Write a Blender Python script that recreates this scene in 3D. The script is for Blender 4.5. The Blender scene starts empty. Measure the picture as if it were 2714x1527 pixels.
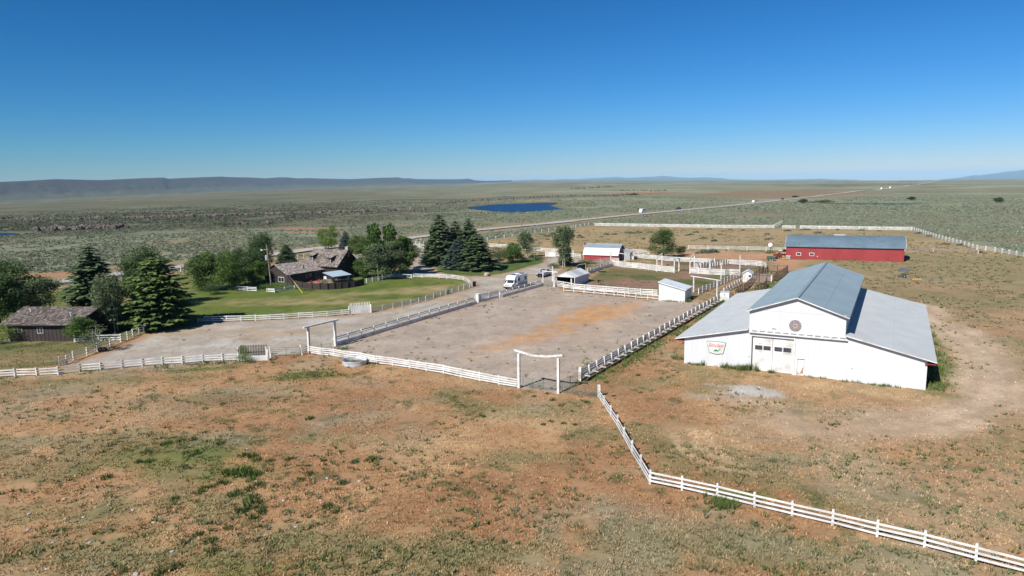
import bpy, math, random
import numpy as np
from mathutils import Vector, Matrix

random.seed(7)
rng = np.random.default_rng(11)
scene = bpy.context.scene
COL = scene.collection
R = math.radians

# ------------------------------------------------------------------ camera, sky, sun, exposure
FPX, IMG_W, IMG_H, CAM_H = 1850.0, 2714.0, 1527.0, 24.0
PITCH, ROLL = math.atan((763.5 - 476) / FPX), R(0.9)
AX_F = Vector((0, math.cos(PITCH), -math.sin(PITCH)))
AX_U = Vector((0, math.sin(PITCH), math.cos(PITCH)))
AX_X = Vector((1, 0, 0))
cr, sr = math.cos(ROLL), math.sin(ROLL)
CR = AX_X * cr - AX_U * sr          # picture right
CU = AX_X * sr + AX_U * cr          # picture up
cam_data = bpy.data.cameras.new('drone_camera')
cam = bpy.data.objects.new('drone_camera', cam_data)
COL.objects.link(cam)
cam.matrix_world = Matrix(((CR.x, CU.x, -AX_F.x, 0), (CR.y, CU.y, -AX_F.y, 0), (CR.z, CU.z, -AX_F.z, CAM_H), (0, 0, 0, 1)))
cam_data.sensor_width = 36
cam_data.lens = 36 * FPX / IMG_W
cam_data.clip_start = 0.5
cam_data.clip_end = 90000
scene.camera = cam

SUN_EL, SHADOW_AZ = 42.0, 41.0       # shadows fall towards +x +y
world = bpy.data.worlds.new('World')
scene.world = world
world.use_nodes = True
wn = world.node_tree
bg = wn.nodes['Background']
sky = wn.nodes.new('ShaderNodeTexSky')
sky.sky_type = 'NISHITA'
sky.sun_disc = False
sky.sun_elevation = R(SUN_EL)
sky.sun_rotation = R(180 + SHADOW_AZ)
sky.altitude = 1600
sky.air_density = 1.15
sky.dust_density = 0.0
sky.ozone_density = 4.0
SKY_S = 0.05
sep = wn.nodes.new('ShaderNodeSeparateColor')
cmb = wn.nodes.new('ShaderNodeCombineColor')
wn.links.new(sky.outputs[0], sep.inputs[0])
for ch, (ref, out, gexp) in enumerate(((.093, .016, 1.90), (.162, .119, 1.25), (.277, .345, 1.30))):   # deep, clear high-desert blue
    pw_ = wn.nodes.new('ShaderNodeMath'); pw_.operation = 'POWER'; pw_.inputs[1].default_value = gexp
    ml_ = wn.nodes.new('ShaderNodeMath'); ml_.operation = 'MULTIPLY'; ml_.inputs[1].default_value = out / SKY_S / (ref / SKY_S) ** gexp
    wn.links.new(sep.outputs[ch], pw_.inputs[0]); wn.links.new(pw_.outputs[0], ml_.inputs[0]); wn.links.new(ml_.outputs[0], cmb.inputs[ch])
wn.links.new(cmb.outputs[0], bg.inputs[0])
bg.inputs[1].default_value = SKY_S
sun_d = bpy.data.lights.new('sun', 'SUN')
sun_d.energy = 5.0
sun_d.angle = R(0.53)
sun_d.color = (1.0, 0.955, 0.89)
sun = bpy.data.objects.new('sun', sun_d)
COL.objects.link(sun)
sd = Vector((math.sin(R(SHADOW_AZ)) * math.cos(R(SUN_EL)), math.cos(R(SHADOW_AZ)) * math.cos(R(SUN_EL)), -math.sin(R(SUN_EL))))
sun.rotation_euler = sd.to_track_quat('-Z', 'Y').to_euler()
scene.view_settings.view_transform = 'Standard'
scene.view_settings.look = 'None'
scene.view_settings.gamma = 1
scene.view_settings.exposure = 0.45
scene.view_settings.use_curve_mapping = False

# ------------------------------------------------------------------ measuring: ground positions read off the photograph
FRAME = dict(A=(0, 440, 700/2574), B=(640, 540, 460/2564), C=(1060, 540, 460/2564), D=(1460, 560, 460/2564),
             E=(1880, 580, 600/2557), F=(1760, 680, 760/2561), G=(0, 780, 700/2574), H=(640, 760, 660/2576),
             I=(1240, 760, 660/2576), J=(1500, 980, 1214/2576), K=(0, 440, 1360/2576), L=(1354, 440, 1360/2576),
             M=(0, 1000, 1000/2576), S=(0, 0, 2714/2575), N=(1880, 690, 230/2576), O=(760, 690, 200/2576),
             Q=(1700, 650, 260/2576), P=(1390, 650, 250/2576), U=(610, 900, 240/2576), V=(1520, 950, 240/2576),
             W=(1300, 700, 200/2576), X=(2340, 650, 180/2371), Y=(2000, 620, 120/2174), T=(1240, 720, 180/2576))

def ray(f, x, y):
    a, b, s = FRAME[f]
    u = (a + s * x - IMG_W / 2) / FPX
    v = (IMG_H / 2 - b - s * y) / FPX
    return AX_F + CR * u + CU * v

def at(f, x, y, z=0.0):
    d = ray(f, x, y)
    t = (z - CAM_H) / d.z
    return Vector((d.x * t, d.y * t, z))

def hat(b, f, x, y):
    d = ray(f, x, y)
    return CAM_H + b.y * d.z / d.y

def hit(f, x, y, p, n):
    d = ray(f, x, y)
    o = Vector((0, 0, CAM_H))
    return o + d * ((p - o).dot(n) / d.dot(n))

def dirv(deg):
    return Vector((math.cos(R(deg)), math.sin(R(deg)), 0))

# ------------------------------------------------------------------ materials
MATS = {}
def mat(name, col=(0.5, 0.5, 0.5), rough=0.7, var=0.12, scale=1.5, bump=0.0, bscale=8.0, metal=0.0, spec=0.3, stretch=(1, 1, 1), tint=None):
    if name in MATS: return MATS[name]
    m = bpy.data.materials.new(name)
    m.use_nodes = True
    nt = m.node_tree
    b = nt.nodes['Principled BSDF']
    b.inputs['Roughness'].default_value = rough
    b.inputs['Metallic'].default_value = metal
    b.inputs['Specular IOR Level'].default_value = spec
    tc = nt.nodes.new('ShaderNodeNewGeometry')
    mp = nt.nodes.new('ShaderNodeMapping')
    mp.inputs['Scale'].default_value = stretch
    nt.links.new(tc.outputs['Position'], mp.inputs[0])
    n = nt.nodes.new('ShaderNodeTexNoise')
    n.inputs['Scale'].default_value = scale
    n.inputs['Detail'].default_value = 6
    n.inputs['Roughness'].default_value = 0.65
    nt.links.new(mp.outputs[0], n.inputs['Vector'])
    rp = nt.nodes.new('ShaderNodeValToRGB')
    lo = tuple(max(0, c * (1 - var * 1.6)) for c in col)
    hi = tuple(min(0.9, c * (1 + var)) for c in col)
    if tint: lo = tint
    rp.color_ramp.elements[0].position = 0.3
    rp.color_ramp.elements[1].position = 0.62
    rp.color_ramp.elements[0].color = (*lo, 1)
    rp.color_ramp.elements[1].color = (*hi, 1)
    nt.links.new(n.outputs['Fac'], rp.inputs[0])
    nt.links.new(rp.outputs[0], b.inputs['Base Color'])
    if bump:
        n2 = nt.nodes.new('ShaderNodeTexNoise')
        n2.inputs['Scale'].default_value = bscale
        n2.inputs['Detail'].default_value = 5
        nt.links.new(mp.outputs[0], n2.inputs['Vector'])
        bp = nt.nodes.new('ShaderNodeBump')
        bp.inputs['Strength'].default_value = 0.6
        bp.inputs['Distance'].default_value = bump
        nt.links.new(n2.outputs['Fac'], bp.inputs['Height'])
        nt.links.new(bp.outputs[0], b.inputs['Normal'])
    MATS[name] = m
    return m

def colmat(name, rough=0.9, transl=0.0, nscale=0.0, nvar=0.3, bump=0.0, coarse=0.0, spec=0.15):
    """base colour from the mesh's own 'albedo' colours, roughened by procedural noise"""
    m = bpy.data.materials.new(name)
    m.use_nodes = True
    nt = m.node_tree
    b = nt.nodes['Principled BSDF']
    b.inputs['Roughness'].default_value = rough
    b.inputs['Specular IOR Level'].default_value = spec
    a = nt.nodes.new('ShaderNodeAttribute')
    a.attribute_name = 'albedo'
    out = a.outputs['Color']
    if nscale:
        g = nt.nodes.new('ShaderNodeNewGeometry')
        for sc, amt in ((nscale, nvar), (coarse, nvar * 0.8)):
            if not sc: continue
            n = nt.nodes.new('ShaderNodeTexNoise')
            n.inputs['Scale'].default_value = sc
            n.inputs['Detail'].default_value = 7
            n.inputs['Roughness'].default_value = 0.7
            nt.links.new(g.outputs['Position'], n.inputs['Vector'])
            mr = nt.nodes.new('ShaderNodeMapRange')
            mr.inputs[1].default_value = 0.3; mr.inputs[2].default_value = 0.7
            mr.inputs[3].default_value = 1 - amt; mr.inputs[4].default_value = 1 + amt
            nt.links.new(n.outputs['Fac'], mr.inputs[0])
            mx = nt.nodes.new('ShaderNodeVectorMath'); mx.operation = 'SCALE'
            nt.links.new(out, mx.inputs[0]); nt.links.new(mr.outputs[0], mx.inputs['Scale'])
            out = mx.outputs[0]
        if bump:
            bp = nt.nodes.new('ShaderNodeBump')
            bp.inputs['Strength'].default_value = 0.7
            bp.inputs['Distance'].default_value = bump
            nt.links.new(n.outputs['Fac'], bp.inputs['Height'])
            nt.links.new(bp.outputs[0], b.inputs['Normal'])
    nt.links.new(out, b.inputs['Base Color'])
    if transl:
        t = nt.nodes.new('ShaderNodeBsdfTranslucent')
        nt.links.new(out, t.inputs['Color'])
        ms = nt.nodes.new('ShaderNodeMixShader')
        ms.inputs[0].default_value = transl
        nt.links.new(b.outputs[0], ms.inputs[1]); nt.links.new(t.outputs[0], ms.inputs[2])
        nt.links.new(ms.outputs[0], nt.nodes['Material Output'].inputs['Surface'])
    return m

M_WHITE = mat('white_paint', (0.66, 0.66, 0.64), 0.6, 0.08, 0.7, tint=(0.42, 0.405, 0.375))
M_WSIDE = mat('white_siding', (0.57, 0.585, 0.595), 0.55, 0.03, 0.9, stretch=(1, 1, 0.12), tint=(0.54, 0.552, 0.558))
M_WPOST = mat('white_post', (0.66, 0.66, 0.63), 0.65, 0.10, 2.0, tint=(0.42, 0.40, 0.36))
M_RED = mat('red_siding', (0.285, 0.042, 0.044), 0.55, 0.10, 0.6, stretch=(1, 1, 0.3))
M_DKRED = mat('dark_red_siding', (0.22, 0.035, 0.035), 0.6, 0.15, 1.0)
M_ROOFB = mat('blue_grey_roof', (0.205, 0.268, 0.302), 0.5, 0.07, 0.35, spec=0.5)
M_ROOFG = mat('pale_grey_roof', (0.40, 0.42, 0.43), 0.6, 0.05, 0.4, spec=0.25)
M_ROOFM = mat('steel_roof', (0.115, 0.165, 0.205), 0.5, 0.12, 0.3, spec=0.4)
M_TRIM = mat('grey_trim', (0.32, 0.33, 0.34), 0.6, 0.25, 2.5)
M_BROWN = mat('dark_brown_siding', (0.030, 0.022, 0.020), 0.75, 0.2, 2.0, stretch=(3, 3, 0.5))
M_BROWN2 = mat('brown_boards', (0.045, 0.034, 0.031), 0.8, 0.18, 1.5, stretch=(3, 3, 0.5))
M_WOOD = mat('weathered_wood', (0.22, 0.18, 0.15), 0.85, 0.3, 2.0)
M_RUST = mat('rusty_pipe', (0.10, 0.060, 0.048), 0.75, 0.35, 3.0)
M_DARK = mat('dark_wood', (0.035, 0.028, 0.026), 0.8, 0.2, 2.0)
M_GLASS = mat('window_glass', (0.02, 0.025, 0.03), 0.12, 0.1, 0.5, spec=0.6)
M_PIPE = mat('green_pipe', (0.10, 0.14, 0.12), 0.5, 0.2, 3.0)
M_GALV = mat('galvanised_steel', (0.50, 0.53, 0.54), 0.4, 0.15, 2.0, metal=0.3)
M_STONE = mat('stone', (0.34, 0.27, 0.23), 0.9, 0.2, 2.0, bump=0.05, bscale=4)
M_ROCK = mat('pale_rock', (0.38, 0.36, 0.335), 0.9, 0.2, 6.0)
M_BASALT = mat('basalt', (0.115, 0.095, 0.08), 0.9, 0.45, 0.35, tint=(0.045, 0.038, 0.034))
M_ASPH = mat('road_asphalt', (0.36, 0.345, 0.32), 0.9, 0.06, 0.3)
M_LINE = mat('road_line', (0.6, 0.55, 0.4), 0.8, 0.1, 1.0)
M_WATER = mat('lake_water', (0.004, 0.022, 0.072), 0.35, 0.3, 0.03, bump=0.15, bscale=0.6, spec=0.2, stretch=(1, 3, 1))
M_BARK = mat('bark', (0.12, 0.095, 0.075), 0.9, 0.3, 4.0)
M_PBARK = mat('pale_bark', (0.42, 0.40, 0.36), 0.85, 0.3, 4.0)
M_BLACK = mat('black_plastic', (0.012, 0.012, 0.013), 0.5, 0.1, 2.0)
M_RUBBER = mat('tyre_rubber', (0.018, 0.018, 0.018), 0.85, 0.1, 3.0)
M_SILV = mat('silver_paint', (0.36, 0.38, 0.40), 0.35, 0.04, 1.0, metal=0.2, spec=0.5)
M_TEAL = mat('teal_plastic', (0.25, 0.52, 0.50), 0.5, 0.1, 2.0)
M_GREENP = mat('green_paint', (0.05, 0.09, 0.065), 0.6, 0.25, 2.0)
M_YEL = mat('yellow_paint', (0.62, 0.36, 0.06), 0.6, 0.2, 3.0)
M_YELG = mat('yellow_sleeve', (0.70, 0.55, 0.10), 0.5, 0.1, 3.0)
M_REDP = mat('red_paint', (0.26, 0.035, 0.032), 0.55, 0.15, 3.0)
M_SIGNR = mat('sign_red', (0.50, 0.02, 0.05), 0.4, 0.03, 3.0)
M_SIGNG = mat('sign_green', (0.015, 0.20, 0.08), 0.4, 0.03, 3.0)
M_MAUVE = mat('medallion_pink', (0.46, 0.37, 0.36), 0.7, 0.1, 3.0)
M_MEDD = mat('medallion_dark', (0.05, 0.035, 0.038), 0.7, 0.2, 3.0)
M_BLUEF = mat('flag_blue', (0.03, 0.05, 0.18), 0.8, 0.05, 3.0)
M_TAN = mat('bare_wood', (0.36, 0.22, 0.12), 0.8, 0.2, 4.0)
M_CREAM = mat('cream_paint', (0.72, 0.66, 0.48), 0.6, 0.1, 3.0)
def shake_mat(name, a, b):
    m = colmat(name, 0.9, nscale=5.0, nvar=0.22)
    return m
M_SHAKE = shake_mat('cedar_shakes', 0, 0)

# ------------------------------------------------------------------ mesh building
class MB:
    def __init__(s): s.v = []; s.f = []; s.m = []; s.c = []
    def poly(s, pts, mi=0):
        i = len(s.v); s.v += [tuple(p) for p in pts]; s.f.append(tuple(range(i, i + len(pts)))); s.m.append(mi); return s
    def prism(s, pts, vec, mi=0):
        vec = Vector(vec); a = [Vector(p) for p in pts]; b = [p + vec for p in a]; n = len(a); i = len(s.v)
        s.v += [tuple(p) for p in a + b]
        s.f.append(tuple(range(i + n - 1, i - 1, -1))); s.f.append(tuple(range(i + n, i + 2 * n)))
        for k in range(n):
            j = (k + 1) % n; s.f.append((i + k, i + j, i + n + j, i + n + k))
        s.m += [mi] * (n + 2); return s
    def box(s, c, sz, rz=0.0, mi=0):
        c = Vector(c); x, y, z = sz[0] / 2, sz[1] / 2, sz[2] / 2; ca, sa = math.cos(rz), math.sin(rz)
        def w(px, py, pz): return c + Vector((px * ca - py * sa, px * sa + py * ca, pz))
        return s.prism([w(-x, -y, -z), w(x, -y, -z), w(x, y, -z), w(-x, y, -z)], (0, 0, 2 * z), mi)
    def beam(s, p, q, w, h, mi=0):
        p, q = Vector(p), Vector(q); d = (q - p).normalized()
        side = d.cross(Vector((0, 0, 1)))
        if side.length < 1e-4: side = Vector((1, 0, 0))
        side.normalize(); up = side.cross(d).normalized()
        a, b = side * w / 2, up * h / 2
        return s.prism([p - a - b, p + a - b, p + a + b, p - a + b], q - p, mi)
    def tube(s, p, q, r0, r1=None, n=8, mi=0, cap=True):
        p, q = Vector(p), Vector(q); r1 = r0 if r1 is None else r1; d = (q - p).normalized()
        a = d.cross(Vector((0.31, 0.17, 0.93))).normalized()
        if a.length < 1e-3: a = Vector((1, 0, 0))
        b = d.cross(a); i = len(s.v)
        for c, r in ((p, r0), (q, r1)):
            for k in range(n):
                t = 2 * math.pi * k / n; s.v.append(tuple(c + a * math.cos(t) * r + b * math.sin(t) * r))
        for k in range(n):
            j = (k + 1) % n; s.f.append((i + k, i + j, i + n + j, i + n + k)); s.m.append(mi)
        if cap:
            s.f.append(tuple(range(i + n - 1, i - 1, -1))); s.f.append(tuple(range(i + n, i + 2 * n))); s.m += [mi, mi]
        return s
    def path(s, pts, r0, r1, n=6, mi=0):
        k = len(pts) - 1
        for i in range(k):
            s.tube(pts[i], pts[i + 1], r0 + (r1 - r0) * i / k, r0 + (r1 - r0) * (i + 1) / k, n, mi)
        return s
    def lathe(s, prof, n=20, c=(0, 0, 0), mi=0):
        i = len(s.v); c = Vector(c)
        for r, z in prof:
            for k in range(n):
                t = 2 * math.pi * k / n; s.v.append(tuple(c + Vector((r * math.cos(t), r * math.sin(t), z))))
        for a in range(len(prof) - 1):
            for k in range(n):
                j = (k + 1) % n; s.f.append((i + a * n + k, i + a * n + j, i + (a + 1) * n + j, i + (a + 1) * n + k)); s.m.append(mi)
        return s
    def lump(s, c, r, seed=0, sq=0.7, mi=0, n=7, rings=4):
        rnd = random.Random(seed); c = Vector(c); i = len(s.v)
        for a in range(rings + 1):
            ph = math.pi * a / rings
            for k in range(n):
                t = 2 * math.pi * (k + 0.5 * (a % 2)) / n; q = r * (0.78 + 0.44 * rnd.random())
                s.v.append(tuple(c + Vector((q * math.sin(ph) * math.cos(t), q * math.sin(ph) * math.sin(t), q * sq * math.cos(ph)))))
        for a in range(rings):
            for k in range(n):
                j = (k + 1) % n; s.f.append((i + a * n + k, i + a * n + j, i + (a + 1) * n + j, i + (a + 1) * n + k)); s.m.append(mi)
        return s
    def mesh(s, name, mats, off=(0, 0, 0), smooth=False):
        me = bpy.data.meshes.new(name)
        o = Vector(off)
        me.from_pydata([(x - o.x, y - o.y, z - o.z) for x, y, z in s.v], [], s.f)
        for m in (mats if isinstance(mats, (list, tuple)) else [mats]): me.materials.append(m)
        if isinstance(mats, (list, tuple)):
            me.polygons.foreach_set('material_index', s.m)
        if smooth: me.polygons.foreach_set('use_smooth', [True] * len(me.polygons))
        me.update(); return me
    def build(s, name, mats, parent=None, kind=None, smooth=False, label=None):
        off = Vector((0, 0, 0)); p = parent
        while p is not None: off += p.location; p = p.parent
        ob = bpy.data.objects.new(name, s.mesh(name, mats, off, smooth)); COL.objects.link(ob)
        if parent: ob.parent = parent
        if kind: ob['kind'] = kind
        if label: ob['label'] = label
        return ob

def thing(name, label, cat, loc=(0, 0, 0), group=None, rz=0.0):
    o = bpy.data.objects.new(name, None); COL.objects.link(o)
    o.empty_display_size = 0.5
    o.location = loc; o.rotation_euler = (0, 0, rz)
    o['label'] = label; o['category'] = cat
    if group: o['group'] = group
    return o
def tag(o, label, cat, group=None):
    o['label'] = label; o['category'] = cat
    if group: o['group'] = group
    return o
def dup(root, loc, rz=0.0, scale=1.0, label=None, group=None):
    def cp(o, par):
        c = o.copy(); COL.objects.link(c); c.parent = par
        for ch in o.children: cp(ch, c)
        return c
    r = cp(root, None); r.location = loc; r.rotation_euler = (0, 0, rz)
    r.scale = (scale,) * 3 if not isinstance(scale, (tuple, list)) else scale
    if label: r['label'] = label
    if group: r['group'] = group
    return r

_unit = {}
def unit(shape, m):
    k = (shape, m.name)
    if k not in _unit:
        b = MB()
        if shape == 'box': b.box((0, 0, 0), (1, 1, 1))
        else: b.tube((0, 0, -0.5), (0, 0, 0.5), 1, 1, 8)
        _unit[k] = b.mesh(shape + '_' + m.name, m)
    return _unit[k]
def piece(name, parent, mid, size, m, rot=(0, 0, 0), label=None):
    """one box piece sharing the unit mesh; mid is a world point, parents are unrotated"""
    o = bpy.data.objects.new(name, unit('box', m)); COL.objects.link(o)
    off = Vector((0, 0, 0)); p = parent
    while p is not None: off += p.location; p = p.parent
    o.parent = parent; o.location = Vector(mid) - off; o.scale = size; o.rotation_euler = rot
    if label: o['label'] = label
    return o
def board(name, parent, p, q, w, h, m, label=None):
    """a straight board from p to q, w thick across, h high"""
    p, q = Vector(p), Vector(q); d = q - p
    return piece(name, parent, (p + q) / 2, (d.length, w, h), m, (0, -math.atan2(d.z, math.hypot(d.x, d.y)), math.atan2(d.y, d.x)), label)
def rod(name, parent, p, q, r, m):
    p, q = Vector(p), Vector(q); d = q - p
    o = bpy.data.objects.new(name, unit('rod', m)); COL.objects.link(o)
    off = Vector((0, 0, 0)); a = parent
    while a is not None: off += a.location; a = a.parent
    o.parent = parent; o.location = (p + q) / 2 - off; o.scale = (r, r, d.length)
    o.rotation_euler = d.to_track_quat('Z', 'Y').to_euler()
    return o
# ------------------------------------------------------------------ noise
def _hash(ix, iy, seed):
    h = (ix.astype(np.int64) * 374761393 + iy.astype(np.int64) * 668265263 + seed * 1442695041) & 0xffffffff
    h = ((h ^ (h >> 13)) * 1274126177) & 0xffffffff
    return ((h ^ (h >> 16)) & 0xffff) / 65535.0
def vnoise(x, y, seed=0):
    ix, iy = np.floor(x), np.floor(y); fx, fy = x - ix, y - iy
    fx = fx * fx * (3 - 2 * fx); fy = fy * fy * (3 - 2 * fy)
    a = _hash(ix, iy, seed); b = _hash(ix + 1, iy, seed); c = _hash(ix, iy + 1, seed); d = _hash(ix + 1, iy + 1, seed)
    return a + (b - a) * fx + (c - a) * fy + (a - b - c + d) * fx * fy
def fbm(x, y, seed=0, octv=4):
    s = 0.0; a = 0.5; t = 0.0
    for k in range(octv):
        s = s + a * vnoise(x * 2 ** k + 17.3 * k, y * 2 ** k - 9.1 * k, seed + k); t += a; a *= 0.5
    return s / t
def sstep(a, b, x):
    t = np.clip((x - a) / (b - a), 0, 1); return t * t * (3 - 2 * t)
def inside(poly, x, y):
    """signed distance, positive inside"""
    n = len(poly); r = np.zeros(x.shape, bool); d2 = np.full(x.shape, 1e18)
    for i in range(n):
        (x0, y0), (x1, y1) = poly[i], poly[(i + 1) % n]
        ex, ey = x1 - x0, y1 - y0; L = ex * ex + ey * ey + 1e-12
        t = np.clip(((x - x0) * ex + (y - y0) * ey) / L, 0, 1)
        d2 = np.minimum(d2, (x - x0 - t * ex) ** 2 + (y - y0 - t * ey) ** 2)
        c = (y0 > y) != (y1 > y)
        if abs(ey) > 1e-9: r ^= c & (x < (x1 - x0) * (y - y0) / ey + x0)
    return np.where(r, 1, -1) * np.sqrt(d2)
def polyline_dist(pts, x, y):
    d2 = np.full(x.shape, 1e18)
    for (x0, y0), (x1, y1) in zip(pts[:-1], pts[1:]):
        ex, ey = x1 - x0, y1 - y0; L = ex * ex + ey * ey + 1e-12
        t = np.clip(((x - x0) * ex + (y - y0) * ey) / L, 0, 1)
        d2 = np.minimum(d2, (x - x0 - t * ex) ** 2 + (y - y0 - t * ey) ** 2)
    return np.sqrt(d2)
def gpoly(*pts): return [tuple(at(*p).xy) for p in pts]

# ------------------------------------------------------------------ where things lie on the ground
ARENA = gpoly(('H', 990, 622), ('H', 960, 668), ('H', 1240, 712), ('H', 1740, 812), ('H', 2275, 905), ('I', 322, 990), ('I', 530, 1040), ('I', 935, 1098), ('I', 1150, 960),
              ('I', 1700, 640), ('I', 2150, 390), ('I', 2560, 185), ('D', 2080, 1335), ('D', 1980, 1345), ('D', 1592, 1320), ('D', 190, 1195), ('D', 50, 1115),
              ('C', 2120, 1215), ('C', 1500, 1395), ('H', 2440, 190))
DRIVE = gpoly(('G', 640, 694), ('G', 1100, 548), ('G', 1500, 370), ('G', 1640, 320), ('G', 1800, 286), ('H', 0, 358), ('H', 1110, 300), ('H', 1340, 276), ('H', 1900, 150), ('C', 1075, 1245),
              ('C', 1125, 1195), ('C', 1010, 1110), ('C', 860, 1078), ('C', 250, 1060), ('C', 40, 1075), ('C', 100, 960), ('C', 180, 880), ('C', 260, 760), ('C', 230, 672), ('C', 120, 640), ('C', 130, 520), ('C', 380, 490),
              ('C', 370, 670), ('C', 400, 800), ('C', 470, 900), ('C', 545, 990), ('C', 680, 1040), ('C', 1000, 1075), ('C', 1300, 1072), ('C', 1640, 1010), ('C', 2150, 865),
              ('C', 2110, 790), ('C', 2330, 785), ('C', 2564, 790), ('D', 60, 640), ('D', 470, 700), ('D', 470, 760), ('D', 250, 780), ('D', 0, 800), ('C', 2400, 960), ('C', 2290, 1215),
              ('C', 2120, 1215), ('C', 1500, 1395), ('H', 2440, 185), ('H', 990, 615), ('H', 960, 660), ('H', 715, 655), ('H', 615, 690), ('H', 330, 725), ('G', 2330, 660), ('G', 1187, 725))
LAWN = gpoly(('H', 0, 345), ('H', 1110, 290), ('H', 1340, 268), ('H', 1900, 140), ('C', 1070, 1238), ('C', 1000, 1125), ('C', 860, 1090), ('C', 250, 1082), ('C', 40, 1060), ('B', 2450, 1020),
             ('B', 1750, 860), ('B', 1000, 845), ('B', 820, 870), ('A', 2000, 1100), ('A', 1780, 1060), ('A', 1280, 1130), ('A', 480, 1230), ('A', 0, 1330), ('A', -500, 1420), ('G', -300, 490), ('G', 0, 475),
             ('G', 700, 470), ('G', 1180, 440), ('G', 1600, 305), ('G', 1790, 282))
ISLAND = gpoly(('C', 520, 940), ('C', 575, 1000), ('C', 700, 1038), ('C', 1000, 1064), ('C', 1290, 1060), ('C', 1640, 1000), ('C', 2140, 860), ('C', 1950, 790), ('C', 1700, 830), ('C', 1400, 890), ('C', 1000, 880), ('C', 600, 850))
YARD = gpoly(('G', -300, 490), ('G', 0, 475), ('G', 700, 470), ('G', 1180, 445), ('G', 940, 530), ('G', 600, 690), ('G', 300, 715), ('G', -300, 755))
PADDOCK = gpoly(('P', 845, 1120), ('P', 1330, 1060), ('P', 1720, 980), ('P', 2400, 560), ('D', 1095, 830), ('D', 1560, 890), ('D', 1900, 890), ('D', 1640, 760), ('D', 1240, 700), ('D', 1240, 660), ('D', 1700, 700), ('D', 2420, 770),
                ('E', 0, 545), ('E', 210, 470), ('E', 540, 500), ('E', 640, 560), ('F', 640, 150), ('F', 600, 200), ('F', 300, 360), ('F', 200, 400), ('D', 2080, 1330), ('D', 1592, 1240), ('D', 190, 1150))
RANCH = gpoly(('A', -1200, 1360), ('A', 0, 1225), ('A', 480, 1190), ('A', 1090, 1110), ('A', 1280, 1090), ('A', 1920, 1015), ('B', 400, 840), ('B', 820, 820), ('B', 1100, 760), ('C', -100, 650), ('C', 160, 600), ('C', 380, 595),
              ('C', 900, 570), ('C', 1290, 545), ('C', 2564, 355), ('D', 300, 255), ('D', 560, 212), ('D', 650, 210), ('D', 2564, 238), ('E', 730, 105), ('E', 2290, 125), ('E', 2557, 210), ('L', 2576, 450)) + [(230, 190), (260, 60), (150, -60), (-200, -60), (-260, 60)]
DIRTYARD = gpoly(('D', 1990, 600), ('D', 2564, 600), ('E', 400, 390), ('E', 860, 380), ('E', 900, 470), ('E', 1100, 480), ('E', 1000, 560), ('E', 880, 600), ('E', 680, 560), ('E', 640, 490), ('E', 200, 455), ('D', 2420, 720), ('D', 2000, 660))
TRACK = [tuple(at('S', x, y).xy) for x, y in ((2300, 770), (2350, 815), (2420, 850), (2475, 895), (2500, 945), (2490, 995), (2430, 1032), (2340, 1055), (2240, 1070), (2120, 1080), (2000, 1070))]
ARCS = [[tuple(at('J', x, y).xy) for x, y in q] for q in (((610, 365), (645, 445), (735, 515), (880, 560), (1060, 590)), ((712, 335), (738, 425), (825, 490), (980, 545)), ((800, 350), (815, 420), (900, 500)))]
LAKE = gpoly(('S', 1172, 519), ('S', 1235, 512.5), ('S', 1300, 510), ('S', 1370, 507), ('S', 1404, 508), ('S', 1380, 514), ('S', 1392, 517), ('S', 1422, 524), ('S', 1345, 530), ('S', 1300, 533), ('S', 1270, 531.5), ('S', 1240, 528), ('S', 1215, 525))
POND = gpoly(('A', -400, 640), ('A', 0, 643), ('A', 120, 645), ('A', 215, 652), ('A', 100, 664), ('A', 0, 668), ('A', -400, 690))
WETLAND = gpoly(('L', 1610, 181.5), ('L', 1740, 181), ('L', 1960, 181), ('L', 2120, 183.5), ('L', 2000, 186), ('L', 1820, 186), ('L', 1660, 184.5))
HWY_PTS = [('A', -1600, 1420), ('A', -500, 1280), ('A', 440, 1150), ('A', 1080, 1062), ('A', 1900, 965), ('B', 800, 706), ('B', 1070, 667), ('B', 2470, 513), ('C', 130, 506), ('C', 390, 479), ('C', 1120, 391),
           ('C', 2564, 258), ('D', 0, 172), ('D', 900, 82), ('D', 1840, -6), ('L', 1050, 205), ('L', 1230, 185.5), ('L', 1420, 165), ('L', 1560, 148), ('L', 1700, 131), ('L', 1890, 113), ('L', 2050, 92), ('L', 2150, 74), ('L', 2200, 68)]

# ------------------------------------------------------------------ height of the land
# how far below the true horizon the plain ends, per azimuth (degrees right of +y), and how far away that is
EDGE_AZ = np.array([-180, -60, -36, -26.5, -15.2, -4.2, 0, 8, 13, 20, 28, 36, 60, 180.0])
EDGE_OFF = np.array([30, 30, 29, 20.4, 12.3, 10, 5.0, 7.5, 10, 13, 15.5, 17.5, 20, 30.0]) 
EDGE_R = np.array([4500, 4500, 5000, 6000, 8000, 9000, 9000, 7500, 6500, 6000, 5500, 5000, 4500, 4500.0])
def land(x, y):
    x = np.asarray(x, float); y = np.asarray(y, float)
    r = np.hypot(x, y) + 1e-6; az = np.degrees(np.arctan2(x, y))
    off = np.interp(az, EDGE_AZ, EDGE_OFF) / 1850; re = np.interp(az, EDGE_AZ, EDGE_R)
    ze = CAM_H - off * re
    z = np.where(r < 450, 0, ze * (r - 450) / (re - 450))
    z = np.where(r > re, CAM_H - off * r * 1.03, z)
    roll = (fbm(x / 260, y / 260, 5, 4) - 0.5) * 2
    z = z + roll * np.clip((r - 330) / 600, 0, 1) * np.clip(r / 500, 0, 3.0)
    return z
def at_land(f, x, y, dz=0.0):
    z = 0.0
    for k in range(40):
        p = at(f, x, y, z + dz); z = 0.5 * z + 0.5 * float(land(p.x, p.y))
    p.z = z; return p
HWY = [at_land(*p) for p in HWY_PTS]
HWY2 = [(p.x, p.y) for p in HWY]

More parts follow.
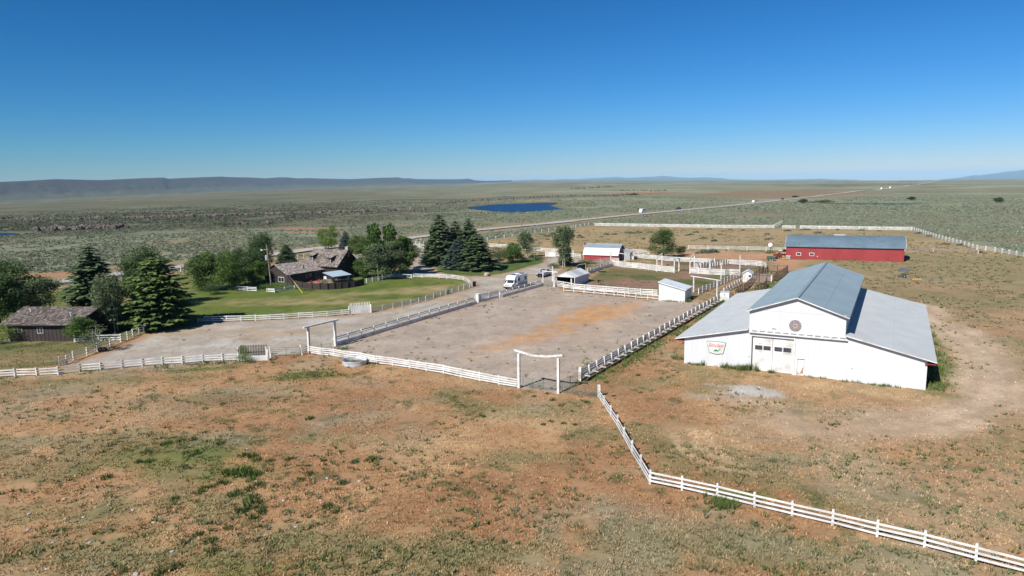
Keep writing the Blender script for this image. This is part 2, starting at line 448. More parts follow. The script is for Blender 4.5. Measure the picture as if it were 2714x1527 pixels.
# vegetation patches: frame, x, y, radii in metres, turn, colour, strength
GREEN, DKGREEN, OLIVE, SAGEC, GREYG, SAND, GRAVEL, STRAW, ORANGE = (.125, .150, .042), (.060, .090, .026), (.195, .180, .085), (.215, .225, .150), (.285, .260, .175), (.43, .33, .24), (.45, .42, .38), (.44, .32, .18), (.50, .27, .115)
PATCH = [('S', 430, 1155, 8, 3.2, 10, GREEN, .8), ('S', 590, 1190, 4.5, 2.2, 0, GREEN, .6), ('S', 700, 1370, 7.5, 3.0, 15, OLIVE, .9), ('S', 640, 1440, 6, 2.5, 0, GREEN, .6), ('S', 350, 1270, 7, 2.5, 20, OLIVE, .7),
         ('S', 130, 1180, 8, 3, 0, OLIVE, .6), ('S', 200, 960, 18, 2.2, 5, OLIVE, .75), ('S', 300, 935, 14, 2.2, 10, SAGEC, 0.48), ('S', 110, 985, 10, 2.4, 5, SAGEC, 0.36), ('S', 770, 945, 5.5, 2.0, 0, GREEN, .9), ('S', 500, 930, 6, 1.3, 8, GREEN, .85),
         ('S', 620, 985, 9, 3, 0, SAGEC, 0.42), ('S', 900, 1050, 7, 3, 0, GREYG, 0.42), ('S', 1000, 1010, 5, 2, 0, SAGEC, 0.30), ('S', 140, 1380, 6, 2.6, 0, OLIVE, .4), ('S', 330, 1390, 5, 2.2, 0, OLIVE, .35), ('S', 30, 1300, 6, 3, 0, OLIVE, .7),
         ('S', 1300, 1150, 4.5, 2.2, 0, OLIVE, .7), ('S', 1210, 1390, 6, 2.2, 0, OLIVE, .9), ('S', 1440, 1290, 4, 2, 0, GREYG, 0.36), ('S', 1690, 1330, 9, 4.2, -20, GREYG, 0.54), ('S', 1950, 1400, 10, 4, -20, OLIVE, .7), ('S', 2250, 1430, 9, 3, -20, GREYG, 0.45), ('S', 1560, 1420, 7, 3, -10, GREYG, 0.42),
         ('S', 1880, 1250, 3.2, 1.0, -20, GREEN, .9), ('S', 1590, 880, 9, 1.6, 60, GREEN, .85), ('S', 1700, 895, 4.0, 1.6, 0, SAGEC, 0.60), ('S', 1760, 780, 14, 2.2, 60, OLIVE, .9), ('S', 1500, 950, 3.5, 1.6, 40, GREEN, .7), ('S', 1450, 960, 3.5, 1.2, 0, GREEN, .6), ('S', 1650, 960, 6, 3, 0, OLIVE, .5),
         ('S', 2362, 930, 3.6, 12, -28, GREEN, 1.1), ('S', 2380, 860, 3, 7, -28, GREEN, .9), ('S', 1950, 715, 3.5, 13, -28, GREEN, 1.1), ('S', 1895, 760, 2.2, 5, -28, GREEN, .8), ('S', 2450, 740, 9, 9, 0, OLIVE, .5), ('S', 2520, 860, 8, 4, 0, OLIVE, .8), ('S', 2350, 700, 14, 7, 0, SAGEC, 0.24),
         ('S', 1890, 985, 4.2, 2.4, -20, GRAVEL, 1.2), ('S', 1860, 1005, 5.5, 1.8, -20, SAND, .8), ('S', 2100, 1035, 12, 3.0, -15, SAND, .3), ('S', 2560, 900, 9, 6, 0, OLIVE, .5), ('S', 2530, 1120, 7, 4, 0, OLIVE, .4), ('S', 2390, 950, 4, 3, 10, OLIVE, .5), ('S', 2150, 1180, 14, 5, -20, GREYG, 0.27), ('S', 1760, 1090, 7, 3.5, -30, STRAW, .55),
         ('S', 2200, 990, 13, 1.6, -28, STRAW, .7), ('S', 1050, 1120, 9, 4, 0, STRAW, .5), ('S', 1150, 960, 8, 2.5, -30, STRAW, .5), ('S', 1380, 1060, 7, 3, -20, STRAW, .5), ('S', 550, 1010, 8, 3, 5, (.24, .16, .085), .7)]
LAWNPATCH = [('S', 700, 757, 16, 4, 5, STRAW, .45), ('S', 850, 760, 15, 3, 5, STRAW, .5), ('S', 1000, 735, 15, 3.5, 10, STRAW, .55), ('S', 1080, 722, 9, 3, 20, STRAW, .45), ('S', 950, 745, 8, 2, 60, GREEN, .5), ('S', 340, 745, 3, 14, 0, STRAW, .4)]
ARENAPATCH = [('S', 1480, 790, 12, 4.5, 61, ORANGE, .85), ('S', 1420, 820, 17, 4.2, 59, ORANGE, .55), ('S', 1300, 860, 10, 3.0, 50, ORANGE, .45), ('S', 1560, 780, 11, 3.0, 62, ORANGE, .7), ('S', 1380, 770, 7, 2, 61, (.42, .30, .20), .6), ('S', 1520, 830, 14, 2, 60, (.44, .32, .22), .6)]

def albedo(x, y):
    r = np.hypot(x, y)
    n1 = fbm(x / 16, y / 16, 1, 5); n2 = fbm(x / 4, y / 4, 21, 5); n3 = fbm(x / 1.1, y / 1.1, 31, 3); n4 = fbm(x / 45, y / 45, 41, 4)
    def mixc(c, d, t): return c + (np.asarray(d) - c) * np.clip(t, 0, 1)[:, None]
    c = np.tile(np.array((.372, .222, .113)), (len(x), 1))
    c = mixc(c, (.405, .260, .140), sstep(.42, .66, n2) * .8)
    c = mixc(c, (.30, .165, .082), sstep(.50, .72, 1 - n1) * .7)
    c = mixc(c, OLIVE, sstep(.55, .68, fbm(x / 7, y / 7, 51, 5)) * .65)
    c = mixc(c, GREYG, sstep(.58, .72, fbm(x / 9, y / 9, 61, 5)) * .4)
    c = mixc(c, DKGREEN, sstep(.66, .74, fbm(x / 1.6, y / 1.6, 71, 3)) * .55)
    # right-hand field: paler and greener with distance
    c = mixc(c, (.345, .24, .145), sstep(15, 55, x) * .6)
    c = mixc(c, OLIVE, sstep(35, 80, x) * sstep(.45, .65, n1) * .55)
    rr = r > 170
    c = mixc(c, (.36, .275, .145), sstep(165, 200, r) * .7)
    c = mixc(c, OLIVE, sstep(165, 200, r) * sstep(.42, .62, n4) * .5)
    def patches(c, lst, m=None):
        for f, px_, py_, a, b, tn, colr, s in lst:
            p = at(f, px_, py_); k = r < 330; dx, dy = x - p.x, y - p.y; ca, sa = math.cos(R(tn)), math.sin(R(tn))
            q = np.sqrt(((dx * ca + dy * sa) / a) ** 2 + ((-dx * sa + dy * ca) / b) ** 2)
            near = q < 2.2
            if not near.any(): continue
            w = np.zeros(len(x)); w[near] = s * sstep(1.35, .15, q[near] + (fbm(x[near] / 2.2, y[near] / 2.2, 81, 4) - .5) * 1.5)
            if m is not None: w = w * m
            c = mixc(c, colr, w)
        return c
    c = patches(c, PATCH)
    tr = polyline_dist(TRACK, x, y)
    c = mixc(c, (.54, .42, .31), sstep(4.8, 1.2, tr + (n2 - .5) * 6) * (.30 + .55 * sstep(30, 47, x)))
    c = mixc(c, (.36, .26, .17), sstep(.75, .25, np.abs(tr - 1.5)) * .5)
    c = mixc(c, (.40, .29, .19), sstep(7.5, 3, tr + (n1 - .5) * 6) * .3)
    for q in ARCS: c = mixc(c, (.50, .37, .23), sstep(.7, .2, polyline_dist(q, x, y)) * .55)
    dy_ = inside(DIRTYARD, x, y)
    c = mixc(c, (.44, .255, .150), sstep(-3, 3, dy_ + (n2 - .5) * 9))
    # outside the ranch: sagebrush plain
    ra = inside(RANCH, x, y)
    sg = np.tile(np.array((.225, .230, .150)), (len(x), 1))
    sg = mixc(sg, (.190, .205, .130), sstep(.42, .62, n1))
    sg = mixc(sg, (.26, .165, .095), sstep(.60, .72, n4) * .6)
    az = np.degrees(np.arctan2(x, y))
    far = sstep(420, 900, r)
    sg = mixc(sg, (.105, .108, .062), sstep(5, -22, az) * sstep(380, 430, r) * .75)
    sg = mixc(sg, (.235, .245, .150), far * sstep(-5, 15, az) * .8)
    sg = mixc(sg, (.21, .165, .095), sstep(.52, .70, fbm(x / 600, y / 220, 91, 4)) * far * .6)
    sg = mixc(sg, (.095, .102, .062), sstep(.55, .70, fbm(x / 500, y / 160, 95, 5)) * far * .6)
    sg = sg * (1 + far * 1.1 * (fbm(x / 70, y / 45, 93, 5) - .5))[:, None]
    hd = polyline_dist(HWY2, x, y)
    sg = mixc(sg, (.30, .21, .115), sstep(22, 7, hd + (n2 - .5) * 8) * sstep(700, 300, r) * .75)
    # reddish burnt field, red earth by the lake
    pb = at('L', 1350, 130); q = np.sqrt(((az - math.degrees(math.atan2(pb.x, pb.y))) / 6.2) ** 2 + ((np.log(r) - math.log(1050)) / .36) ** 2)
    sg = mixc(sg, (.25, .155, .085), .7 * sstep(1.1, .5, q + (fbm(x / 300, y / 60, 97, 4) - .5) * 1.0))
    c = mixc(sg, c, sstep(-2.5, 2.5, ra + (n2 - .5) * 6))
    for f, px_, py_, a, b in (('B', 850, 370, 26, 8), ('B', 900, 430, 16, 5), ('A', 550, 1060, 22, 5), ('A', 1180, 985, 12, 3), ('L', 300, 175, 60, 26), ('L', 650, 128, 60, 60), ('A', 800, 590, 20, 8)):
        p = at(f, px_, py_); q = np.sqrt(((x - p.x) / a) ** 2 + ((y - p.y) / b) ** 2)
        c = mixc(c, (.40, .185, .095), sstep(1.2, .4, q + (n1 - .5) * 1.8) * .75)
    # shores
    lk = np.maximum(inside(LAKE, x, y), inside(WETLAND, x, y))
    c = mixc(c, (.07, .085, .04), sstep(-14, 0, lk) * .6)
    # yards and lawns
    n5 = fbm(x / 2.5, y / 2.5, 101, 4)
    g = np.tile(np.array((.115, .150, .030)), (len(x), 1))
    g = mixc(g, (.185, .180, .055), sstep(.45, .65, n1)); g = mixc(g, (.078, .115, .026), sstep(.52, .68, n5) * .7)
    la = inside(LAWN, x, y)
    g = patches(g, LAWNPATCH)
    c = mixc(c, g, sstep(-1.0, 1.0, la + (n3 - .5) * 2)) if False else c + (g - c) * sstep(-1.0, 1.0, la + (n3 - .5) * 2)[:, None]
    isl = inside(ISLAND, x, y)
    gi = mixc(np.tile(np.array((.075, .120, .028)), (len(x), 1)), (.13, .15, .045), sstep(.5, .7, n5))
    ya = inside(YARD, x, y)
    yc = mixc(np.tile(np.array((.165, .150, .062)), (len(x), 1)), (.085, .105, .032), sstep(.45, .66, n2)); yc = mixc(yc, (.27, .20, .10), sstep(.55, .72, n1) * .7)
    c = c + (yc - c) * sstep(-1, 1, ya + (n3 - .5))[:, None]
    pa = inside(PADDOCK, x, y)
    pc = mixc(np.tile(np.array((.165, .140, .060)), (len(x), 1)), (.25, .155, .105), sstep(.46, .62, n1)); pc = mixc(pc, (.095, .115, .035), sstep(.52, .66, fbm(x / 8, y / 8, 111, 4)) * .9)
    c = c + (pc - c) * sstep(-.8, .8, pa + (n3 - .5))[:, None]
    dr = inside(DRIVE, x, y)
    dc = mixc(np.tile(np.array((.385, .335, .275)), (len(x), 1)), (.44, .405, .355), sstep(.45, .65, n2)); dc = mixc(dc, (.40, .295, .185), sstep(.50, .68, fbm(x / 12, y / 5, 121, 4)) * .8)
    dc = mixc(dc, (.22, .19, .13), sstep(.66, .76, n3) * .6); dc = mixc(dc, (.33, .28, .22), sstep(.5, .7, fbm(x / 3.5, y / 3.5, 151, 4)) * .5)
    dc = mixc(dc, (.36, .235, .155), sstep(1.8, .2, dr) * .8)
    c = c + (dc - c) * sstep(-.7, .5, dr + (n3 - .5) * 1.6)[:, None]
    c = c + (gi - c) * sstep(-.6, .4, isl + (n3 - .5) * .8)[:, None]
    c = mixc(c, (.45, .34, .20), sstep(.5, .1, np.abs(isl + .35)) * sstep(-2, 14, x) * .8)
    ar = inside(ARENA, x, y)
    ac = mixc(np.tile(np.array((.385, .315, .255)), (len(x), 1)), (.42, .35, .285), sstep(.42, .62, n2)); ac = mixc(ac, (.365, .29, .23), sstep(.5, .7, n1) * .4)
    hw = np.sin((x * .86 - y * .50) * 2.6 + n1 * 9) * .5 + .5; ac = mixc(ac, (.38, .295, .22), hw * sstep(.45, .6, fbm(x / 20, y / 20, 131, 3)) * .35)
    ac = mixc(ac, (.33, .255, .19), sstep(.62, .75, fbm(x / .9, y / .9, 141, 2)) * .5)
    ac = patches(ac, ARENAPATCH)
    ac = mixc(ac, (.13, .12, .06), sstep(.70, .78, n3) * sstep(9, 1, ar) * .8)
    c = c + (ac - c) * sstep(-.5, .4, ar + (n3 - .5) * .8)[:, None]
    # a drift of the field's own fine colour variation
    c *= (0.88 + 0.24 * n3)[:, None] * .87
    return np.clip(c, .01, .85), dict(ra=ra, la=la, dr=dr, ar=ar, isl=isl, pa=pa, ya=ya, hd=hd, lk=lk, tr=tr)

az_f = np.arange(-41, 41.01, .19)
az_all = np.radians(np.concatenate([np.arange(-180, -44, 4), [-43, -42], az_f, [42, 43], np.arange(44, 180, 4)]))
rad = [10.0, 16, 22, 27, 31, 34]
r_ = 36.0
while r_ < 460: rad.append(r_); r_ *= 1.0066
while r_ < 2600: rad.append(r_); r_ *= 1.011
while r_ < 36000: rad.append(r_); r_ *= 1.03
rad = np.array(rad); NA, NR = len(az_all), len(rad)
RR, AA = np.meshgrid(rad, az_all, indexing='ij')
GX, GY = (RR * np.sin(AA)).ravel(), (RR * np.cos(AA)).ravel()
GC, GM = albedo(GX, GY)
GZ = land(GX, GY)
_rough = np.clip(1 - np.maximum.reduce([sstep(-2, 1, GM['ar']), sstep(-2, 1, GM['dr'])]), 0, 1) * sstep(420, 250, np.hypot(GX, GY))
GZ = GZ + _rough * ((fbm(GX / 2.0, GY / 2.0, 201, 4) - .5) * .22 + (fbm(GX / 9, GY / 9, 211, 3) - .5) * .30)
GZ -= sstep(-8, 6, np.maximum(inside(LAKE, GX, GY), np.maximum(inside(POND, GX, GY), inside(WETLAND, GX, GY)))) * 2.0
GZ -= sstep(9, 5, GM['hd']) * .25
idx = np.arange(NR * NA).reshape(NR, NA)
a0 = idx[:-1, :]; a1 = idx[1:, :]
Q4 = np.stack([a0, np.roll(a0, -1, 1), np.roll(a1, -1, 1), a1], -1).reshape(-1, 4)
def fmean(k): return GM[k][Q4].mean(1)
_kind = np.zeros(len(Q4), int)
_kind[fmean('la') > 0] = 3
_kind[fmean('pa') > 0] = 4
_kind[fmean('dr') > 0] = 2
_kind[fmean('isl') > 0] = 3
_kind[fmean('ar') > 0] = 1
M_GROUND = colmat('ground_cover', 0.95, nscale=2.6, nvar=.22, bump=.05, coarse=.22)
def np_mesh(name, V, F, C, m):
    """mesh from numpy arrays: vertices, equal-sized faces, per-vertex albedo"""
    me = bpy.data.meshes.new(name); k = F.shape[1]
    me.vertices.add(len(V)); me.vertices.foreach_set('co', np.ascontiguousarray(V, np.float32).ravel())
    me.loops.add(F.size); me.loops.foreach_set('vertex_index', np.ascontiguousarray(F, np.int32).ravel())
    me.polygons.add(len(F)); me.polygons.foreach_set('loop_start', np.arange(0, F.size, k, dtype=np.int32))
    me.update(calc_edges=True)
    if C is not None:
        at_ = me.attributes.new('albedo', 'FLOAT_COLOR', 'POINT')
        at_.data.foreach_set('color', np.concatenate([C, np.ones((len(C), 1))], 1).astype(np.float32).ravel())
    me.materials.append(m); return me
def add_obj(name, me, parent=None, kind=None):
    o = bpy.data.objects.new(name, me); COL.objects.link(o)
    if parent: o.parent = parent
    if kind: o['kind'] = kind
    return o
GV = np.stack([GX, GY, GZ], 1)
for k, nm in enumerate(('ground', 'arena_floor', 'driveway', 'lawn', 'corral_ground')):
    f = Q4[_kind == k]; u, inv = np.unique(f, return_inverse=True)
    if k == 0:
        V, C = GV[u], GC[u]
        c0 = len(V)
        f2 = inv.reshape(-1, 4)
        me = np_mesh(nm, V, f2, C, M_GROUND)
    else:
        me = np_mesh(nm, GV[u], inv.reshape(-1, 4), GC[u], M_GROUND)
    me.polygons.foreach_set('use_smooth', [True] * len(me.polygons))
    add_obj(nm, me, kind='structure')

# water sheets
for nm, poly, zz in (('lake', LAKE, -.8), ('pond', POND, -.25), ('wetland_water', WETLAND, -.1)):
    zc = float(np.mean(land(*np.array(poly).T))) + zz
    b = MB(); b.poly([(x, y, zc) for x, y in poly]); b.build(nm, M_WATER, kind='structure')

# highway: a sheet a little proud of the land, with a centre line
def ribbon(name, pts, w, m, dz, kind='structure'):
    P = [Vector(p) for p in pts]; fine = []
    for a, b in zip(P[:-1], P[1:]):
        n = max(1, int((b - a).length / 12))
        for k in range(n): fine.append(a.lerp(b, k / n))
    fine.append(P[-1]); V = []; F = []
    for i, p in enumerate(fine):
        d = (fine[min(i + 3, len(fine) - 1)] - fine[max(i - 3, 0)]); d.z = 0; d.normalize(); s = Vector((-d.y, d.x, 0))
        for sgn in (-1, 1):
            q = p + s * (w / 2 * sgn); V.append((q.x, q.y, float(land(p.x, p.y)) + dz))
        if i: F.append((2 * i - 2, 2 * i - 1, 2 * i + 1, 2 * i))
    me = bpy.data.meshes.new(name); me.from_pydata(V, [], F); me.materials.append(m); add_obj(name, me, kind=kind)
ribbon('highway', HWY, 7.6, M_ASPH, .12)
ribbon('road_centre_line', HWY, .25, M_LINE, .135)

# mesa on the far left and the blue hills on the horizon
def range_strip(name, prof, r0, r1, colr, seed, steep):
    """prof: azimuth, pixels of the crest above the true horizon; base follows the end of the plain"""
    paz = np.array([p[0] for p in prof]); ptop = np.array([p[1] for p in prof])
    az = np.arange(paz[0], paz[-1], .09); nt = 26; V = []; C = []
    for j in range(nt + 6):
        t = j / (nt - 1); 
        a = np.radians(az); off = np.interp(az, EDGE_AZ, EDGE_OFF)
        ra = (np.interp(az, EDGE_AZ, EDGE_R) if r0 is None else np.full(len(az), r0)) * .98
        rb = ra * r1
        rr = ra + (rb - ra) * t
        zb = CAM_H - off / 1850 * ra - 2
        zt = CAM_H + np.interp(az, paz, ptop) / 1850 * rb
        sx = rr * np.sin(a); sy = rr * np.cos(a)
        g = fbm(az * .9 + t * 1.4, np.full(len(az), t * 2.0), seed, 5); g2 = fbm(az * 9, np.full(len(az), t * 3), seed + 9, 4)
        h = np.clip(t, 0, 1); s = (h * .72 + .28 * sstep(.70, 1.0, h)) if steep else h ** 1.1
        env = np.clip(4 * h * (1 - h), 0, 1)
        z = zb + (zt - zb) * np.clip(s + env * ((g - .5) * .34), 0, 1.0)
        if t > 1: z = zt - (t - 1) * (zt - zb) * 1.5
        V.append(np.stack([sx, sy, z], 1))
        strata = np.clip(h + (g - .5) * .5, 0, 1)
        cc = (np.array((.085, .092, .062)) * (1 - sstep(.15, .55, strata))[:, None] + np.array(colr) * sstep(.15, .55, strata)[:, None]) * (0.80 + .4 * fbm(az * 6, np.full(len(az), t * 7), seed + 3, 4))[:, None]
        C.append(cc)
    n = len(az); V = np.concatenate(V); C = np.concatenate(C); ii = np.arange((nt + 6) * n).reshape(nt + 6, n)
    F = np.stack([ii[:-1, :-1], ii[:-1, 1:], ii[1:, 1:], ii[1:, :-1]], -1).reshape(-1, 4)
    add_obj(name, np_mesh(name, V, F, np.clip(C, .01, .6), M_FAR), kind='structure')
M_FAR = colmat('far_slopes', 0.95, nscale=.012, nvar=.25)
def prof(frame, pts):
    out = []
    for x, y in pts:
        d = ray(frame, x, y); out.append((math.degrees(math.atan2(d.x, d.y)), d.z / math.hypot(d.x, d.y) * 1850))
    return out
ms = prof('K', [(-250, 84), (0, 80), (100, 76), (260, 67), (280, 66), (500, 71), (530, 70), (700, 62), (820, 58), (845, 64), (930, 60), (1030, 56), (1110, 53), (1150, 56), (1260, 58), (1330, 62), (1400, 57), (1440, 57), (1490, 62), (1560, 61), (1600, 63), (1760, 66), (1900, 60), (2000, 57), (2020, 62), (2060, 62), (2090, 66), (2260, 67), (2330, 66), (2348, 63), (2385, 72), (2450, 76), (2520, 73), (2576, 72)])
ms = [(-48, ms[0][1] + 4)] + ms
range_strip('mesa', ms, None, 1.30, (.052, .050, .045), 301, True)
hl = prof('L', [(-250, 80), (-100, 73), (0, 74), (60, 70), (130, 68), (200, 70), (250, 66), (330, 66), (400, 62), (470, 58), (530, 55), (590, 60), (650, 57), (720, 54), (770, 49), (840, 57), (900, 59), (980, 57), (1060, 61), (1100, 67), (1200, 70), (1300, 71), (1420, 68), (1480, 66), (1560, 64), (1620, 69), (1750, 73)])
range_strip('far_hills', hl, 21000, 1.25, (.115, .11, .10), 311, False)
hr = prof('L', [(2150, 72), (2230, 62), (2270, 56), (2320, 46), (2350, 48), (2400, 40), (2440, 37), (2480, 29), (2530, 26), (2576, 19), (2680, 14), (2800, 22), (2950, 40)])
range_strip('far_mountains', hr, 23000, 1.25, (.10, .10, .10), 321, False)

# black rock rims of the canyon
def rim(name, line, hgt, depth, n, seed):
    """basalt ledge: hundreds of broken rock blocks along a line on the land"""
    rnd = random.Random(seed); P = [at_land(*p) for p in line]; L = [(b - a).length for a, b in zip(P[:-1], P[1:])]; T = sum(L); b = MB()
    for k in range(n):
        d = rnd.random() * T; i = 0
        while i < len(L) - 1 and d > L[i]: d -= L[i]; i += 1
        p = P[i].lerp(P[i + 1], d / L[i])
        if vnoise(np.array([d * .03 + i * 3.1]), np.array([seed * 1.7]), seed)[0] < .25: continue
        q = Vector((p.x + rnd.gauss(0, depth), p.y + abs(rnd.gauss(0, depth)), 0)); hh = hgt * rnd.uniform(.4, 1.15); ww = hgt * rnd.uniform(.35, 1.0)
        z = float(land(q.x, q.y))
        b.lump((q.x, q.y, z + hh * .25), (hh + ww) * .55, rnd.randrange(10 ** 6), rnd.uniform(.6, 1.25), 0, 6, 3)
    b.build(name, M_BASALT, kind='structure')
rim('rock_rim', [('K', 380, 269), ('K', 600, 266), ('K', 830, 259), ('K', 1060, 254), ('K', 1200, 248), ('K', 1350, 243), ('K', 1520, 239), ('K', 1680, 236), ('K', 1820, 231), ('K', 2000, 226), ('K', 2120, 224)], 1.9, 2.0, 620, 1)
rim('rock_rim', [('K', 200, 330), ('K', 260, 325), ('K', 380, 322), ('K', 480, 315), ('K', 540, 316)], 2.2, 5.0, 170, 2)
rim('rock_rim', [('K', -150, 268), ('K', 0, 266), ('K', 75, 263), ('K', 140, 273), ('K', 240, 271)], 1.8, 1.5, 110, 3)
rim('rock_rim', [('K', 1150, 297), ('K', 1230, 294), ('K', 1310, 291), ('K', 1345, 291)], 1.4, 2.0, 80, 4)
rim('rock_rim', [('K', 2200, 195), ('K', 2280, 182), ('K', 2380, 175), ('K', 2480, 172), ('L', -50, 168), ('L', 60, 164), ('L', 180, 157), ('L', 270, 155), ('L', 420, 152), ('L', 560, 149), ('L', 640, 141)], 1.9, 5, 230, 5)
rim('rock_rim', [('L', 320, 116), ('L', 380, 113), ('L', 440, 110), ('L', 500, 107)], 3.0, 6, 70, 6)
rim('rock_rim', [('L', 560, 126), ('L', 650, 124), ('L', 740, 126), ('L', 800, 130)], 2.2, 14, 60, 7)
# ================================================================== buildings
class Fr:
    """local building frame: s along the front, d into the depth, z up (world coordinates out)"""
    def __init__(f, o, deg, deg2=None):
        f.o = Vector((o[0], o[1], 0)); f.u = dirv(deg); f.v = dirv(deg + 90 if deg2 is None else deg2)
    def __call__(f, s, d, z): return f.o + f.u * s + f.v * d + Vector((0, 0, z))
    def box(f, b, s0, s1, d0, d1, z0, z1, mi=0):
        return b.prism([f(s0, d0, z0), f(s1, d0, z0), f(s1, d1, z0), f(s0, d1, z0)], (0, 0, z1 - z0), mi)
def slab(b, q, t, mi=0):
    """roof slab: four corners of the upper face, thickness t downwards"""
    return b.prism([Vector(p) - Vector((0, 0, t)) for p in q], (0, 0, t), mi)
def ribs(name, parent, q0, q1, q2, q3, n, m, w=.05, h=.035):
    """n raised seams running from edge q0-q1 to edge q3-q2"""
    b = MB(); nrm = (Vector(q1) - Vector(q0)).cross(Vector(q3) - Vector(q0)).normalized()
    if nrm.z < 0: nrm = -nrm
    for k in range(n):
        t = (k + .5) / n; p = Vector(q0).lerp(Vector(q1), t); q = Vector(q3).lerp(Vector(q2), t)
        b.beam(p + nrm * h * .4, q + nrm * h * .4, w, h)
    return b.build(name, m, parent, kind='stuff')
def wall_ribs(name, parent, f, segs, m, gap=.6, d=-.0):
    b = MB()
    for s0, s1, zf0, zf1 in segs:
        n = max(1, int((s1 - s0) / gap))
        for k in range(n):
            s = s0 + (k + .5) * (s1 - s0) / n; z0, z1 = zf0(s), zf1(s)
            if z1 - z0 > .1: f.box(b, s - .03, s + .03, d - .022, d, z0, z1)
    return b.build(name, m, parent, kind='stuff')

# ------------------------------------------------------------------ the white barn
b0, b1 = at('F', 178, 950), at('F', 2335, 1190)
BF = Fr(b0, -28.67, 61.1)
BW, BD = 27.2, 38.3
barn = thing('barn', 'big white metal barn with a raised centre aisle, blue grey roof and a shield sign', 'barn', tuple(b0))
def zl(s): return 3.42 + (5.2 - 3.42) * s / 8.0
def zr(s): return 5.40 - (5.40 - 3.42) * (s - 18.8) / (BW - 18.8)
def zg(s): return 7.62 + (9.42 - 7.62) * (1 - abs(s - 13.4) / 5.4)
T = .16
b = MB()
# front wall with door openings: left of door, over the door, between doors, right side, upper gable
b.prism([BF(0, 0, -.2), BF(8.4, 0, -.2), BF(8.4, 0, 4.4), BF(8.0, 0, 4.4), BF(8.0, 0, 5.2), BF(0, 0, 3.42)], BF.v * T)
b.build('left_front_wall', M_WSIDE, barn)
b = MB(); BF.box(b, 8.0, 18.8, 0, T, 4.4, 4.9); BF.box(b, 13.26, 13.66, 0, T, -.2, 4.4); BF.box(b, 13.66, 14.52, 0, T, 2.12, 4.4); BF.box(b, 14.52, 18.8, 0, T, -.2, 4.4)
b.prism([BF(18.8, 0, -.2), BF(BW, 0, -.2), BF(BW, 0, 3.42), BF(18.8, 0, 5.4)], BF.v * T)
b.build('right_front_wall', M_WSIDE, barn)
b = MB(); b.prism([BF(8.0, -.02, 4.9), BF(18.8, -.02, 4.9), BF(18.8, -.02, 7.62), BF(13.4, -.02, 9.42), BF(8.0, -.02, 7.62)], BF.v * (T + .02)); b.build('gable_wall', M_WSIDE, barn)
wall_ribs('siding_rib', barn, BF, [(0, 8.35, lambda s: 0, zl), (14.6, 18.8, lambda s: 0, lambda s: 4.4), (18.8, BW, lambda s: 0, zr)], M_WSIDE)
wall_ribs('siding_rib', barn, BF, [(8.05, 18.75, lambda s: 5.12, lambda s: 7.72)], M_WSIDE, d=-.02)
wall_ribs('siding_rib', barn, BF, [(8.05, 18.75, lambda s: 7.80, lambda s: zg(s) - .06)], M_WSIDE, d=-.02)
b = MB(); BF.box(b, 8.0, 18.8, -.05, -.02, 7.72, 7.80); b.build('gable_seam', M_WSIDE, barn)
b = MB(); BF.box(b, 0, .15, T, BD, -.2, 3.4); b.build('side_wall', M_RED, barn, label='red left side wall under the eave')
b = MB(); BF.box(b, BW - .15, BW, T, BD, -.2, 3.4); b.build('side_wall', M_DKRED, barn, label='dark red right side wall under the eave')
b = MB(); b.prism([BF(0, BD, -.2), BF(BW, BD, -.2), BF(BW, BD, 3.42), BF(18.8, BD, 5.4), BF(18.8, BD, 7.62), BF(13.4, BD, 9.42), BF(8, BD, 7.62), BF(8, BD, 5.2), BF(0, BD, 3.42)], BF.v * .15); b.build('rear_wall', M_WSIDE, barn)
b = MB(); BF.box(b, 8.0, 8.15, T, BD, 4.9, 7.6); b.build('clerestory_wall', M_WSIDE, barn)
b = MB(); BF.box(b, 18.65, 18.8, T, BD, 5.2, 7.6); cw = b.build('clerestory_wall', M_WSIDE, barn)
rb = MB()
for k in range(60): BF.box(rb, 18.8, 18.825, .5 + k * .63, .56 + k * .63, 5.45, 7.55)
rb.build('siding_rib', M_WSIDE, cw, kind='stuff')
E1, E2 = -.45, BD + .35
for q, m, nm, lab, n in (
    ([BF(7.65, E1, 7.56), BF(13.4, E1, 9.58), BF(13.4, E2, 9.58), BF(7.65, E2, 7.56)], M_ROOFB, 'roof', 'left slope of the raised blue grey roof', 64),
    ([BF(13.4, E1, 9.58), BF(19.15, E1, 7.56), BF(19.15, E2, 7.56), BF(13.4, E2, 9.58)], M_ROOFB, 'roof', 'right slope of the raised blue grey roof', 64),
    ([BF(-1.1, E1, 3.27), BF(7.97, E1, 5.28), BF(7.97, E2, 5.28), BF(-1.1, E2, 3.27)], M_ROOFG, 'roof', 'pale grey lean-to roof on the left', 64),
    ([BF(18.83, E1, 5.50), BF(28.1, E1, 3.30), BF(28.1, E2, 3.30), BF(18.83, E2, 5.50)], M_ROOFG, 'roof', 'pale grey lean-to roof on the right', 64)):
    b = MB(); slab(b, q, .1); ro = b.build(nm, m, barn, label=lab)
    ribs('roof_seam', ro, q[0], q[3], q[2], q[1], n, m, .045, .03)
    # overlapping sheet ends: one step across the middle of each slope
    mid0, mid1 = q[0].lerp(q[1], .52), q[3].lerp(q[2], .52)
    b = MB(); b.beam(mid0 + Vector((0, 0, .005)), mid1 + Vector((0, 0, .005)), .12, .016); b.build('sheet_lap', m, ro)
b = MB(); b.beam(BF(13.4, E1 - .02, 9.62), BF(13.4, E2, 9.62), .36, .06); b.build('ridge_cap', M_ROOFB, barn)
for p, q in (((7.65, 7.5), (13.4, 9.52)), ((13.4, 9.52), (19.15, 7.5)), ((-1.1, 3.21), (7.97, 5.22)), ((18.83, 5.44), (28.1, 3.24))):
    b = MB(); b.beam(BF(p[0], E1 - .03, p[1] + .03), BF(q[0], E1 - .03, q[1] + .03), .04, .11); b.build('fascia_board', M_WHITE, barn)
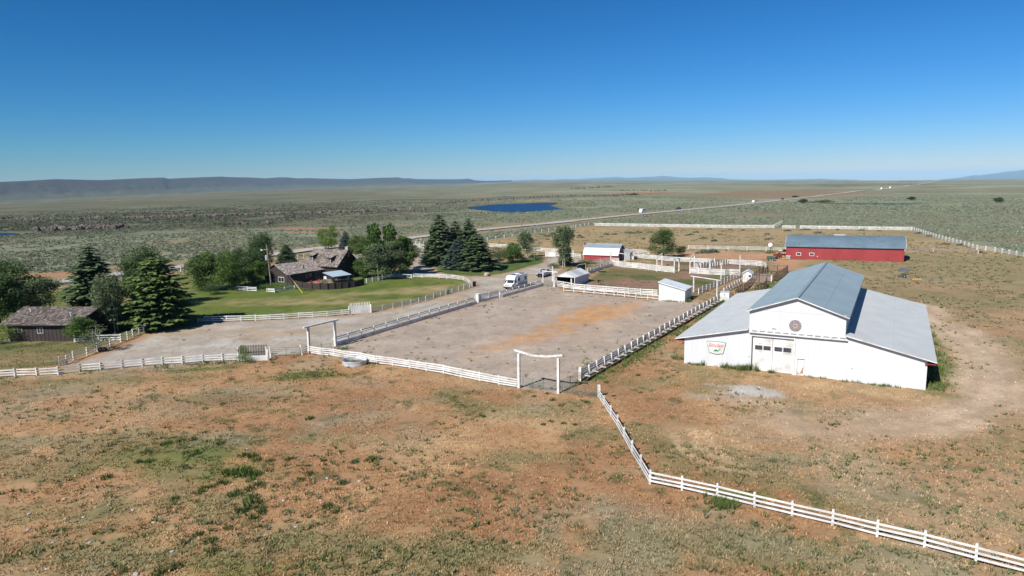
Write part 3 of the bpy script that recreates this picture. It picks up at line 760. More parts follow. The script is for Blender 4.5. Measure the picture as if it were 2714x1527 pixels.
b = MB(); BF.box(b, 26.95, 28.05, -.3, .9, 2.95, 3.05); b.build('eave_soffit', M_DKRED, barn)
b = MB(); BF.box(b, -1.05, -.05, -.3, BD, 2.98, 3.08); b.build('eave_soffit', M_RED, barn)
# sliding door track with its brackets
tr = MB(); BF.box(tr, 8.1, 19.0, -.30, -.02, 4.86, 4.98); tr = tr.build('door_track', M_TRIM, barn)
b = MB(); BF.box(b, 8.05, 19.05, -.34, -.30, 4.86, 5.06); b.build('track_cover', M_WHITE, tr)
for k in range(12): b = MB(); BF.box(b, 8.35 + k * .9, 8.95 + k * .9, -.2, -.03, 5.10, 5.15); b.build('track_bracket', M_TRIM, tr)
# two sliding door leaves, each with two louvred windows
for s0, s1, wins in ((8.43, 10.78, ((8.72, 9.62), (9.72, 10.6))), (10.83, 13.22, ((11.0, 11.93), (12.03, 12.97)))):
    b = MB(); BF.box(b, s0, s1, .26, .36, .05, 4.42); door = b.build('sliding_door', M_WHITE, barn)
    b = MB(); BF.box(b, s0 + .02, s1 - .02, .235, .26, 2.52, 2.58); BF.box(b, s0 + .02, s1 - .02, .235, .26, 3.5, 3.54); b.build('door_batten', M_WHITE, door)
    for w0, w1 in wins:
        b = MB(); BF.box(b, w0, w1, .235, .26, 2.70, 3.26); BF.box(b, w0 + .05, w1 - .05, .215, .235, 2.75, 3.21); b.v = b.v
        w = MB(); BF.box(w, w0, w1, .23, .26, 2.68, 3.24); w = w.build('window', M_TRIM, door)
        for j in range(4):
            g = MB(); BF.box(g, w0 + .04, w1 - .04, .215, .23, 2.71 + j * .13, 2.71 + j * .13 + .105); g.build('pane', M_GLASS, w)
b = MB(); BF.box(b, 13.7, 14.48, .12, .16, .02, 2.08); pd = b.build('side_door', M_WHITE, barn, label='white side door with flaking paint at its foot')
b = MB()
for pts in (((13.95, .1), (14.15, .25), (14.3, .95), (14.42, 1.0), (14.4, .1), (14.25, .35)), ((13.74, .1), (13.95, .12), (13.85, .5), (13.78, .4))): b.prism([BF(s, .112, z) for s, z in pts], BF.v * .008)
b.build('bare_wood_patch', M_TAN, pd)
b = MB(); BF.box(b, 14.38, 14.44, .08, .12, 1.0, 1.1); b.build('door_handle', M_TRIM, pd)
b = MB(); BF.box(b, 13.60, 13.70, -.04, 0, 0, 2.2); BF.box(b, 14.48, 14.58, -.04, 0, 0, 2.2); BF.box(b, 13.70, 14.48, -.04, 0, 2.10, 2.2); b.build('door_frame', M_WHITE, barn)
b = MB(); BF.box(b, 13.24, 13.42, -.08, 0, 0, 4.86); b.build('door_post', M_WHITE, barn)
b = MB(); BF.box(b, 8.34, 8.42, .0, .26, 0, 4.4); b.build('door_gap_shade', M_DARK, barn)  # dark strip painted in for the shade at the left door gap
for s, z in ((8.05, 1.75), (19.6, 1.55)): b = MB(); BF.box(b, s, s + .12, -.08, 0, z, z + .1); b.build('wall_bracket', M_TRIM, barn)
# round ornament on the gable
med = MB(); med.prism([BF(13.3 + .68 * math.cos(t * math.pi / 18), -.07, 6.12 + .68 * math.sin(t * math.pi / 18)) for t in range(36)], BF.v * .05); med = med.build('round_ornament', M_MEDD, barn)
for k in range(12):
    b = MB(); a = k * math.pi / 6 + .26; n = 7
    c, s = math.cos(a), math.sin(a)
    pts = [(.30, -.045), (.44, -.10), (.56, -.125), (.635, -.075), (.635, .075), (.56, .125), (.44, .10), (.30, .045)]
    inn = [(.36, -.02), (.46, -.05), (.55, -.06), (.575, -.03), (.575, .03), (.55, .06), (.46, .05), (.36, .02)]
    def wv(p, d): return BF(13.3 + p[0] * c - p[1] * s, d, 6.12 + p[0] * s + p[1] * c)
    for i in range(len(pts)):
        j = (i + 1) % len(pts); b.prism([wv(pts[i], -.09), wv(pts[j], -.09), wv(inn[j], -.09), wv(inn[i], -.09)], BF.v * .02)
    b.build('scallop', M_MAUVE, med)
b = MB()
for i in range(16):
    a, c = i * math.pi / 8, (i + 1) * math.pi / 8
    b.prism([BF(13.3 + r * math.cos(t), -.09, 6.12 + r * math.sin(t)) for r, t in ((.14, a), (.27, a), (.27, c), (.14, c))], BF.v * .02)
    b.prism([BF(13.3 + r * math.cos(t), -.09, 6.12 + r * math.sin(t)) for r, t in ((.0, a), (.06, a), (.06, c))], BF.v * .02)
b.build('hub_ring', M_MAUVE, med)
def lettering(name, body, size, o, u, n, m, parent, shear=0.0, ext=.012, sx=1.0, fat=0.0):
    """raised flat letters standing on a wall: o lower left corner, u along the wall, n out of it"""
    cu = bpy.data.curves.new(name, 'FONT'); cu.body = body; cu.size = size; cu.shear = shear; cu.extrude = ext; cu.offset = fat; cu.resolution_u = 3
    ob = bpy.data.objects.new(name, cu); COL.objects.link(ob); bpy.context.view_layer.update()
    me = bpy.data.meshes.new_from_object(ob.evaluated_get(bpy.context.evaluated_depsgraph_get()))
    bpy.data.objects.remove(ob)
    u = Vector(u).normalized(); w = Vector((0, 0, 1)); n = Vector(n)
    off = Vector((0, 0, 0)); p = parent
    while p is not None: off += p.location; p = p.parent
    # one object per letter: group the pieces of the text mesh that overlap along the line
    par = list(range(len(me.vertices)))
    def root(i):
        while par[i] != i: par[i] = par[par[i]]; i = par[i]
        return i
    for e in me.edges: par[root(e.vertices[0])] = root(e.vertices[1])
    isl = {}
    for v in me.vertices: isl.setdefault(root(v.index), []).append(v.index)
    ext = []
    for k, vs in isl.items():
        xs = [me.vertices[i].co.x - shear * me.vertices[i].co.y for i in vs]; ext.append([min(xs), max(xs), set(vs)])
    ext.sort(key=lambda e: e[0]); grp = []
    for e in ext:
        if grp and e[0] < grp[-1][1] - .02 * size: grp[-1][1] = max(grp[-1][1], e[1]); grp[-1][2] |= e[2]
        else: grp.append(e)
    tm = Matrix(((u.x * sx, w.x, n.x, o.x - off.x), (u.y * sx, w.y, n.y, o.y - off.y), (u.z * sx, w.z, n.z, o.z - off.z), (0, 0, 0, 1)))
    for e in grp:
        ids = sorted(e[2]); mp = {k: i for i, k in enumerate(ids)}
        m2 = bpy.data.meshes.new('letter'); m2.from_pydata([tuple(tm @ me.vertices[i].co) for i in ids], [], [tuple(mp[i] for i in f.vertices) for f in me.polygons if f.vertices[0] in mp]); m2.materials.append(m)
        o2 = bpy.data.objects.new('letter', m2); COL.objects.link(o2); o2.parent = parent
BN = BF.u.cross(Vector((0, 0, 1)))     # out of the front wall
lettering('lettering', 'Bi a', .30, BF(10.72, -.035, 5.42), BF.u, BN, M_MEDD, barn)

# shield sign
sg = thing('shield_sign', 'white shield shaped sign with red script lettering and a green dinosaur on the barn wall', 'sign', tuple(BF(4.08, -.06, 1.6)))
SO = [(2.88, 3.10), (2.95, 3.22), (4.08, 3.34), (5.18, 3.30), (5.27, 3.18), (4.98, 1.78), (4.9, 1.70), (4.15, 1.57), (3.28, 1.72), (3.22, 1.8)]
SO = [(2.86, 3.12), (2.93, 3.22), (4.07, 3.31), (5.20, 3.24), (5.28, 3.14), (4.97, 1.80), (4.90, 1.74), (4.10, 1.57), (3.27, 1.74), (3.20, 1.80)]
b = MB(); b.prism([BF(s, -.07, z) for s, z in SO], BF.v * .06); b.build('sign_border', M_SIGNG, sg)
cx, cz = 4.07, 2.5
b = MB(); b.prism([BF(cx + (s - cx) * .95, -.085, cz + (z - cz) * .93) for s, z in SO], BF.v * .02); b.build('sign_face', M_WHITE, sg)
lettering('lettering', 'Sinclair', .72, BF(3.06, -.088, 2.55), BF.u, BN, M_SIGNR, sg, shear=.28, sx=.94, fat=.0)
dino = [(3.62, 1.98), (3.78, 2.04), (3.86, 2.16), (3.98, 2.24), (4.12, 2.24), (4.24, 2.16), (4.33, 2.13), (4.42, 2.20), (4.48, 2.34), (4.53, 2.40), (4.62, 2.38), (4.61, 2.33), (4.55, 2.32), (4.50, 2.18), (4.40, 2.06), (4.30, 2.03), (4.30, 1.92), (4.24, 1.92), (4.22, 2.02), (4.10, 2.03), (4.02, 2.0), (4.00, 1.90), (3.93, 1.90), (3.93, 2.02), (3.84, 2.02), (3.74, 1.97)]
b = MB(); b.prism([BF(s, -.10, z) for s, z in dino], BF.v * .015); b.build('dinosaur_emblem', M_SIGNG, sg)

# ------------------------------------------------------------------ the long red barn
r0_, r1_ = at('E', 862, 455), at('E', 2195, 490)
RW = (r1_ - r0_).length
RF = Fr(r0_, math.degrees(math.atan2(r1_.y - r0_.y, r1_.x - r0_.x)), 63.5)
rbarn = thing('barn', 'long red barn with a curved blue steel roof and two small white windows', 'barn', tuple(r0_))
PR = [(-.35, 3.72), (.1, 4.05), (.9, 4.55), (2.0, 5.15), (3.3, 5.75), (4.8, 6.25), (6.0, 6.5), (7.0, 6.58)]
PR = PR + [(14 - d, z) for d, z in PR[-2::-1]]
b = MB(); RF.box(b, 0, RW, 0, .15, -.3, 3.62); b.build('front_wall', M_RED, rbarn)
b = MB(); RF.box(b, 0, RW, 13.85, 14, -.3, 3.62); b.build('rear_wall', M_RED, rbarn)
for s in (0.0, RW - .15): b = MB(); b.prism([RF(s, d, z - .14) for d, z in PR] + [RF(s, 13.85, -.3), RF(s, .15, -.3)], RF.u * .15); b.build('end_wall', M_RED, rbarn)
NP = 24
for k in range(NP):
    s0, s1 = -.35 + (RW + .7) * k / NP, -.35 + (RW + .7) * (k + 1) / NP
    b = MB()
    for (d0, z0), (d1, z1) in zip(PR[:-1], PR[1:]):
        b.prism([RF(s0, d0, z0 - .08), RF(s1 - .02, d0, z0 - .08), RF(s1 - .02, d1, z1 - .08), RF(s0, d1, z1 - .08)], (0, 0, .08))
        b.prism([RF(s1 - .09, d0, z0), RF(s1, d0, z0), RF(s1, d1, z1), RF(s1 - .09, d1, z1)], (0, 0, .045))
    b.build('roof_panel', M_ROOFM, rbarn)
b = MB(); RF.box(b, -.1, RW + .1, -.3, .02, 3.50, 3.62); b.build('eave_shade_strip', M_BLACK, rbarn)  # black strip that paints the shadow under the eave
for s in (-.42, RW + .36):
    b = MB()
    for (d0, z0), (d1, z1) in zip(PR[:-1], PR[1:]): b.prism([RF(s, d0, z0 - .2), RF(s + .06, d0, z0 - .2), RF(s + .06, d1, z1 - .2), RF(s, d1, z1 - .2)], (0, 0, .24))
    b.build('rake_board', M_WHITE, rbarn)
b = MB(); RF.box(b, 12.2, 15.2, 6.7, 7.3, 6.6, 6.75); b.build('ridge_vent', M_WHITE, rbarn)
for s in (2.75, 6.25):
    w = MB(); RF.box(w, s, s + 1.3, -.06, 0, 1.1, 2.0); w = w.build('window', M_WHITE, rbarn)
    for j in (0, 1): g = MB(); RF.box(g, s + .13 + j * .54, s + .63 + j * .54, -.075, -.06, 1.22, 1.88); g.build('pane', M_GLASS, w)
b = MB(); RF.box(b, 8.25, 8.5, -.08, 0, .9, 1.12); b.build('meter_box', M_WHITE, rbarn)
wall_ribs('siding_rib', rbarn, RF, [(0.1, RW - .1, lambda s: .1, lambda s: 3.45)], M_RED, .75)
b = MB(); RF.box(b, RW + .0, RW + .1, 1, 4.5, 0, 2.9); b.build('end_door', M_DKRED, rbarn)

# ------------------------------------------------------------------ the small red gambrel barn
g1 = at('D', 985, 735); GU = dirv(-25); GW = 10.3; g0 = g1 - GU * GW
GF = Fr(g0, -25, 63)
gb = thing('small_barn', 'small red barn with a gambrel roof, white lower slope and grey upper slope', 'barn', tuple(g0))
b = MB(); GF.box(b, 0, GW, 0, .15, -.2, 1.75); b.build('front_wall', M_RED, gb)
GP = [(0, 1.72), (1.2, 3.5), (3.3, 4.5), (5.4, 3.5), (6.6, 1.72)]
for s in (0, GW - .15):
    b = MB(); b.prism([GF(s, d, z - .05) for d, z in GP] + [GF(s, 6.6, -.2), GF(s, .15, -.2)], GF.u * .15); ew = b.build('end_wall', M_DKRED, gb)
    if s: b = MB(); GF.box(b, GW, GW + .05, 2.4, 4.2, 0, 2.3); b.build('end_door', M_DARK, ew); b = MB(); GF.box(b, GW, GW + .05, 2.9, 3.7, 2.9, 3.6); b.build('loft_door', M_TRIM, ew)
for (d0, z0), (d1, z1), m, nm, lab in (((-.35, 1.58), (1.2, 3.56), M_WSIDE, 'roof', 'steep white lower roof slope'), ((1.2, 3.56), (3.3, 4.58), M_ROOFB, 'roof', 'grey upper roof slope'), ((3.3, 4.58), (5.4, 3.56), M_ROOFB, 'roof', 'grey rear upper slope'), ((5.4, 3.56), (6.95, 1.58), M_WSIDE, 'roof', 'white rear lower slope')):
    q = [GF(-.3, d0, z0), GF(GW + .3, d0, z0), GF(GW + .3, d1, z1), GF(-.3, d1, z1)]
    b = MB(); slab(b, q, .09); ro = b.build(nm, m, gb, label=lab)
    ribs('roof_seam', ro, q[0], q[1], q[2], q[3], 16, m, .06, .04)
b = MB(); b.beam(GF(-.3, 3.3, 4.62), GF(GW + .3, 3.3, 4.62), .3, .08); b.build('ridge_cap', M_WHITE, gb)
for s in (-.34, GW + .3):
    b = MB()
    for (d0, z0), (d1, z1) in zip([(-.35, 1.58), (1.2, 3.56), (3.3, 4.58), (5.4, 3.56)], [(1.2, 3.56), (3.3, 4.58), (5.4, 3.56), (6.95, 1.58)]):
        b.prism([GF(s, d0, z0 - .14), GF(s + .04, d0, z0 - .14), GF(s + .04, d1, z1 - .14), GF(s, d1, z1 - .14)], (0, 0, .16))
    b.build('rake_board', M_WHITE, gb)
b = MB(); b.prism([GF(GW, 3.6, -.2), GF(GW + 2.6, 3.6, -.2), GF(GW + 2.6, 3.6, 2.2), GF(GW, 3.6, 3.2)], GF.v * 3.0); lt = b.build('lean_to', M_TRIM, gb, label='grey lean-to on the right end')
b = MB(); slab(b, [GF(GW, 3.4, 3.3), GF(GW + 2.9, 3.4, 2.25), GF(GW + 2.9, 6.8, 2.25), GF(GW, 6.8, 3.3)], .08); b.build('lean_to_roof', M_ROOFG, lt)
w0, w1 = at('D', 1163, 716), at('D', 1225, 714)
wg = thing('panel_screen', 'tall white board screen beside the small red barn', 'screen', tuple(w0))
for k in range(5): board('plank', wg, w0.lerp(w1, k / 5 + .01) + Vector((0, 0, 1.0)), w0.lerp(w1, k / 5 + .19) + Vector((0, 0, 1.0)), .05, 2.1, M_WHITE)
for t in (0, 1): piece('post', wg, w0.lerp(w1, t) + Vector((0, .08, 1.0)), (.12, .12, 2.4), M_WPOST)

# ------------------------------------------------------------------ two white sheds by the arena
so = at('D', 1592, 1320); SF = Fr(so, -26.9, 61)
sh = thing('shed', 'white shed with a one way sloping roof at the back of the arena', 'shed', tuple(so))
b = MB(); b.prism([SF(0, 0, -.2), SF(5.15, 0, -.2), SF(5.15, 0, 2.45), SF(0, 0, 3.68)], SF.v * .12); b.build('front_wall', M_WSIDE, sh)
b = MB(); b.prism([SF(0, 4.5, -.2), SF(5.15, 4.5, -.2), SF(5.15, 4.5, 2.45), SF(0, 4.5, 3.68)], SF.v * .12); b.build('rear_wall', M_WSIDE, sh)
b = MB(); SF.box(b, 0, .12, .12, 4.5, -.2, 3.62); b.build('side_wall', M_WSIDE, sh)
b = MB(); SF.box(b, 5.03, 5.15, .12, 4.5, -.2, 2.42); b.build('side_wall', M_WSIDE, sh)
q = [SF(-.15, -.2, 3.79), SF(5.4, -.2, 2.46), SF(5.4, 4.75, 2.46), SF(-.15, 4.75, 3.79)]
M_ROOFS = mat('light_steel_roof', (.46, .52, .55), .4, .06, .5, spec=.5)
b = MB(); slab(b, q, .1); ro = b.build('roof', M_ROOFS, sh); ribs('roof_seam', ro, q[0], q[3], q[2], q[1], 9, M_ROOFS, .05, .03)
b = MB(); b.beam(SF(-.15, -.22, 3.7), SF(5.4, -.22, 2.37), .05, .2); b.build('fascia_board', M_WHITE, sh)
b = MB(); SF.box(b, 5.15, 5.2, 2.9, 4.1, 0, 2.0); b.build('side_door', M_WHITE, sh)

lo = at('P', 845, 1110); lo = Vector((10.1, 157.6, 0)); LF = Fr(lo, -30, 61.3)
ls = thing('shed', 'open fronted white gabled shed beside the tall white gate posts', 'shed', tuple(lo))
LW, LD = 4.65, 8.2
for s in (0, LW - .1): b = MB(); LF.box(b, s, s + .1, .2, LD, -.2, 2.05); b.build('side_wall', M_WSIDE, ls)
b = MB(); b.prism([LF(0, LD - .1, -.2), LF(LW, LD - .1, -.2), LF(LW, LD - .1, 2.05), LF(LW / 2, LD - .1, 3.0), LF(0, LD - .1, 2.05)], LF.v * .1); b.build('rear_wall', M_WSIDE, ls)
b = MB(); b.prism([LF(-.1, 0, 1.98), LF(LW + .1, 0, 1.98), LF(LW + .1, 0, 2.12), LF(LW / 2, 0, 3.02), LF(-.1, 0, 2.12)], LF.v * .1); b.build('gable_board', M_WHITE, ls)
for s in (.06, LW - .06): piece('post', ls, LF(s, .1, 1), (.14, .14, 2.2), M_WPOST, (0, 0, R(-30)))
for q, lab in (([LF(-.25, -.1, 2.03), LF(LW / 2, -.1, 3.1), LF(LW / 2, LD + .2, 3.1), LF(-.25, LD + .2, 2.03)], 'left'), ([LF(LW / 2, -.1, 3.1), LF(LW + .25, -.1, 2.03), LF(LW + .25, LD + .2, 2.03), LF(LW / 2, LD + .2, 3.1)], 'right')):
    b = MB(); slab(b, q, .08); ro = b.build('roof', M_WSIDE, ls)
    for t0, t1 in ((.0, .30), (.302, .70), (.702, 1.0)):
        e = [q[0].lerp(q[3], t0), q[1].lerp(q[2], t0), q[1].lerp(q[2], t1), q[0].lerp(q[3], t1)]
        b = MB(); b.prism([p + Vector((0, 0, .004)) for p in e], (0, 0, .03)); b.build('roof_panel', M_ROOFG if .2 < t0 < .5 else M_WSIDE, ro)
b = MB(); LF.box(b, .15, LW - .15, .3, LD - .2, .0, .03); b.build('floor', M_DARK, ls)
b = MB(); LF.box(b, .10, .14, .3, LD - .15, .1, 2.0); LF.box(b, LW - .14, LW - .10, .3, LD - .15, .1, 2.0); LF.box(b, .14, LW - .14, LD - .18, LD - .14, .1, 2.0); b.build('inner_shade_sheets', M_DARK, ls)  # dark sheets colour in the shade inside the open shed
b = MB(); LF.box(b, .3, LW - .3, 2.2, 2.6, .3, .6); b.build('feed_trough', M_GREENP, ls)

# ------------------------------------------------------------------ houses: shake roofs laid in courses
SHAKES = [(.20, .165, .145), (.155, .125, .11), (.25, .215, .19), (.12, .10, .09), (.29, .255, .23)]
def shake_roof(name, parent, q, courses, seed, tone=1.0, w=.34, label=None, th=.05):
    """q: eave left, eave right, ridge right, ridge left; overlapping rows of separate uneven shakes in one mesh"""
    rnd = random.Random(seed); V = []; F = []; C = []
    q = [Vector(p) for p in q]; n = (q[1] - q[0]).cross(q[3] - q[0]).normalized(); n = n if n.z > 0 else -n
    base = MB(); slab(base, q, .12); ro = base.build(name, M_DARK, parent, label=label)
    off = Vector((0, 0, 0)); p = parent
    while p is not None: off += p.location; p = p.parent
    for r in range(courses):
        t0 = r / courses; t1 = min(1, (r + 1.12) / courses); a0, a1 = q[0].lerp(q[3], t0), q[1].lerp(q[2], t0); c0, c1 = q[0].lerp(q[3], t1), q[1].lerp(q[2], t1)
        L = (a1 - a0).length; x = 0.0
        while x < L:
            ww = w * rnd.uniform(.55, 1.35); x1 = min(L, x + ww - .02); s0, s1 = x / L, x1 / L; dip = rnd.uniform(-.025, .02); lift = th * rnd.uniform(.7, 1.4)
            dn = (a0 - c0) * (dip * 2)
            pl = [a0.lerp(a1, s0) + dn, a0.lerp(a1, s1) + dn, c0.lerp(c1, s1), c0.lerp(c1, s0)]
            i = len(V)
            for k, pp in enumerate(pl): V.append(pp + n * .004 - off)
            for k, pp in enumerate(pl): V.append(pp + n * (lift if k < 2 else .012) - off)
            F += [(i + 4, i + 5, i + 6, i + 7), (i, i + 1, i + 5, i + 4), (i + 1, i + 2, i + 6, i + 5), (i + 3, i, i + 4, i + 7)]
            c = np.array(rnd.choice(SHAKES)) * rnd.uniform(.8, 1.2) * tone; C += [c] * 8; x += ww
    me = np_mesh('shake', np.array([tuple(v) for v in V]), np.array(F), np.array(C), M_SHAKE)
    add_obj('shake', me, ro, 'stuff'); return ro
def win(f, parent, s, z, w, h, d=0.0, n=2, m=M_WHITE, face='front'):
    fr = MB(); f.box(fr, s, s + w, d - .05, d, z, z + h); fr = fr.build('window', m, parent)
    for k in range(n):
        g = MB(); f.box(g, s + .07 + k * (w - .07) / n, s + (k + 1) * (w - .07) / n, d - .062, d - .05, z + .07, z + h - .07); g.build('pane', M_GLASS, fr)
    return fr

# cabin on the left
co = at('G', 90, 460); CF = Fr(co, -3.9)
cab = thing('cabin', 'dark brown board and batten cabin with a grey shake roof at the left edge', 'cabin', tuple(co))
CW, CD = 10.7, 9.0
b = MB(); CF.box(b, 0, CW, 0, .15, -.3, 2.75); b.build('front_wall', M_BROWN2, cab)
b = MB(); CF.box(b, 0, CW, CD - .15, CD, -.3, 2.75); b.build('rear_wall', M_BROWN, cab)
RZ, RD = 4.55, 5.3
for s in (0, CW - .15): b = MB(); b.prism([CF(s, .15, -.3), CF(s, CD - .15, -.3), CF(s, CD, 2.75), CF(s, RD, RZ - .12), CF(s, 0, 2.75)], CF.u * .15); b.build('end_wall', M_BROWN, cab)
for k in range(17): s = .05 + k * .655; b = MB(); CF.box(b, s, s + .06, -.035, 0, 0, 2.65); b.build('batten', M_BROWN, cab)
b = MB(); CF.box(b, 0, CW, -.05, 0, 2.2, 2.32); b.build('trim_board', M_BROWN, cab)
shake_roof('roof', cab, [CF(-.95, -.6, 2.72), CF(CW + .7, -.6, 2.72), CF(CW + 1.35, RD, RZ), CF(-1.3, RD, RZ)], 15, 5, .62, .42, 'front slope of weathered shakes')
shake_roof('roof', cab, [CF(-1.3, RD, RZ), CF(CW + 1.35, RD, RZ), CF(CW + 1.3, CD + 1.6, 2.5), CF(-.9, CD + 1.6, 2.5)], 10, 6, .62, .5, 'rear slope of weathered shakes')
win(CF, cab, .98, 1.42, 1.4, .68, 0); win(CF, cab, 4.85, 1.30, 1.0, .98, 0)
b = MB(); b.lathe([(.07, 0), (.07, .55), (.12, .55), (.12, .65), (.0, .65)], 8, CF(1.25, 3.6, 3.9)); b.build('vent_pipe', M_WHITE, cab)
b = MB(); b.lathe([(.3, 0), (.14, .1), (.14, .7), (.22, .72), (.22, .85), (0, .9)], 10, CF(9.1, 2.2, 3.4)); b.build('stove_pipe', M_GALV, cab)
for d in (CD + 1.2,):
    for s in (CW + .9, CW - 3): piece('porch_post', cab, CF(s, d, 1.2), (.2, .2, 2.6), M_BROWN)
# main house
wE1, wE2 = Vector((-53.2, 163.8, 2.45)), Vector((-45.3, 176.9, 2.45)); wR1, wR2 = Vector((-57.2, 166.7, 4.7)), Vector((-49.1, 180.6, 4.25))
house = thing('house', 'dark brown ranch house with shake roofs, two dormers and a low wing', 'house', (-50, 172, 0))
vv = Vector((.515, .857, 0)); uu = Vector((.857, -.515, 0))
mE1, mE2 = wR1 * 2 - wE1, wR2 * 2 - wE2; mE1.z = mE2.z = 2.45
shake_roof('roof', house, [wE1, wE2, wR2, wR1], 17, 7, 2.3, .40, 'pale shake roof of the low wing', .03)
shake_roof('roof', house, [wR1, wR2, mE2, mE1], 8, 8, 1.2, .6, 'far slope of the low wing')
HF = Fr((-52.85, 164.6), math.degrees(math.atan2(vv.y, vv.x)), 149)   # s runs along the wing, d into it
b = MB(); HF.box(b, 0, 14.0, 0, .15, -.2, 2.4); b.build('patio_wall_boards', M_BROWN, house)
gl = Fr((-52.85, 164.6), 149, 59)
b = MB(); b.prism([gl(0, 0, -.2), gl(0, 0, 2.35), gl(4.4, 0, 4.5), gl(8.8, 0, 2.35), gl(8.8, 0, -.2)], gl.v * .15); b.build('end_wall', M_BROWN2, house)
fr = MB(); gl.box(fr, 1.9, 3.9, -.06, 0, .5, 1.75); fr = fr.build('window', M_WHITE, house)
for k in (0, 1): g = MB(); gl.box(g, 2.0 + k * .95, 2.85 + k * .95, -.075, -.06, .6, 1.65); g.build('pane', M_GLASS, fr)
def hwin(s, z, w, h, n=2, m=M_TRIM):
    f = MB(); HF.box(f, s, s + w, -.05, 0, z, z + h); f = f.build('window', m, house)
    for k in range(n): g = MB(); HF.box(g, s + .06 + k * (w - .06) / n, s + (k + 1) * (w - .06) / n, -.065, -.05, z + .06, z + h - .06); g.build('pane', M_GLASS, f)
hwin(4.9, 1.1, .75, .8); hwin(6.1, 1.3, .7, .7); hwin(8.2, .15, 1.9, 2.0, 3); hwin(10.6, .15, 1.7, 2.0, 2)
E_, R_ = Vector((-43.18, 171.6, 3.2)), Vector((-41.02, 175.2, 7.1)); ML = 11.4
B_ = R_ + Vector((R_.x - E_.x, R_.y - E_.y, 0)); B_.z = 3.2
um = dirv(153)
shake_roof('roof', house, [E_ + um * ML, E_, R_, R_ + um * ML], 17, 9, .92, .42, 'steep main roof with dormers')
shake_roof('roof', house, [R_ + um * ML, R_, B_, B_ + um * ML], 10, 10, .9, .6, 'rear slope of the main roof')
b = MB(); p0, p1 = E_ - um * -.45 + Vector((.25, .45, -.05)), B_ - um * -.45 - Vector((.25, .45, .05))
b.prism([Vector((p0.x, p0.y, -.2)), p0, R_ + um * .45 - Vector((0, 0, .15)), p1, Vector((p1.x, p1.y, -.2))], um * .15); ew = b.build('gable_wall', M_BROWN, house)
for z, t in ((5.9, .42), (4.2, .3)):
    c = p0.lerp(p1, t); b = MB(); b.lump(c + Vector((0, 0, z - c.z)) - um * .06, .16, 3, 1); b.build('wall_lamp', M_TRIM, ew)
b = MB(); b.prism([Vector((p0.x, p0.y, -.2)), p0, p0 + um * (ML - .9), Vector((p0.x, p0.y, -.2)) + um * (ML - .9)], vv * .15); b.build('front_wall', M_BROWN, house)
b = MB(); q0 = p1; b.prism([Vector((q0.x, q0.y, -.2)), q0, q0 + um * (ML - .9), Vector((q0.x, q0.y, -.2)) + um * (ML - .9)], -vv * .15); b.build('rear_wall', M_BROWN, house)
b = MB(); s = p0 + um * (ML - .9); e = p1 + um * (ML - .9); b.prism([Vector((s.x, s.y, -.2)), s, R_ + um * (ML - .45) - Vector((0, 0, .15)), e, Vector((e.x, e.y, -.2))], -um * .15); b.build('gable_wall', M_BROWN, house)
b = MB(); b.beam(E_ + Vector((0, 0, -.02)) - um * .05, R_ + Vector((0, 0, -.02)) - um * .05, .06, .22); b.build('rake_board', M_BROWN2, house)
nS = (E_ - (E_ + um)).cross(R_ - E_); nS = nS.normalized(); nS = nS if nS.z > 0 else -nS
for px_, pz, wd, hg in ((1302, 876, .75, 1.25), (1038, 838, .75, 1.2)):
    p = hit('B', px_, pz, E_, nS)
    df = Fr((p.x, p.y), -27, 63)
    dm = MB(); df.box(dm, -wd * .9, wd * .9, .0, 2.2, p.z - .6, p.z + hg + .1); dm = dm.build('dormer', M_BROWN, house)
    w = MB(); df.box(w, -wd / 2 - .06, wd / 2 + .06, -.06, 0, p.z - .05, p.z + hg); w = w.build('window', M_WHITE, dm)
    for k in (0, 1): g = MB(); df.box(g, -wd / 2 + .03 + k * wd / 2, wd / 2 * (k) - .05, -.075, -.06, p.z + .03, p.z + hg - .08); g.build('pane', M_GLASS, w)
    shake_roof('dormer_roof', dm, [df(-wd * 1.15, -.45, p.z + hg + .1), df(wd * 1.15, -.45, p.z + hg + .1), df(wd * 1.15, 2.6, p.z + hg + .75), df(-wd * 1.15, 2.6, p.z + hg + .75)], 5, 12, 1.05, .4)
ch = R_ + um * .9 + vv * .7
b = MB(); b.box((ch.x, ch.y, 6.6), (.9, .9, 2.6), R(-27)); b.build('chimney', M_STONE, house)
q = [at('B', 1745, 862, 2.7), at('B', 1900, 850, 2.7), at('B', 1880, 735, 4.3), at('B', 1650, 755, 4.3)]
shake_roof('roof', house, q, 9, 13, 1.25, .45, 'small shake roof of the rear annex')
b = MB(); b.prism([Vector((p.x, p.y, -.2)) for p in (q[0], q[1], q[2], q[3])], (0, 0, 2.7)); b.build('annex_wall', M_BROWN, house)
b = MB(); b.lathe([(.12, 0), (.12, .9), (.2, .95), (0, 1.05)], 8, wE1.lerp(wE2, .42) + Vector((-1.2, .9, .55))); b.build('stove_pipe', M_BLACK, house)
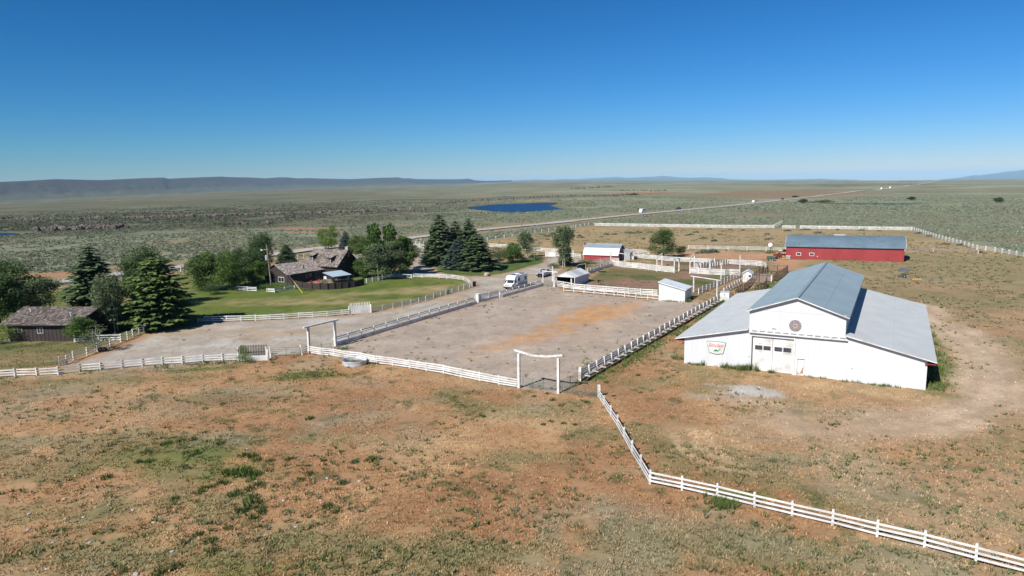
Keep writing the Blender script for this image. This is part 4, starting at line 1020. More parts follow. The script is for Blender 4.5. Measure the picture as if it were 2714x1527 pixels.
# patio cover with V posts
pc = [at('B', x, y, 2.4) for x, y in ((1200, 1015), (1360, 1080), (1630, 1045), (1470, 980))]
pat = thing('patio_cover', 'pale blue sheet metal patio cover on dark V shaped posts', 'patio cover', (pc[1].x, pc[1].y, 0))
b = MB(); slab(b, pc, .12); ro = b.build('roof', mat('patio_sheet', (.36, .46, .53), .4, .05, .6, spec=.5), pat)
ribs('roof_seam', ro, pc[0], pc[3], pc[2], pc[1], 9, MATS['patio_sheet'], .06, .04)
for t in (.12, .92):
    ft = pc[1].lerp(pc[2], t); ft = Vector((ft.x, ft.y, 0))
    for dx in (-1.1, .9):
        tp = ft + (pc[2] - pc[1]).normalized() * dx; b = MB(); b.beam(ft, (tp.x, tp.y, 2.25), .16, .16); b.build('post', M_BROWN2, pat)
for a, c in ((pc[0], pc[1]), (pc[1], pc[2])): b = MB(); b.beam(a - Vector((0, 0, .2)), c - Vector((0, 0, .2)), .1, .18); b.build('beam', M_BROWN2, pat)
# patio wall, panel by panel
pw = [at('B', x, y) for x, y in ((690, 1203), (780, 1217), (905, 1245), (1045, 1268), (1160, 1270), (1275, 1267), (1375, 1260), (1470, 1252), (1570, 1243), (1665, 1232), (1740, 1214), (1810, 1190))]
pwt = thing('patio_wall', 'curved dark brown board wall round the patio', 'wall', tuple(pw[0]))
for a, c in zip(pw[:-1], pw[1:]):
    n = max(2, int((c - a).length / .5))
    for k in range(n): board('plank', pwt, a.lerp(c, k / n + .003) + Vector((0, 0, .66)), a.lerp(c, (k + 1) / n - .006) + Vector((0, 0, .66)), .06, 1.5, M_BROWN2)
for a in pw: piece('post', pwt, a + Vector((0, -.08, .72)), (.16, .16, 1.7), M_BROWN)
pg = at('B', 1500, 1200); b = MB(); b.poly([(x.x, x.y, .03) for x in (pw[0], pw[2], pw[4], pw[6], pw[8], pw[11], Vector((-39.5, 171, 0)), Vector((-46, 176, 0)))]); b.build('patio_paving', M_WOOD, kind='structure')
# ================================================================== fences, gates, arches
WF = 'white board fences of the ranch'
def fence(label, pts, gap=2.6, H=1.15, rails=((.28, .16), (.62, .16), (.98, .16)), pw=.13, side=1, m=M_WPOST, mr=M_WHITE, name='board_fence', post_rot=True, first=True, last=True, t=.04, wob=.03, group=WF, posts=True, dz=None):
    P = [Vector((p.x, p.y, 0)) for p in pts]
    base = P[0].copy()
    if dz: base.z = dz(base)
    th = thing(name, label, 'fence', tuple(base), group)
    prev = None
    for i, (a, c) in enumerate(zip(P[:-1], P[1:])):
        d = c - a; n = max(1, round(d.length / gap)); ang = math.atan2(d.y, d.x); nrm = Vector((d.y, -d.x, 0)).normalized() * side * (pw / 2 + t / 2 + .002)
        for k in range(n + 1):
            p = a + d * (k / n)
            if k == 0 and i > 0: continue
            if (k == 0 and not first) or (k == n and i == len(P) - 2 and not last) or not posts: continue
            z = dz(p) if dz else 0.0
            hh = H + random.uniform(-wob, wob)
            piece('post', th, p + Vector((0, 0, hh / 2 - .2 + z)), (pw, pw, hh + .4), m, (random.uniform(-.02, .02), random.uniform(-.02, .02), ang))
        for k in range(n):
            p, q = a + d * (k / n), a + d * ((k + 1) / n); zp, zq = (dz(p), dz(q)) if dz else (0, 0)
            for z, h in rails:
                j = [random.uniform(-wob, wob) for _ in (0, 1)]
                board('rail', th, p + nrm + Vector((0, 0, z + j[0] + zp)) + d.normalized() * .004, q + nrm + Vector((0, 0, z + j[1] + zq)) - d.normalized() * .004, t, h, mr)
    return th
def ps(f, *xy): return [at(f, x, y) for x, y in xy]
R3 = ((.26, .15), (.60, .15), (.94, .15)); R4 = ((.20, .17), (.47, .17), (.74, .17), (1.02, .17)); R2 = ((.45, .14), (.9, .14))

def pgate(label, p, q, H=1.15, n=5, m=M_PIPE, uprights=(0, .5, 1), z0=.25, r=.022, group='green pipe gates'):
    p, q = Vector((p.x, p.y, 0)), Vector((q.x, q.y, 0)); g = thing('pipe_gate', label, 'gate', tuple(p), group)
    for k in range(n): z = z0 + (H - z0) * k / (n - 1); rod('bar', g, p + Vector((0, 0, z)), q + Vector((0, 0, z)), r, m)
    for t in uprights: b = p.lerp(q, t); rod('upright', g, b + Vector((0, 0, z0 - .03)), b + Vector((0, 0, H + .03)), r * 1.2, m)
    return g
def archway(label, p, q, H, over=.55, w=.26, bh=.22, bend=0.0, m=M_WPOST, group='tall white gateway arches', beam_dz=(0, 0)):
    p, q = Vector((p.x, p.y, 0)), Vector((q.x, q.y, 0)); g = thing('gateway_arch', label, 'gateway', tuple(p), group); d = (q - p).normalized(); ang = math.atan2(d.y, d.x)
    for c in (p, q): piece('post', g, c + Vector((0, 0, H / 2 - .2)), (w, w, H + .4), m, (random.uniform(-.01, .01), random.uniform(-.012, .012), ang))
    a, c = p - d * over + Vector((0, 0, H + bh / 2 + .02 + bend + beam_dz[0])), q + d * over + Vector((0, 0, H + bh / 2 + .02 + bend + beam_dz[1]))
    if bend:
        mid = (p + q) / 2 + Vector((0, 0, H + bh / 2 - .10)); b = MB()
        for s, e in ((a, p.lerp(q, .36) + Vector((0, 0, H + bh / 2 - .12))), (p.lerp(q, .36) + Vector((0, 0, H + bh / 2 - .12)), p.lerp(q, .72) + Vector((0, 0, H + bh / 2 - .06))), (p.lerp(q, .72) + Vector((0, 0, H + bh / 2 - .06)), c)): b.beam(s, e, w * .9, bh)
        b.build('beam', m, g)
    else: board('beam', g, a, c, w * .95, bh, M_WHITE)
    return g

# --- front row, left to right
fence('three rail white fence along the gravel yard, left of the picket panel', ps('G', (-340, 838), (145, 805), (360, 801), (568, 788), (775, 745 + 14), (980, 745), (1187, 722), (1388, 705), (1582, 690), (1778, 681), (1975, 664), (2168, 657), (2325, 650)), 60, 1.2, R3, .15, -1)
pk = [at('U', 250, 505), at('U', 1040, 480)]
pf = thing('picket_fence', 'dark weathered picket panel with a white kickboard beside the juniper', 'fence', tuple(pk[0]))
d = (pk[1] - pk[0])
for k in range(17): c = pk[0] + d * ((k + .5) / 17); piece('picket', pf, c + Vector((0, .45, .95)), (.11, .025, 1.25), M_DARK, (R(-9), R(3), math.atan2(d.y, d.x)))
for z in (.55, 1.25): board('rail', pf, pk[0] + Vector((0, .5, z)), pk[1] + Vector((0, .5, z)), .05, .1, M_DARK if z < 1 else M_WOOD)
board('kickboard', pf, at('U', 300, 610) + Vector((0, 0, .36)), at('U', 1065, 590) + Vector((0, 0, .36)), .08, .72, M_WHITE)
for x, y in ((1040, 500), (1075, 585), (1150, 520), (235, 520)): piece('post', pf, at('U', x, y) + Vector((0, 0, .65)), (.2, .2, 1.7), M_WPOST)
pgate('long green pipe gate between the picket panel and the leaning white post', at('U', 1205, 490), at('U', 2000, 470), 1.25, 5)
lp = at('U', 2040, 460); t_ = thing('gate_post', 'leaning white gate post at the end of the long green pipe gate', 'post', tuple(lp)); piece('post', t_, lp + Vector((-.05, 0, .7)), (.2, .2, 1.8), M_WPOST, (0, R(-6), 0))
fence('short three rail white fence from the leaning post to the left arch', [at('U', 2050, 440), at('U', 2225, 360)], 5, 1.1, R3, .12, -1, first=False, last=False)
AL1, AL2 = at('H', 703, 690), at('H', 975, 615)
archway('left gateway arch with a straight weathered beam beside the gravel yard', AL1, AL2, 3.75, .75, .3, .2)
pgate('open green pipe gate behind the front fence under the left arch', at('H', 730, 655), at('H', 930, 668), 1.15, 5)
AR1, AR2 = at('I', 530, 1048), at('I', 937, 1102)
fence('wide four board white fence along the front of the arena', [at('H', 703, 688)] + ps('H', (820, 706), (958, 720), (1098, 746), (1238, 762), (1402, 797), (1567, 815), (1740, 842), (1913, 870), (2092, 897), (2275, 938), (2465, 974)) + ps('I', (322, 1012), (515, 1046)), 60, 1.15, R4, .16, 1, last=False)
archway('right gateway arch with a sagging white log beam in the arena corner', AR1, AR2, 4.1, .55, .28, .19, .28)
pgate('green pipe gate hanging under the sagging log arch', at('I', 570, 1045), at('I', 915, 1090), 1.2, 6, uprights=(0, .29, .62, 1))
pgate('green pipe gate between the sagging log arch and the end post of the corner fence', at('I', 960, 1100), at('I', 1335, 1165), 1.25, 6, uprights=(.05, .33, .68, 1))
pgate('dark pipe gate standing open from the arch to the feed bunk end', at('I', 955, 1085), at('I', 1160, 985), 1.25, 6, m=M_RUST)
P9 = at('I', 1355, 1150)
CORNER = at('J', 472, 640)
fence('three rail white fence running from the end post down to the corner post', [P9] + ps('J', (215, 215 - 12), (252, 270 - 10), (290, 325 - 6), (328, 400 - 10), (372, 475 - 6), (420, 545 + 5)) + [CORNER], 60, 1.15, R3, .15, 1)
piece('post', [o for o in COL.objects if o.get('label', '').startswith('three rail white fence running from')][0], P9 + Vector((0, 0, .7)), (.3, .3, 1.55), M_WPOST, label='stout white end post')
fence('three rail white fence crossing the lower right of the field', [CORNER] + ps('J', (653, 677), (851, 722), (1060, 772), (1272, 822), (1499, 876), (1750, 938), (2015, 998), (2305, 1076), (2620, 1158), (2960, 1240)), 60, 1.17, R3, .15, 1, first=False)

# --- right side of the arena: fence with a feed bunk along its outside
RB = [at('I', 1165, 975), at('F', 500, 398)]
dR = (RB[1] - RB[0]); nR = 27; uR = dR.normalized(); oR = Vector((uR.y, -uR.x, 0))
fb = thing('feed_bunk_fence', 'long white fence with a wooden feed bunk along its outer side, right of the arena', 'fence', tuple(RB[0]), WF)
aR = math.atan2(dR.y, dR.x)
piece('post', fb, RB[0] + Vector((0, 0, .75)), (.34, .34, 1.9), M_WPOST, (0, 0, aR), label='stout white end post')
for k in range(1, nR + 1):
    p = RB[0] + dR * (k / nR) + oR * .05
    piece('post', fb, p + Vector((0, 0, .6)), (.17, .2, 1.75), M_WPOST, (random.uniform(-.02, .02), random.uniform(-.03, .03), aR))
for k in range(nR):
    p, q = RB[0] + dR * (k / nR) - oR * .08, RB[0] + dR * ((k + 1) / nR) - oR * .08
    for z, h in ((1.25, .2), (.98, .17), (.68, .24)): board('rail', fb, p + Vector((0, 0, z)) + uR * .004, q + Vector((0, 0, z)) - uR * .004, .04, h, M_WHITE)
    p, q = p + oR * 1.0, q + oR * 1.0
    board('bunk_plank', fb, p + Vector((0, 0, .42)) + uR * .004, q + Vector((0, 0, .42)) - uR * .004, .08, .14, M_WOOD)
    board('bunk_side', fb, p + Vector((0, 0, .2)) + uR * .01, q + Vector((0, 0, .2)) - uR * .01, .04, .28, M_DARK)
    board('bunk_floor', fb, p - oR * .5 + Vector((0, 0, .12)), q - oR * .5 + Vector((0, 0, .12)), .85, .04, M_DARK)
    board('brace', fb, p - oR * .85 + uR * .45 + Vector((0, 0, .62)), p - oR * .02 + uR * .9 + Vector((0, 0, .48)), .07, .1, M_WHITE)

# --- left side of the arena: low wall with a railing
W0, W1 = at('H', 985, 612), at('H', 2432, 176)
def wallfence(label, a, c, gap, wall_h=.62, H=1.3, first=True, mr=M_WHITE):
    th = thing('railed_wall', label, 'fence', tuple(a), WF); d = c - a; n = max(1, round(d.length / gap)); u = d.normalized(); ang = math.atan2(d.y, d.x); nr = Vector((u.y, -u.x, 0))
    for k in range(n):
        p, q = a + d * (k / n), a + d * ((k + 1) / n)
        for z0, h in ((.16, .30), (.47, .30)): board('wall_plank', th, p + Vector((0, 0, z0)) + u * .004, q + Vector((0, 0, z0)) - u * .004, .09, h, M_WHITE)
        board('rail', th, p - nr * .5 + Vector((0, 0, H - .12)) + u * .004, q - nr * .5 + Vector((0, 0, H - .12)) - u * .004, .05, .2, mr)
        board('rail', th, p - nr * .5 + Vector((0, 0, H - .42)) + u * .004, q - nr * .5 + Vector((0, 0, H - .42)) - u * .004, .05, .12, mr)
        board('manger', th, p - nr * .3 + Vector((0, 0, .34)), q - nr * .3 + Vector((0, 0, .34)), .42, .05, M_DARK)
    for k in range(0 if first else 1, n + 1):
        p = a + d * (k / n) - nr * .42
        piece('post', th, p + Vector((0, 0, H / 2)), (.16, .16, H + .1), M_WPOST, (0, random.uniform(-.02, .02), ang))
    return th
wallfence('low white plank wall with a railing along the left of the arena, nearest stretch', W0, W1, 3.05)
gb_ = at('T', 400, 1150); gp = thing('gate_pillar', 'square white pillar in the long fence left of the arena', 'pillar', tuple(gb_)); piece('pillar', gp, gb_ + Vector((0, 0, .75)), (.95, .7, 1.7), M_WHITE, (0, 0, R(60))); piece('cap', gp, gb_ + Vector((0, 0, 1.63)), (1.05, .8, .06), M_WHITE, (0, 0, R(60)))
T0, T1 = at('T', 480, 1150), at('T', 1270, 965)
gt = thing('trellis_fence', 'low white wall with wire mesh and two striped lattice boards', 'fence', tuple(T0), WF); dT = T1 - T0; uT = dT.normalized(); nT = Vector((uT.y, -uT.x, 0))
board('wall_plank', gt, T0 + Vector((0, 0, .25)), T1 + Vector((0, 0, .25)), .1, .55, M_WHITE)
rod('top_rail', gt, T0 - nT * .5 + Vector((0, 0, 1.4)), T1 - nT * .5 + Vector((0, 0, 1.4)), .05, M_TRIM)
mb = MB()
for k in range(70): p = T0 - nT * .5 + dT * (k / 70); mb.beam(p + Vector((0, 0, .5)), p + uT * .5 + Vector((0, 0, 1.4)), .012, .02); mb.beam(p + uT * .5 + Vector((0, 0, .5)), p + Vector((0, 0, 1.4)), .012, .02)
mb.build('wire_mesh', M_WHITE, gt, kind='stuff')
for t in (.5, 1.0):
    c = T0 + dT * t - nT * .1
    for k in range(6): board('lattice_slat', gt, c - uT * (.62 - k * .1) + Vector((0, 0, .45)), c - uT * (.28 - k * .06) + Vector((0, 0, 1.25)), .04, .05, M_WHITE)
    piece('post', gt, c - nT * .4 + Vector((0, 0, .75)), (.16, .16, 1.6), M_WPOST, (0, 0, math.atan2(dT.y, dT.x)))
wallfence('low white plank wall with a railing beside the parked camper van', at('T', 1290, 990), at('C', 2115, 1212), 2.6)
# tall posts beside the open shed
A1, A2, A3 = at('P', 505, 1090), at('P', 765, 1030), at('P', 805, 1135)
ga = thing('gateway_arch', 'tall white gate frame of three posts beside the open fronted shed', 'gateway', tuple(A1), 'tall white gateway arches')
for c, h, w in ((A1, 3.35, .2), (A2, 3.85, .24), (A3, 3.25, .22)): piece('post', ga, c + Vector((0, 0, h / 2 - .2)), (w, w, h + .4), M_WPOST)
board('beam', ga, A1 + Vector((-.2, 0, 3.3)), A3 + Vector((.9, -.05, 3.3)), .2, .18, M_WHITE)
piece('base_board', ga, at('P', 800, 1135) + Vector((0, 0, .75)), (.5, .3, 1.5), M_WHITE)
pgate('green pipe gate in the frame beside the open fronted shed', at('P', 530, 1110), at('P', 770, 1140), 1.3, 6)

# --- back of the arena
BA = [at('P', 850, 1140), at('P', 1080, 1180)] + ps('D', (345, 1170), (510, 1185), (665, 1200), (835, 1212), (1000, 1225), (1170, 1240), (1345, 1252), (1522, 1262), (1592, 1268))
BA = [Vector((p.x, p.y + 1.2, 0)) for p in BA]
fence('four board white fence at the back of the arena behind the low rail', BA, 60, 1.35, ((.2, .2), (.5, .2), (.82, .2), (1.2, .2)), .15, -1, first=False, last=False)
fence('low white two rail fence in front of the back fence of the arena', ps('D', (190, 1190), (340, 1200), (490, 1212), (637, 1228), (790, 1242), (937, 1256), (1092, 1272), (1257, 1290), (1432, 1303), (1592, 1318)), 60, 1.2, ((.35, .13), (.95, .13)), .12, -1, last=False)
tr = thing('water_trough', 'low turquoise water trough between the two back rails of the arena', 'trough', tuple(at('P', 1740, 1215)), 'turquoise troughs behind the arena')
b = MB(); b.lathe([(.0, .12), (.62, .12), (.68, .5), (.74, .55), (.78, .5), (.7, 0)], 14, at('P', 1740, 1215) + Vector((0, .4, 0))); b.build('tub', M_TEAL, tr); rod('float_pipe', tr, at('P', 1740, 1215) + Vector((.2, .5, .1)), at('P', 1740, 1215) + Vector((.2, .5, .8)), .03, M_GALV)
tr = thing('water_trough', 'small turquoise trough by the left end of the back fence', 'trough', tuple(at('P', 1240, 1165)), 'turquoise troughs behind the arena')
b = MB(); b.lathe([(.0, .12), (.42, .12), (.48, .5), (.54, .55), (.58, .5), (.5, 0)], 14, at('P', 1240, 1165) + Vector((0, .5, 0))); b.build('tub', M_TEAL, tr); piece('marker_post', tr, at('P', 1290, 1130) + Vector((0, 1, .9)), (.3, .3, 1.9), M_WPOST)

# --- yard behind the arena
fence('low white wall with a railing running away behind the open shed', [at('P', 1720, 790), at('P', 2400, 560)], 2.4, 1.35, ((.2, .38), (.6, .38), (1.0, .12), (1.28, .12)), .14, 1)
Y0 = [at('P', 2400, 560), at('D', 1095, 832), at('D', 1330, 852), at('D', 1560, 884), at('D', 1690, 896), at('D', 1822, 908)]
Y0 = [at('D', 905, 800)] + Y0[1:]
fence('five board white fence across the far side of the yard, left of its opening', Y0, 2.7, 1.5, ((.2, .2), (.5, .2), (.8, .2), (1.1, .2), (1.42, .2)), .15, 1)
fence('five board white fence across the far side of the yard, right of its opening', ps('D', (2050, 920), (2180, 925), (2335, 937), (2564, 950)) + ps('N', (595, 440), (900, 450)), 3.2, 1.5, ((.2, .2), (.5, .2), (.8, .2), (1.1, .2), (1.42, .2)), .15, 1)
archway('gateway arch in front of the small red barn', at('D', 885, 790), at('D', 1095, 828), 3.5, .5, .22, .16)
archway('white gateway arch of the yard opening, left pair of posts', at('D', 1823, 908), at('D', 1893, 885), 3.3, .3, .24, .12)
archway('gateway arch with a brown beam, right pair of posts of the yard opening', at('D', 2052, 920), at('D', 2116, 842), 3.7, .5, .22, .16, m=M_WPOST)
archway('white gateway arch of the yard behind the broadleaf tree', at('D', 1565, 884), at('D', 1640, 810), 3.4, .4, .22, .12)
archway('long white gateway arch behind the shed with the sloping roof', at('Q', 1370, 1240), at('Q', 1985, 1350), 3.3, .9, .24, .14, bend=.0)
cb = at('D', 1893, 885); board('cross_beam', [o for o in COL.objects if o.get('label', '').startswith('white gateway arch of the yard opening')][0], cb + Vector((-.8, 0, 3.55)), at('D', 2052, 920) + Vector((0, .3, 3.75)), .16, .14, M_WHITE)
for x, y, h in ((1780, 770, 3.6), (2085, 900, 3.9)):
    p = at('Q', x, y if x > 2000 else 770); t_ = thing('tall_post', 'tall white pole in the right end of the far yard fence' if x < 2000 else 'tall white pole by the cattle lane behind the barn', 'post', tuple(p)); piece('post', t_, p + Vector((0, 0, h / 2)), (.24, .24, h), M_WPOST); piece('cap', t_, p + Vector((0, 0, h + .03)), (.28, .28, .06), M_WPOST)
p = at('N', 900, 270); t_ = thing('tall_post', 'tall white pole in the curved pen near the privy shed', 'post', tuple(p)); piece('post', t_, p + Vector((0, 0, 1.8)), (.24, .24, 3.6), M_WPOST); piece('cap', t_, p + Vector((0, 0, 3.63)), (.28, .28, .06), M_WPOST)
fence('four board white fence along the green lane from the shed to the privy', ps('Q', (1500, 1290), (2090, 1040), (2576, 830)) + [at('N', 915, 480)], 2.35, 1.35, ((.2, .15), (.52, .15), (.86, .15), (1.22, .15)), .14, 1)
fence('white fence with a feed bunk between the white booth and the privy', ps('N', (430, 1010), (960, 690)), 2.2, 1.3, ((.55, .22), (.9, .2), (1.2, .15)), .17, -1)
fence('four board white fence on the far edge of the grass pen', ps('D', (1235, 690), (1500, 712), (1700, 735), (1900, 745), (2420, 772)), 3.4, 1.35, ((.22, .19), (.55, .19), (.88, .19), (1.2, .19)), .14, 1)
fence('white chute fence with close posts, left side', ps('Q', (1410, 610), (1560, 610), (1700, 570), (1915, 465)), 1.5, 1.4, ((.25, .2), (.6, .2), (.95, .2), (1.28, .2)), .16, -1)
fence('white chute fence with close posts, right side', ps('Q', (1810, 610), (2000, 570), (2270, 510)), 1.5, 1.5, ((.25, .2), (.6, .2), (.95, .2), (1.28, .2)), .16, -1)
fence('curved white board fence of the round pen behind the privy', ps('N', (540, 120), (900, 140), (1080, 155), (1400, 165), (1550, 180), (1660, 215), (1680, 250)), 3.0, 1.45, ((.22, .2), (.58, .2), (.95, .2), (1.32, .2)), .15, 1)
fence('low white rails and boards in front of the small red barn', ps('P', (1800, 520), (2080, 490), (2350, 460), (2576, 470)), 2.8, 1.3, ((.3, .4), (.75, .18), (1.15, .14)), .14, 1)

# --- lawn fence along the drive
LW1 = [at('G', 1615, 300)] + ps('G', (1790, 275), (1930, 275), (2070, 270), (2210, 265), (2350, 262), (2490, 256)) + ps('H', (150, 350), (295, 345), (440, 338), (590, 326), (735, 320), (885, 308), (1040, 295), (1115, 290))
fence('three rail white fence between the lawn and the gravel, left of the white screen', LW1, 60, 1.05, R3, .13, 1, last=False)
scn = thing('board_screen', 'white board screen with a row of pickets on top between lawn and drive', 'screen', tuple(at('H', 1115, 290)))
s0_, s1_ = at('H', 1122, 288), at('H', 1340, 270)
for k in range(5): board('plank', scn, s0_ + Vector((0, 0, .18 + k * .3)), s1_ + Vector((0, 0, .18 + k * .3)), .06, .29, M_WHITE)
for k in range(13): piece('picket', scn, s0_.lerp(s1_, (k + .3) / 13.2) + Vector((0, .12, 1.7)), (.12, .03, .7), M_WHITE)
for t in (-.03, 1.0): piece('post', scn, s0_.lerp(s1_, t) + Vector((0, .03, .7)), (.22, .22, 1.8), M_WPOST)
LW2 = [at('H', 1345, 268), at('H', 1460, 245), at('H', 1570, 225), at('H', 1665, 205), at('H', 1755, 184), at('H', 1835, 165), at('H', 1908, 147)] + ps('C', (500, 1388), (600, 1360), (683, 1338), (772, 1313), (866, 1290), (943, 1268), (1028, 1240), (1070, 1228))
fence('shaded three rail fence between lawn and drive, right of the white screen', LW2, 60, 1.05, R3, .13, 1, first=False)
fence('curved white fence round the far corner of the lawn', ps('C', (1070, 1228), (1020, 1178), (945, 1140), (865, 1125), (780, 1112), (690, 1108), (580, 1100), (460, 1095), (325, 1095), (200, 1090)), 60, 1.05, R3, .13, -1, first=False)
LF3 = ps('G', (1600, 310), (1545, 318), (1455, 350), (1404, 384), (1354, 390), (1296, 412), (1243, 440), (1180, 465), (1075, 510), (950, 555), (850, 600), (718, 640), (652, 682), (583, 695))
fence('white post fence along the left side of the gravel yard', LF3, 60, 1.25, ((.3, .10), (.7, .10), (1.08, .10)), .15, -1)
pgate('dark pipe gate at the left end of the gravel yard', at('G', 575, 700), at('G', 430, 722), 1.1, 3)
fence('short bright white fence at the right corner of the cabin', ps('G', (728, 470), (960, 462), (1180, 455)), 3.2, 1.1, ((.25, .17), (.6, .17), (1.0, .17)), .15, 1)
fence('white rails at the left edge beside the cabin', ps('G', (-200, 480), (100, 470)), 3, .6, ((.2, .15), (.5, .15)), .12, 1)
fence('white fence in the shade of the trees left of the house', ps('A', (2140, 1190), (2330, 1215), (2500, 1225)) , 3.2, 1.1, R3, .13, 1)
fence('low white rail fence below the spreading juniper', ps('B', (380, 1312), (490, 1318), (640, 1290), (785, 1265), (925, 1238)), 3.2, .95, ((.25, .18), (.62, .18), (.86, .12)), .15, -1)
fence('white fence in shade between the patio and the poplars', ps('B', (1850, 1170), (1935, 1148), (2240, 1090), (2520, 1105)), 2.6, 1.05, R3, .14, 1)
# --- fences farther out
gl_ = lambda p: float(land(p.x, p.y))
fence('white post and rail fence on the lawn edge behind the cabin trees', ps('A', (440, 1195), (495, 1190), (1095, 1115), (1185, 1105), (1275, 1092)), 8, 1.2, R2, .2, 1)
fence('white post and rail fence on the lawn edge beside the highway', ps('A', (1765, 1035), (1845, 1025), (1920, 1012)), 4, 1.2, R2, .2, 1)
fence('white post and rail fence behind the house', ps('B', (760, 830), (835, 820), (920, 808), (1010, 800)), 4, 1.2, ((.5, .16), (.95, .16)), .2, 1)
fence('white gate fence across the drive entrance', ps('C', (150, 655), (230, 655), (295, 665), (355, 668), (390, 670)), 4, 2.6, ((.4, .12), (.9, .12), (1.4, .12)), .2, 1)
fence('white post fence following the highway verge', ps('C', (1290, 552), (2564, 362)) + ps('D', (300, 262), (560, 214)), 6.2, 1.5, ((.5, .08), (.9, .08), (1.3, .08)), .24, -1)
fence('white board fence closing the paddock, left of the cattle chute', ps('D', (650, 215), (2564, 246)) + ps('E', (730, 105)), 4, 1.4, ((.2, .2), (.6, .2), (1.0, .2), (1.3, .2)), .2, 1)
fence('short grey fence of the cattle chute leading away from the paddock', ps('E', (730, 108), (820, 65)), 4, 1.9, ((.3, .2), (.8, .2), (1.3, .2)), .24, 1, mr=M_WOOD)
fence('white board fence closing the paddock, right of the cattle chute', ps('E', (825, 108), (970, 110)), 4, 1.4, ((.2, .2), (.6, .2), (1.0, .2), (1.3, .2)), .2, 1)
fence('long white board fence closing the paddock behind the long red barn', ps('E', (1025, 110), (2285, 130)), 4, 1.4, ((.2, .2), (.6, .2), (1.0, .2), (1.3, .2)), .2, 1)
fence('white post fence running down the far right side of the field', ps('E', (2290, 130), (2557, 215)) + ps('L', (2340, 420), (2430, 432), (2576, 458), (2760, 492)), 4.0, 1.5, ((.4, .1), (.8, .1), (1.2, .1)), .32, 1)
fence('white rail fence behind the red dirt yard', ps('L', (890, 418), (1090, 422), (1380, 428)), 6.5, 1.35, ((.4, .12), (.8, .12), (1.2, .12)), .18, 1)
fence('old grey rail fence right of the long red barn', ps('L', (1978, 427), (2120, 430), (2345, 440)), 9, 1.1, ((.4, .25), (.85, .25)), .18, 1, mr=M_WOOD)
fence('white three rail fence north of the drive behind the shrubs', ps('C', (1290, 645), (1580, 660), (1800, 695), (2100, 715), (2280, 728), (2564, 760)), 3.6, 1.5, ((.4, .2), (.85, .2), (1.3, .2)), .16, 1)
fence('white rails beside the small red barn under the broadleaf tree', ps('D', (1130, 625), (1290, 630), (1450, 640)), 4.5, 1.4, ((.4, .18), (.9, .18), (1.3, .18)), .16, 1)
fence('white rails left of the small red barn', ps('D', (-20, 668), (70, 672), (330, 690), (440, 700)), 4.5, 1.4, ((.4, .2), (.9, .2), (1.3, .2)), .16, 1)
wgp = [at('C', 2150, 782), at('C', 2300, 786)]
t_ = thing('board_gate', 'solid white board gate at the north end of the drive', 'gate', tuple(wgp[0]))
for k in range(5): board('plank', t_, wgp[0] + Vector((0, 0, .2 + k * .27)), wgp[1] + Vector((0, 0, .2 + k * .27)), .06, .26, M_WHITE)
for p in wgp: piece('post', t_, p + Vector((0, .1, .75)), (.2, .2, 1.8), M_WPOST)
# --- brown cattle pens and loading chute
CP = [at('N', 1480, 470), at('N', 2310, 370)]
fence('dark brown pipe fence of the cattle pens, far end by the grass', ps('N', (1900, 640), (2060, 540), (2180, 480), (2320, 385)), 1.6, 1.9, ((.3, .1), (.65, .1), (1.0, .1), (1.35, .1), (1.75, .1)), .17, 1, m=M_RUST, mr=M_RUST, name='cattle_pen_fence', group='brown cattle pen fences')
fence('brown pipe fence of the cattle pens, back row', ps('N', (1480, 400), (1720, 360), (2310, 350)), 2.2, 1.8, ((.3, .07), (.65, .07), (1.0, .07), (1.35, .07), (1.7, .07)), .13, 1, m=M_RUST, mr=M_RUST, name='cattle_pen_fence', group='brown cattle pen fences')
fence('brown pipe fence of the cattle pens, between privy and lean-to roof', ps('N', (780, 1030), (1040, 900), (1250, 690)), 1.8, 1.5, ((.25, .1), (.55, .1), (.85, .1), (1.15, .1), (1.42, .1)), .15, 1, m=M_RUST, mr=M_RUST, name='cattle_pen_fence', group='brown cattle pen fences')
fence('brown pipe fence of the cattle pens, beside the tall green grass', ps('N', (1350, 960), (1620, 860), (1700, 740)), 1.8, 1.5, ((.25, .1), (.55, .1), (.85, .1), (1.15, .1), (1.42, .1)), .15, 1, m=M_RUST, mr=M_RUST, name='cattle_pen_fence', group='brown cattle pen fences')
fence('brown plank cross fence of the cattle pens', ps('N', (1270, 660), (1690, 700)), 2.2, 1.5, ((.25, .12), (.55, .12), (.85, .12), (1.15, .12), (1.42, .12)), .15, 1, m=M_RUST, mr=M_WOOD, name='cattle_pen_fence', group='brown cattle pen fences')
fence('brown pipe alley fence against the privy', ps('N', (1330, 560), (1480, 500), (1740, 440)), 1.6, 1.9, ((.3, .1), (.7, .1), (1.1, .1), (1.5, .1), (1.85, .1)), .15, 1, m=M_RUST, mr=M_RUST, name='cattle_pen_fence', group='brown cattle pen fences')
fence('short weathered fence behind the white booth', ps('N', (560, 1160), (700, 1130)), 1.8, 1.2, ((.25, .12), (.55, .12), (.85, .12), (1.12, .12)), .14, 1, m=M_WOOD, mr=M_WOOD, name='cattle_pen_fence', group='brown cattle pen fences')
lc = at('N', 1500, 620); LC = Fr(lc, -24)
chute = thing('loading_chute', 'grey board cattle loading chute among the brown pens', 'loading chute', tuple(lc))
for k in range(4): b = MB(); LC.box(b, 0, 2.3, 0, .06, .1 + k * .33, .1 + k * .33 + .32); b.build('side_board', M_WOOD, chute)
b = MB(); LC.box(b, -.1, 2.5, -.1, 1.6, 1.42, 1.5); b.build('deck', M_WOOD, chute)
for s in (0, 2.3): b = MB(); LC.box(b, s - .08, s + .08, 1.4, 1.55, 0, 2.4); b.build('post', M_RUST, chute)
b = MB(); LC.box(b, 2.35, 2.6, -.1, .12, 0, 1.5); b.build('post', M_WPOST, chute)
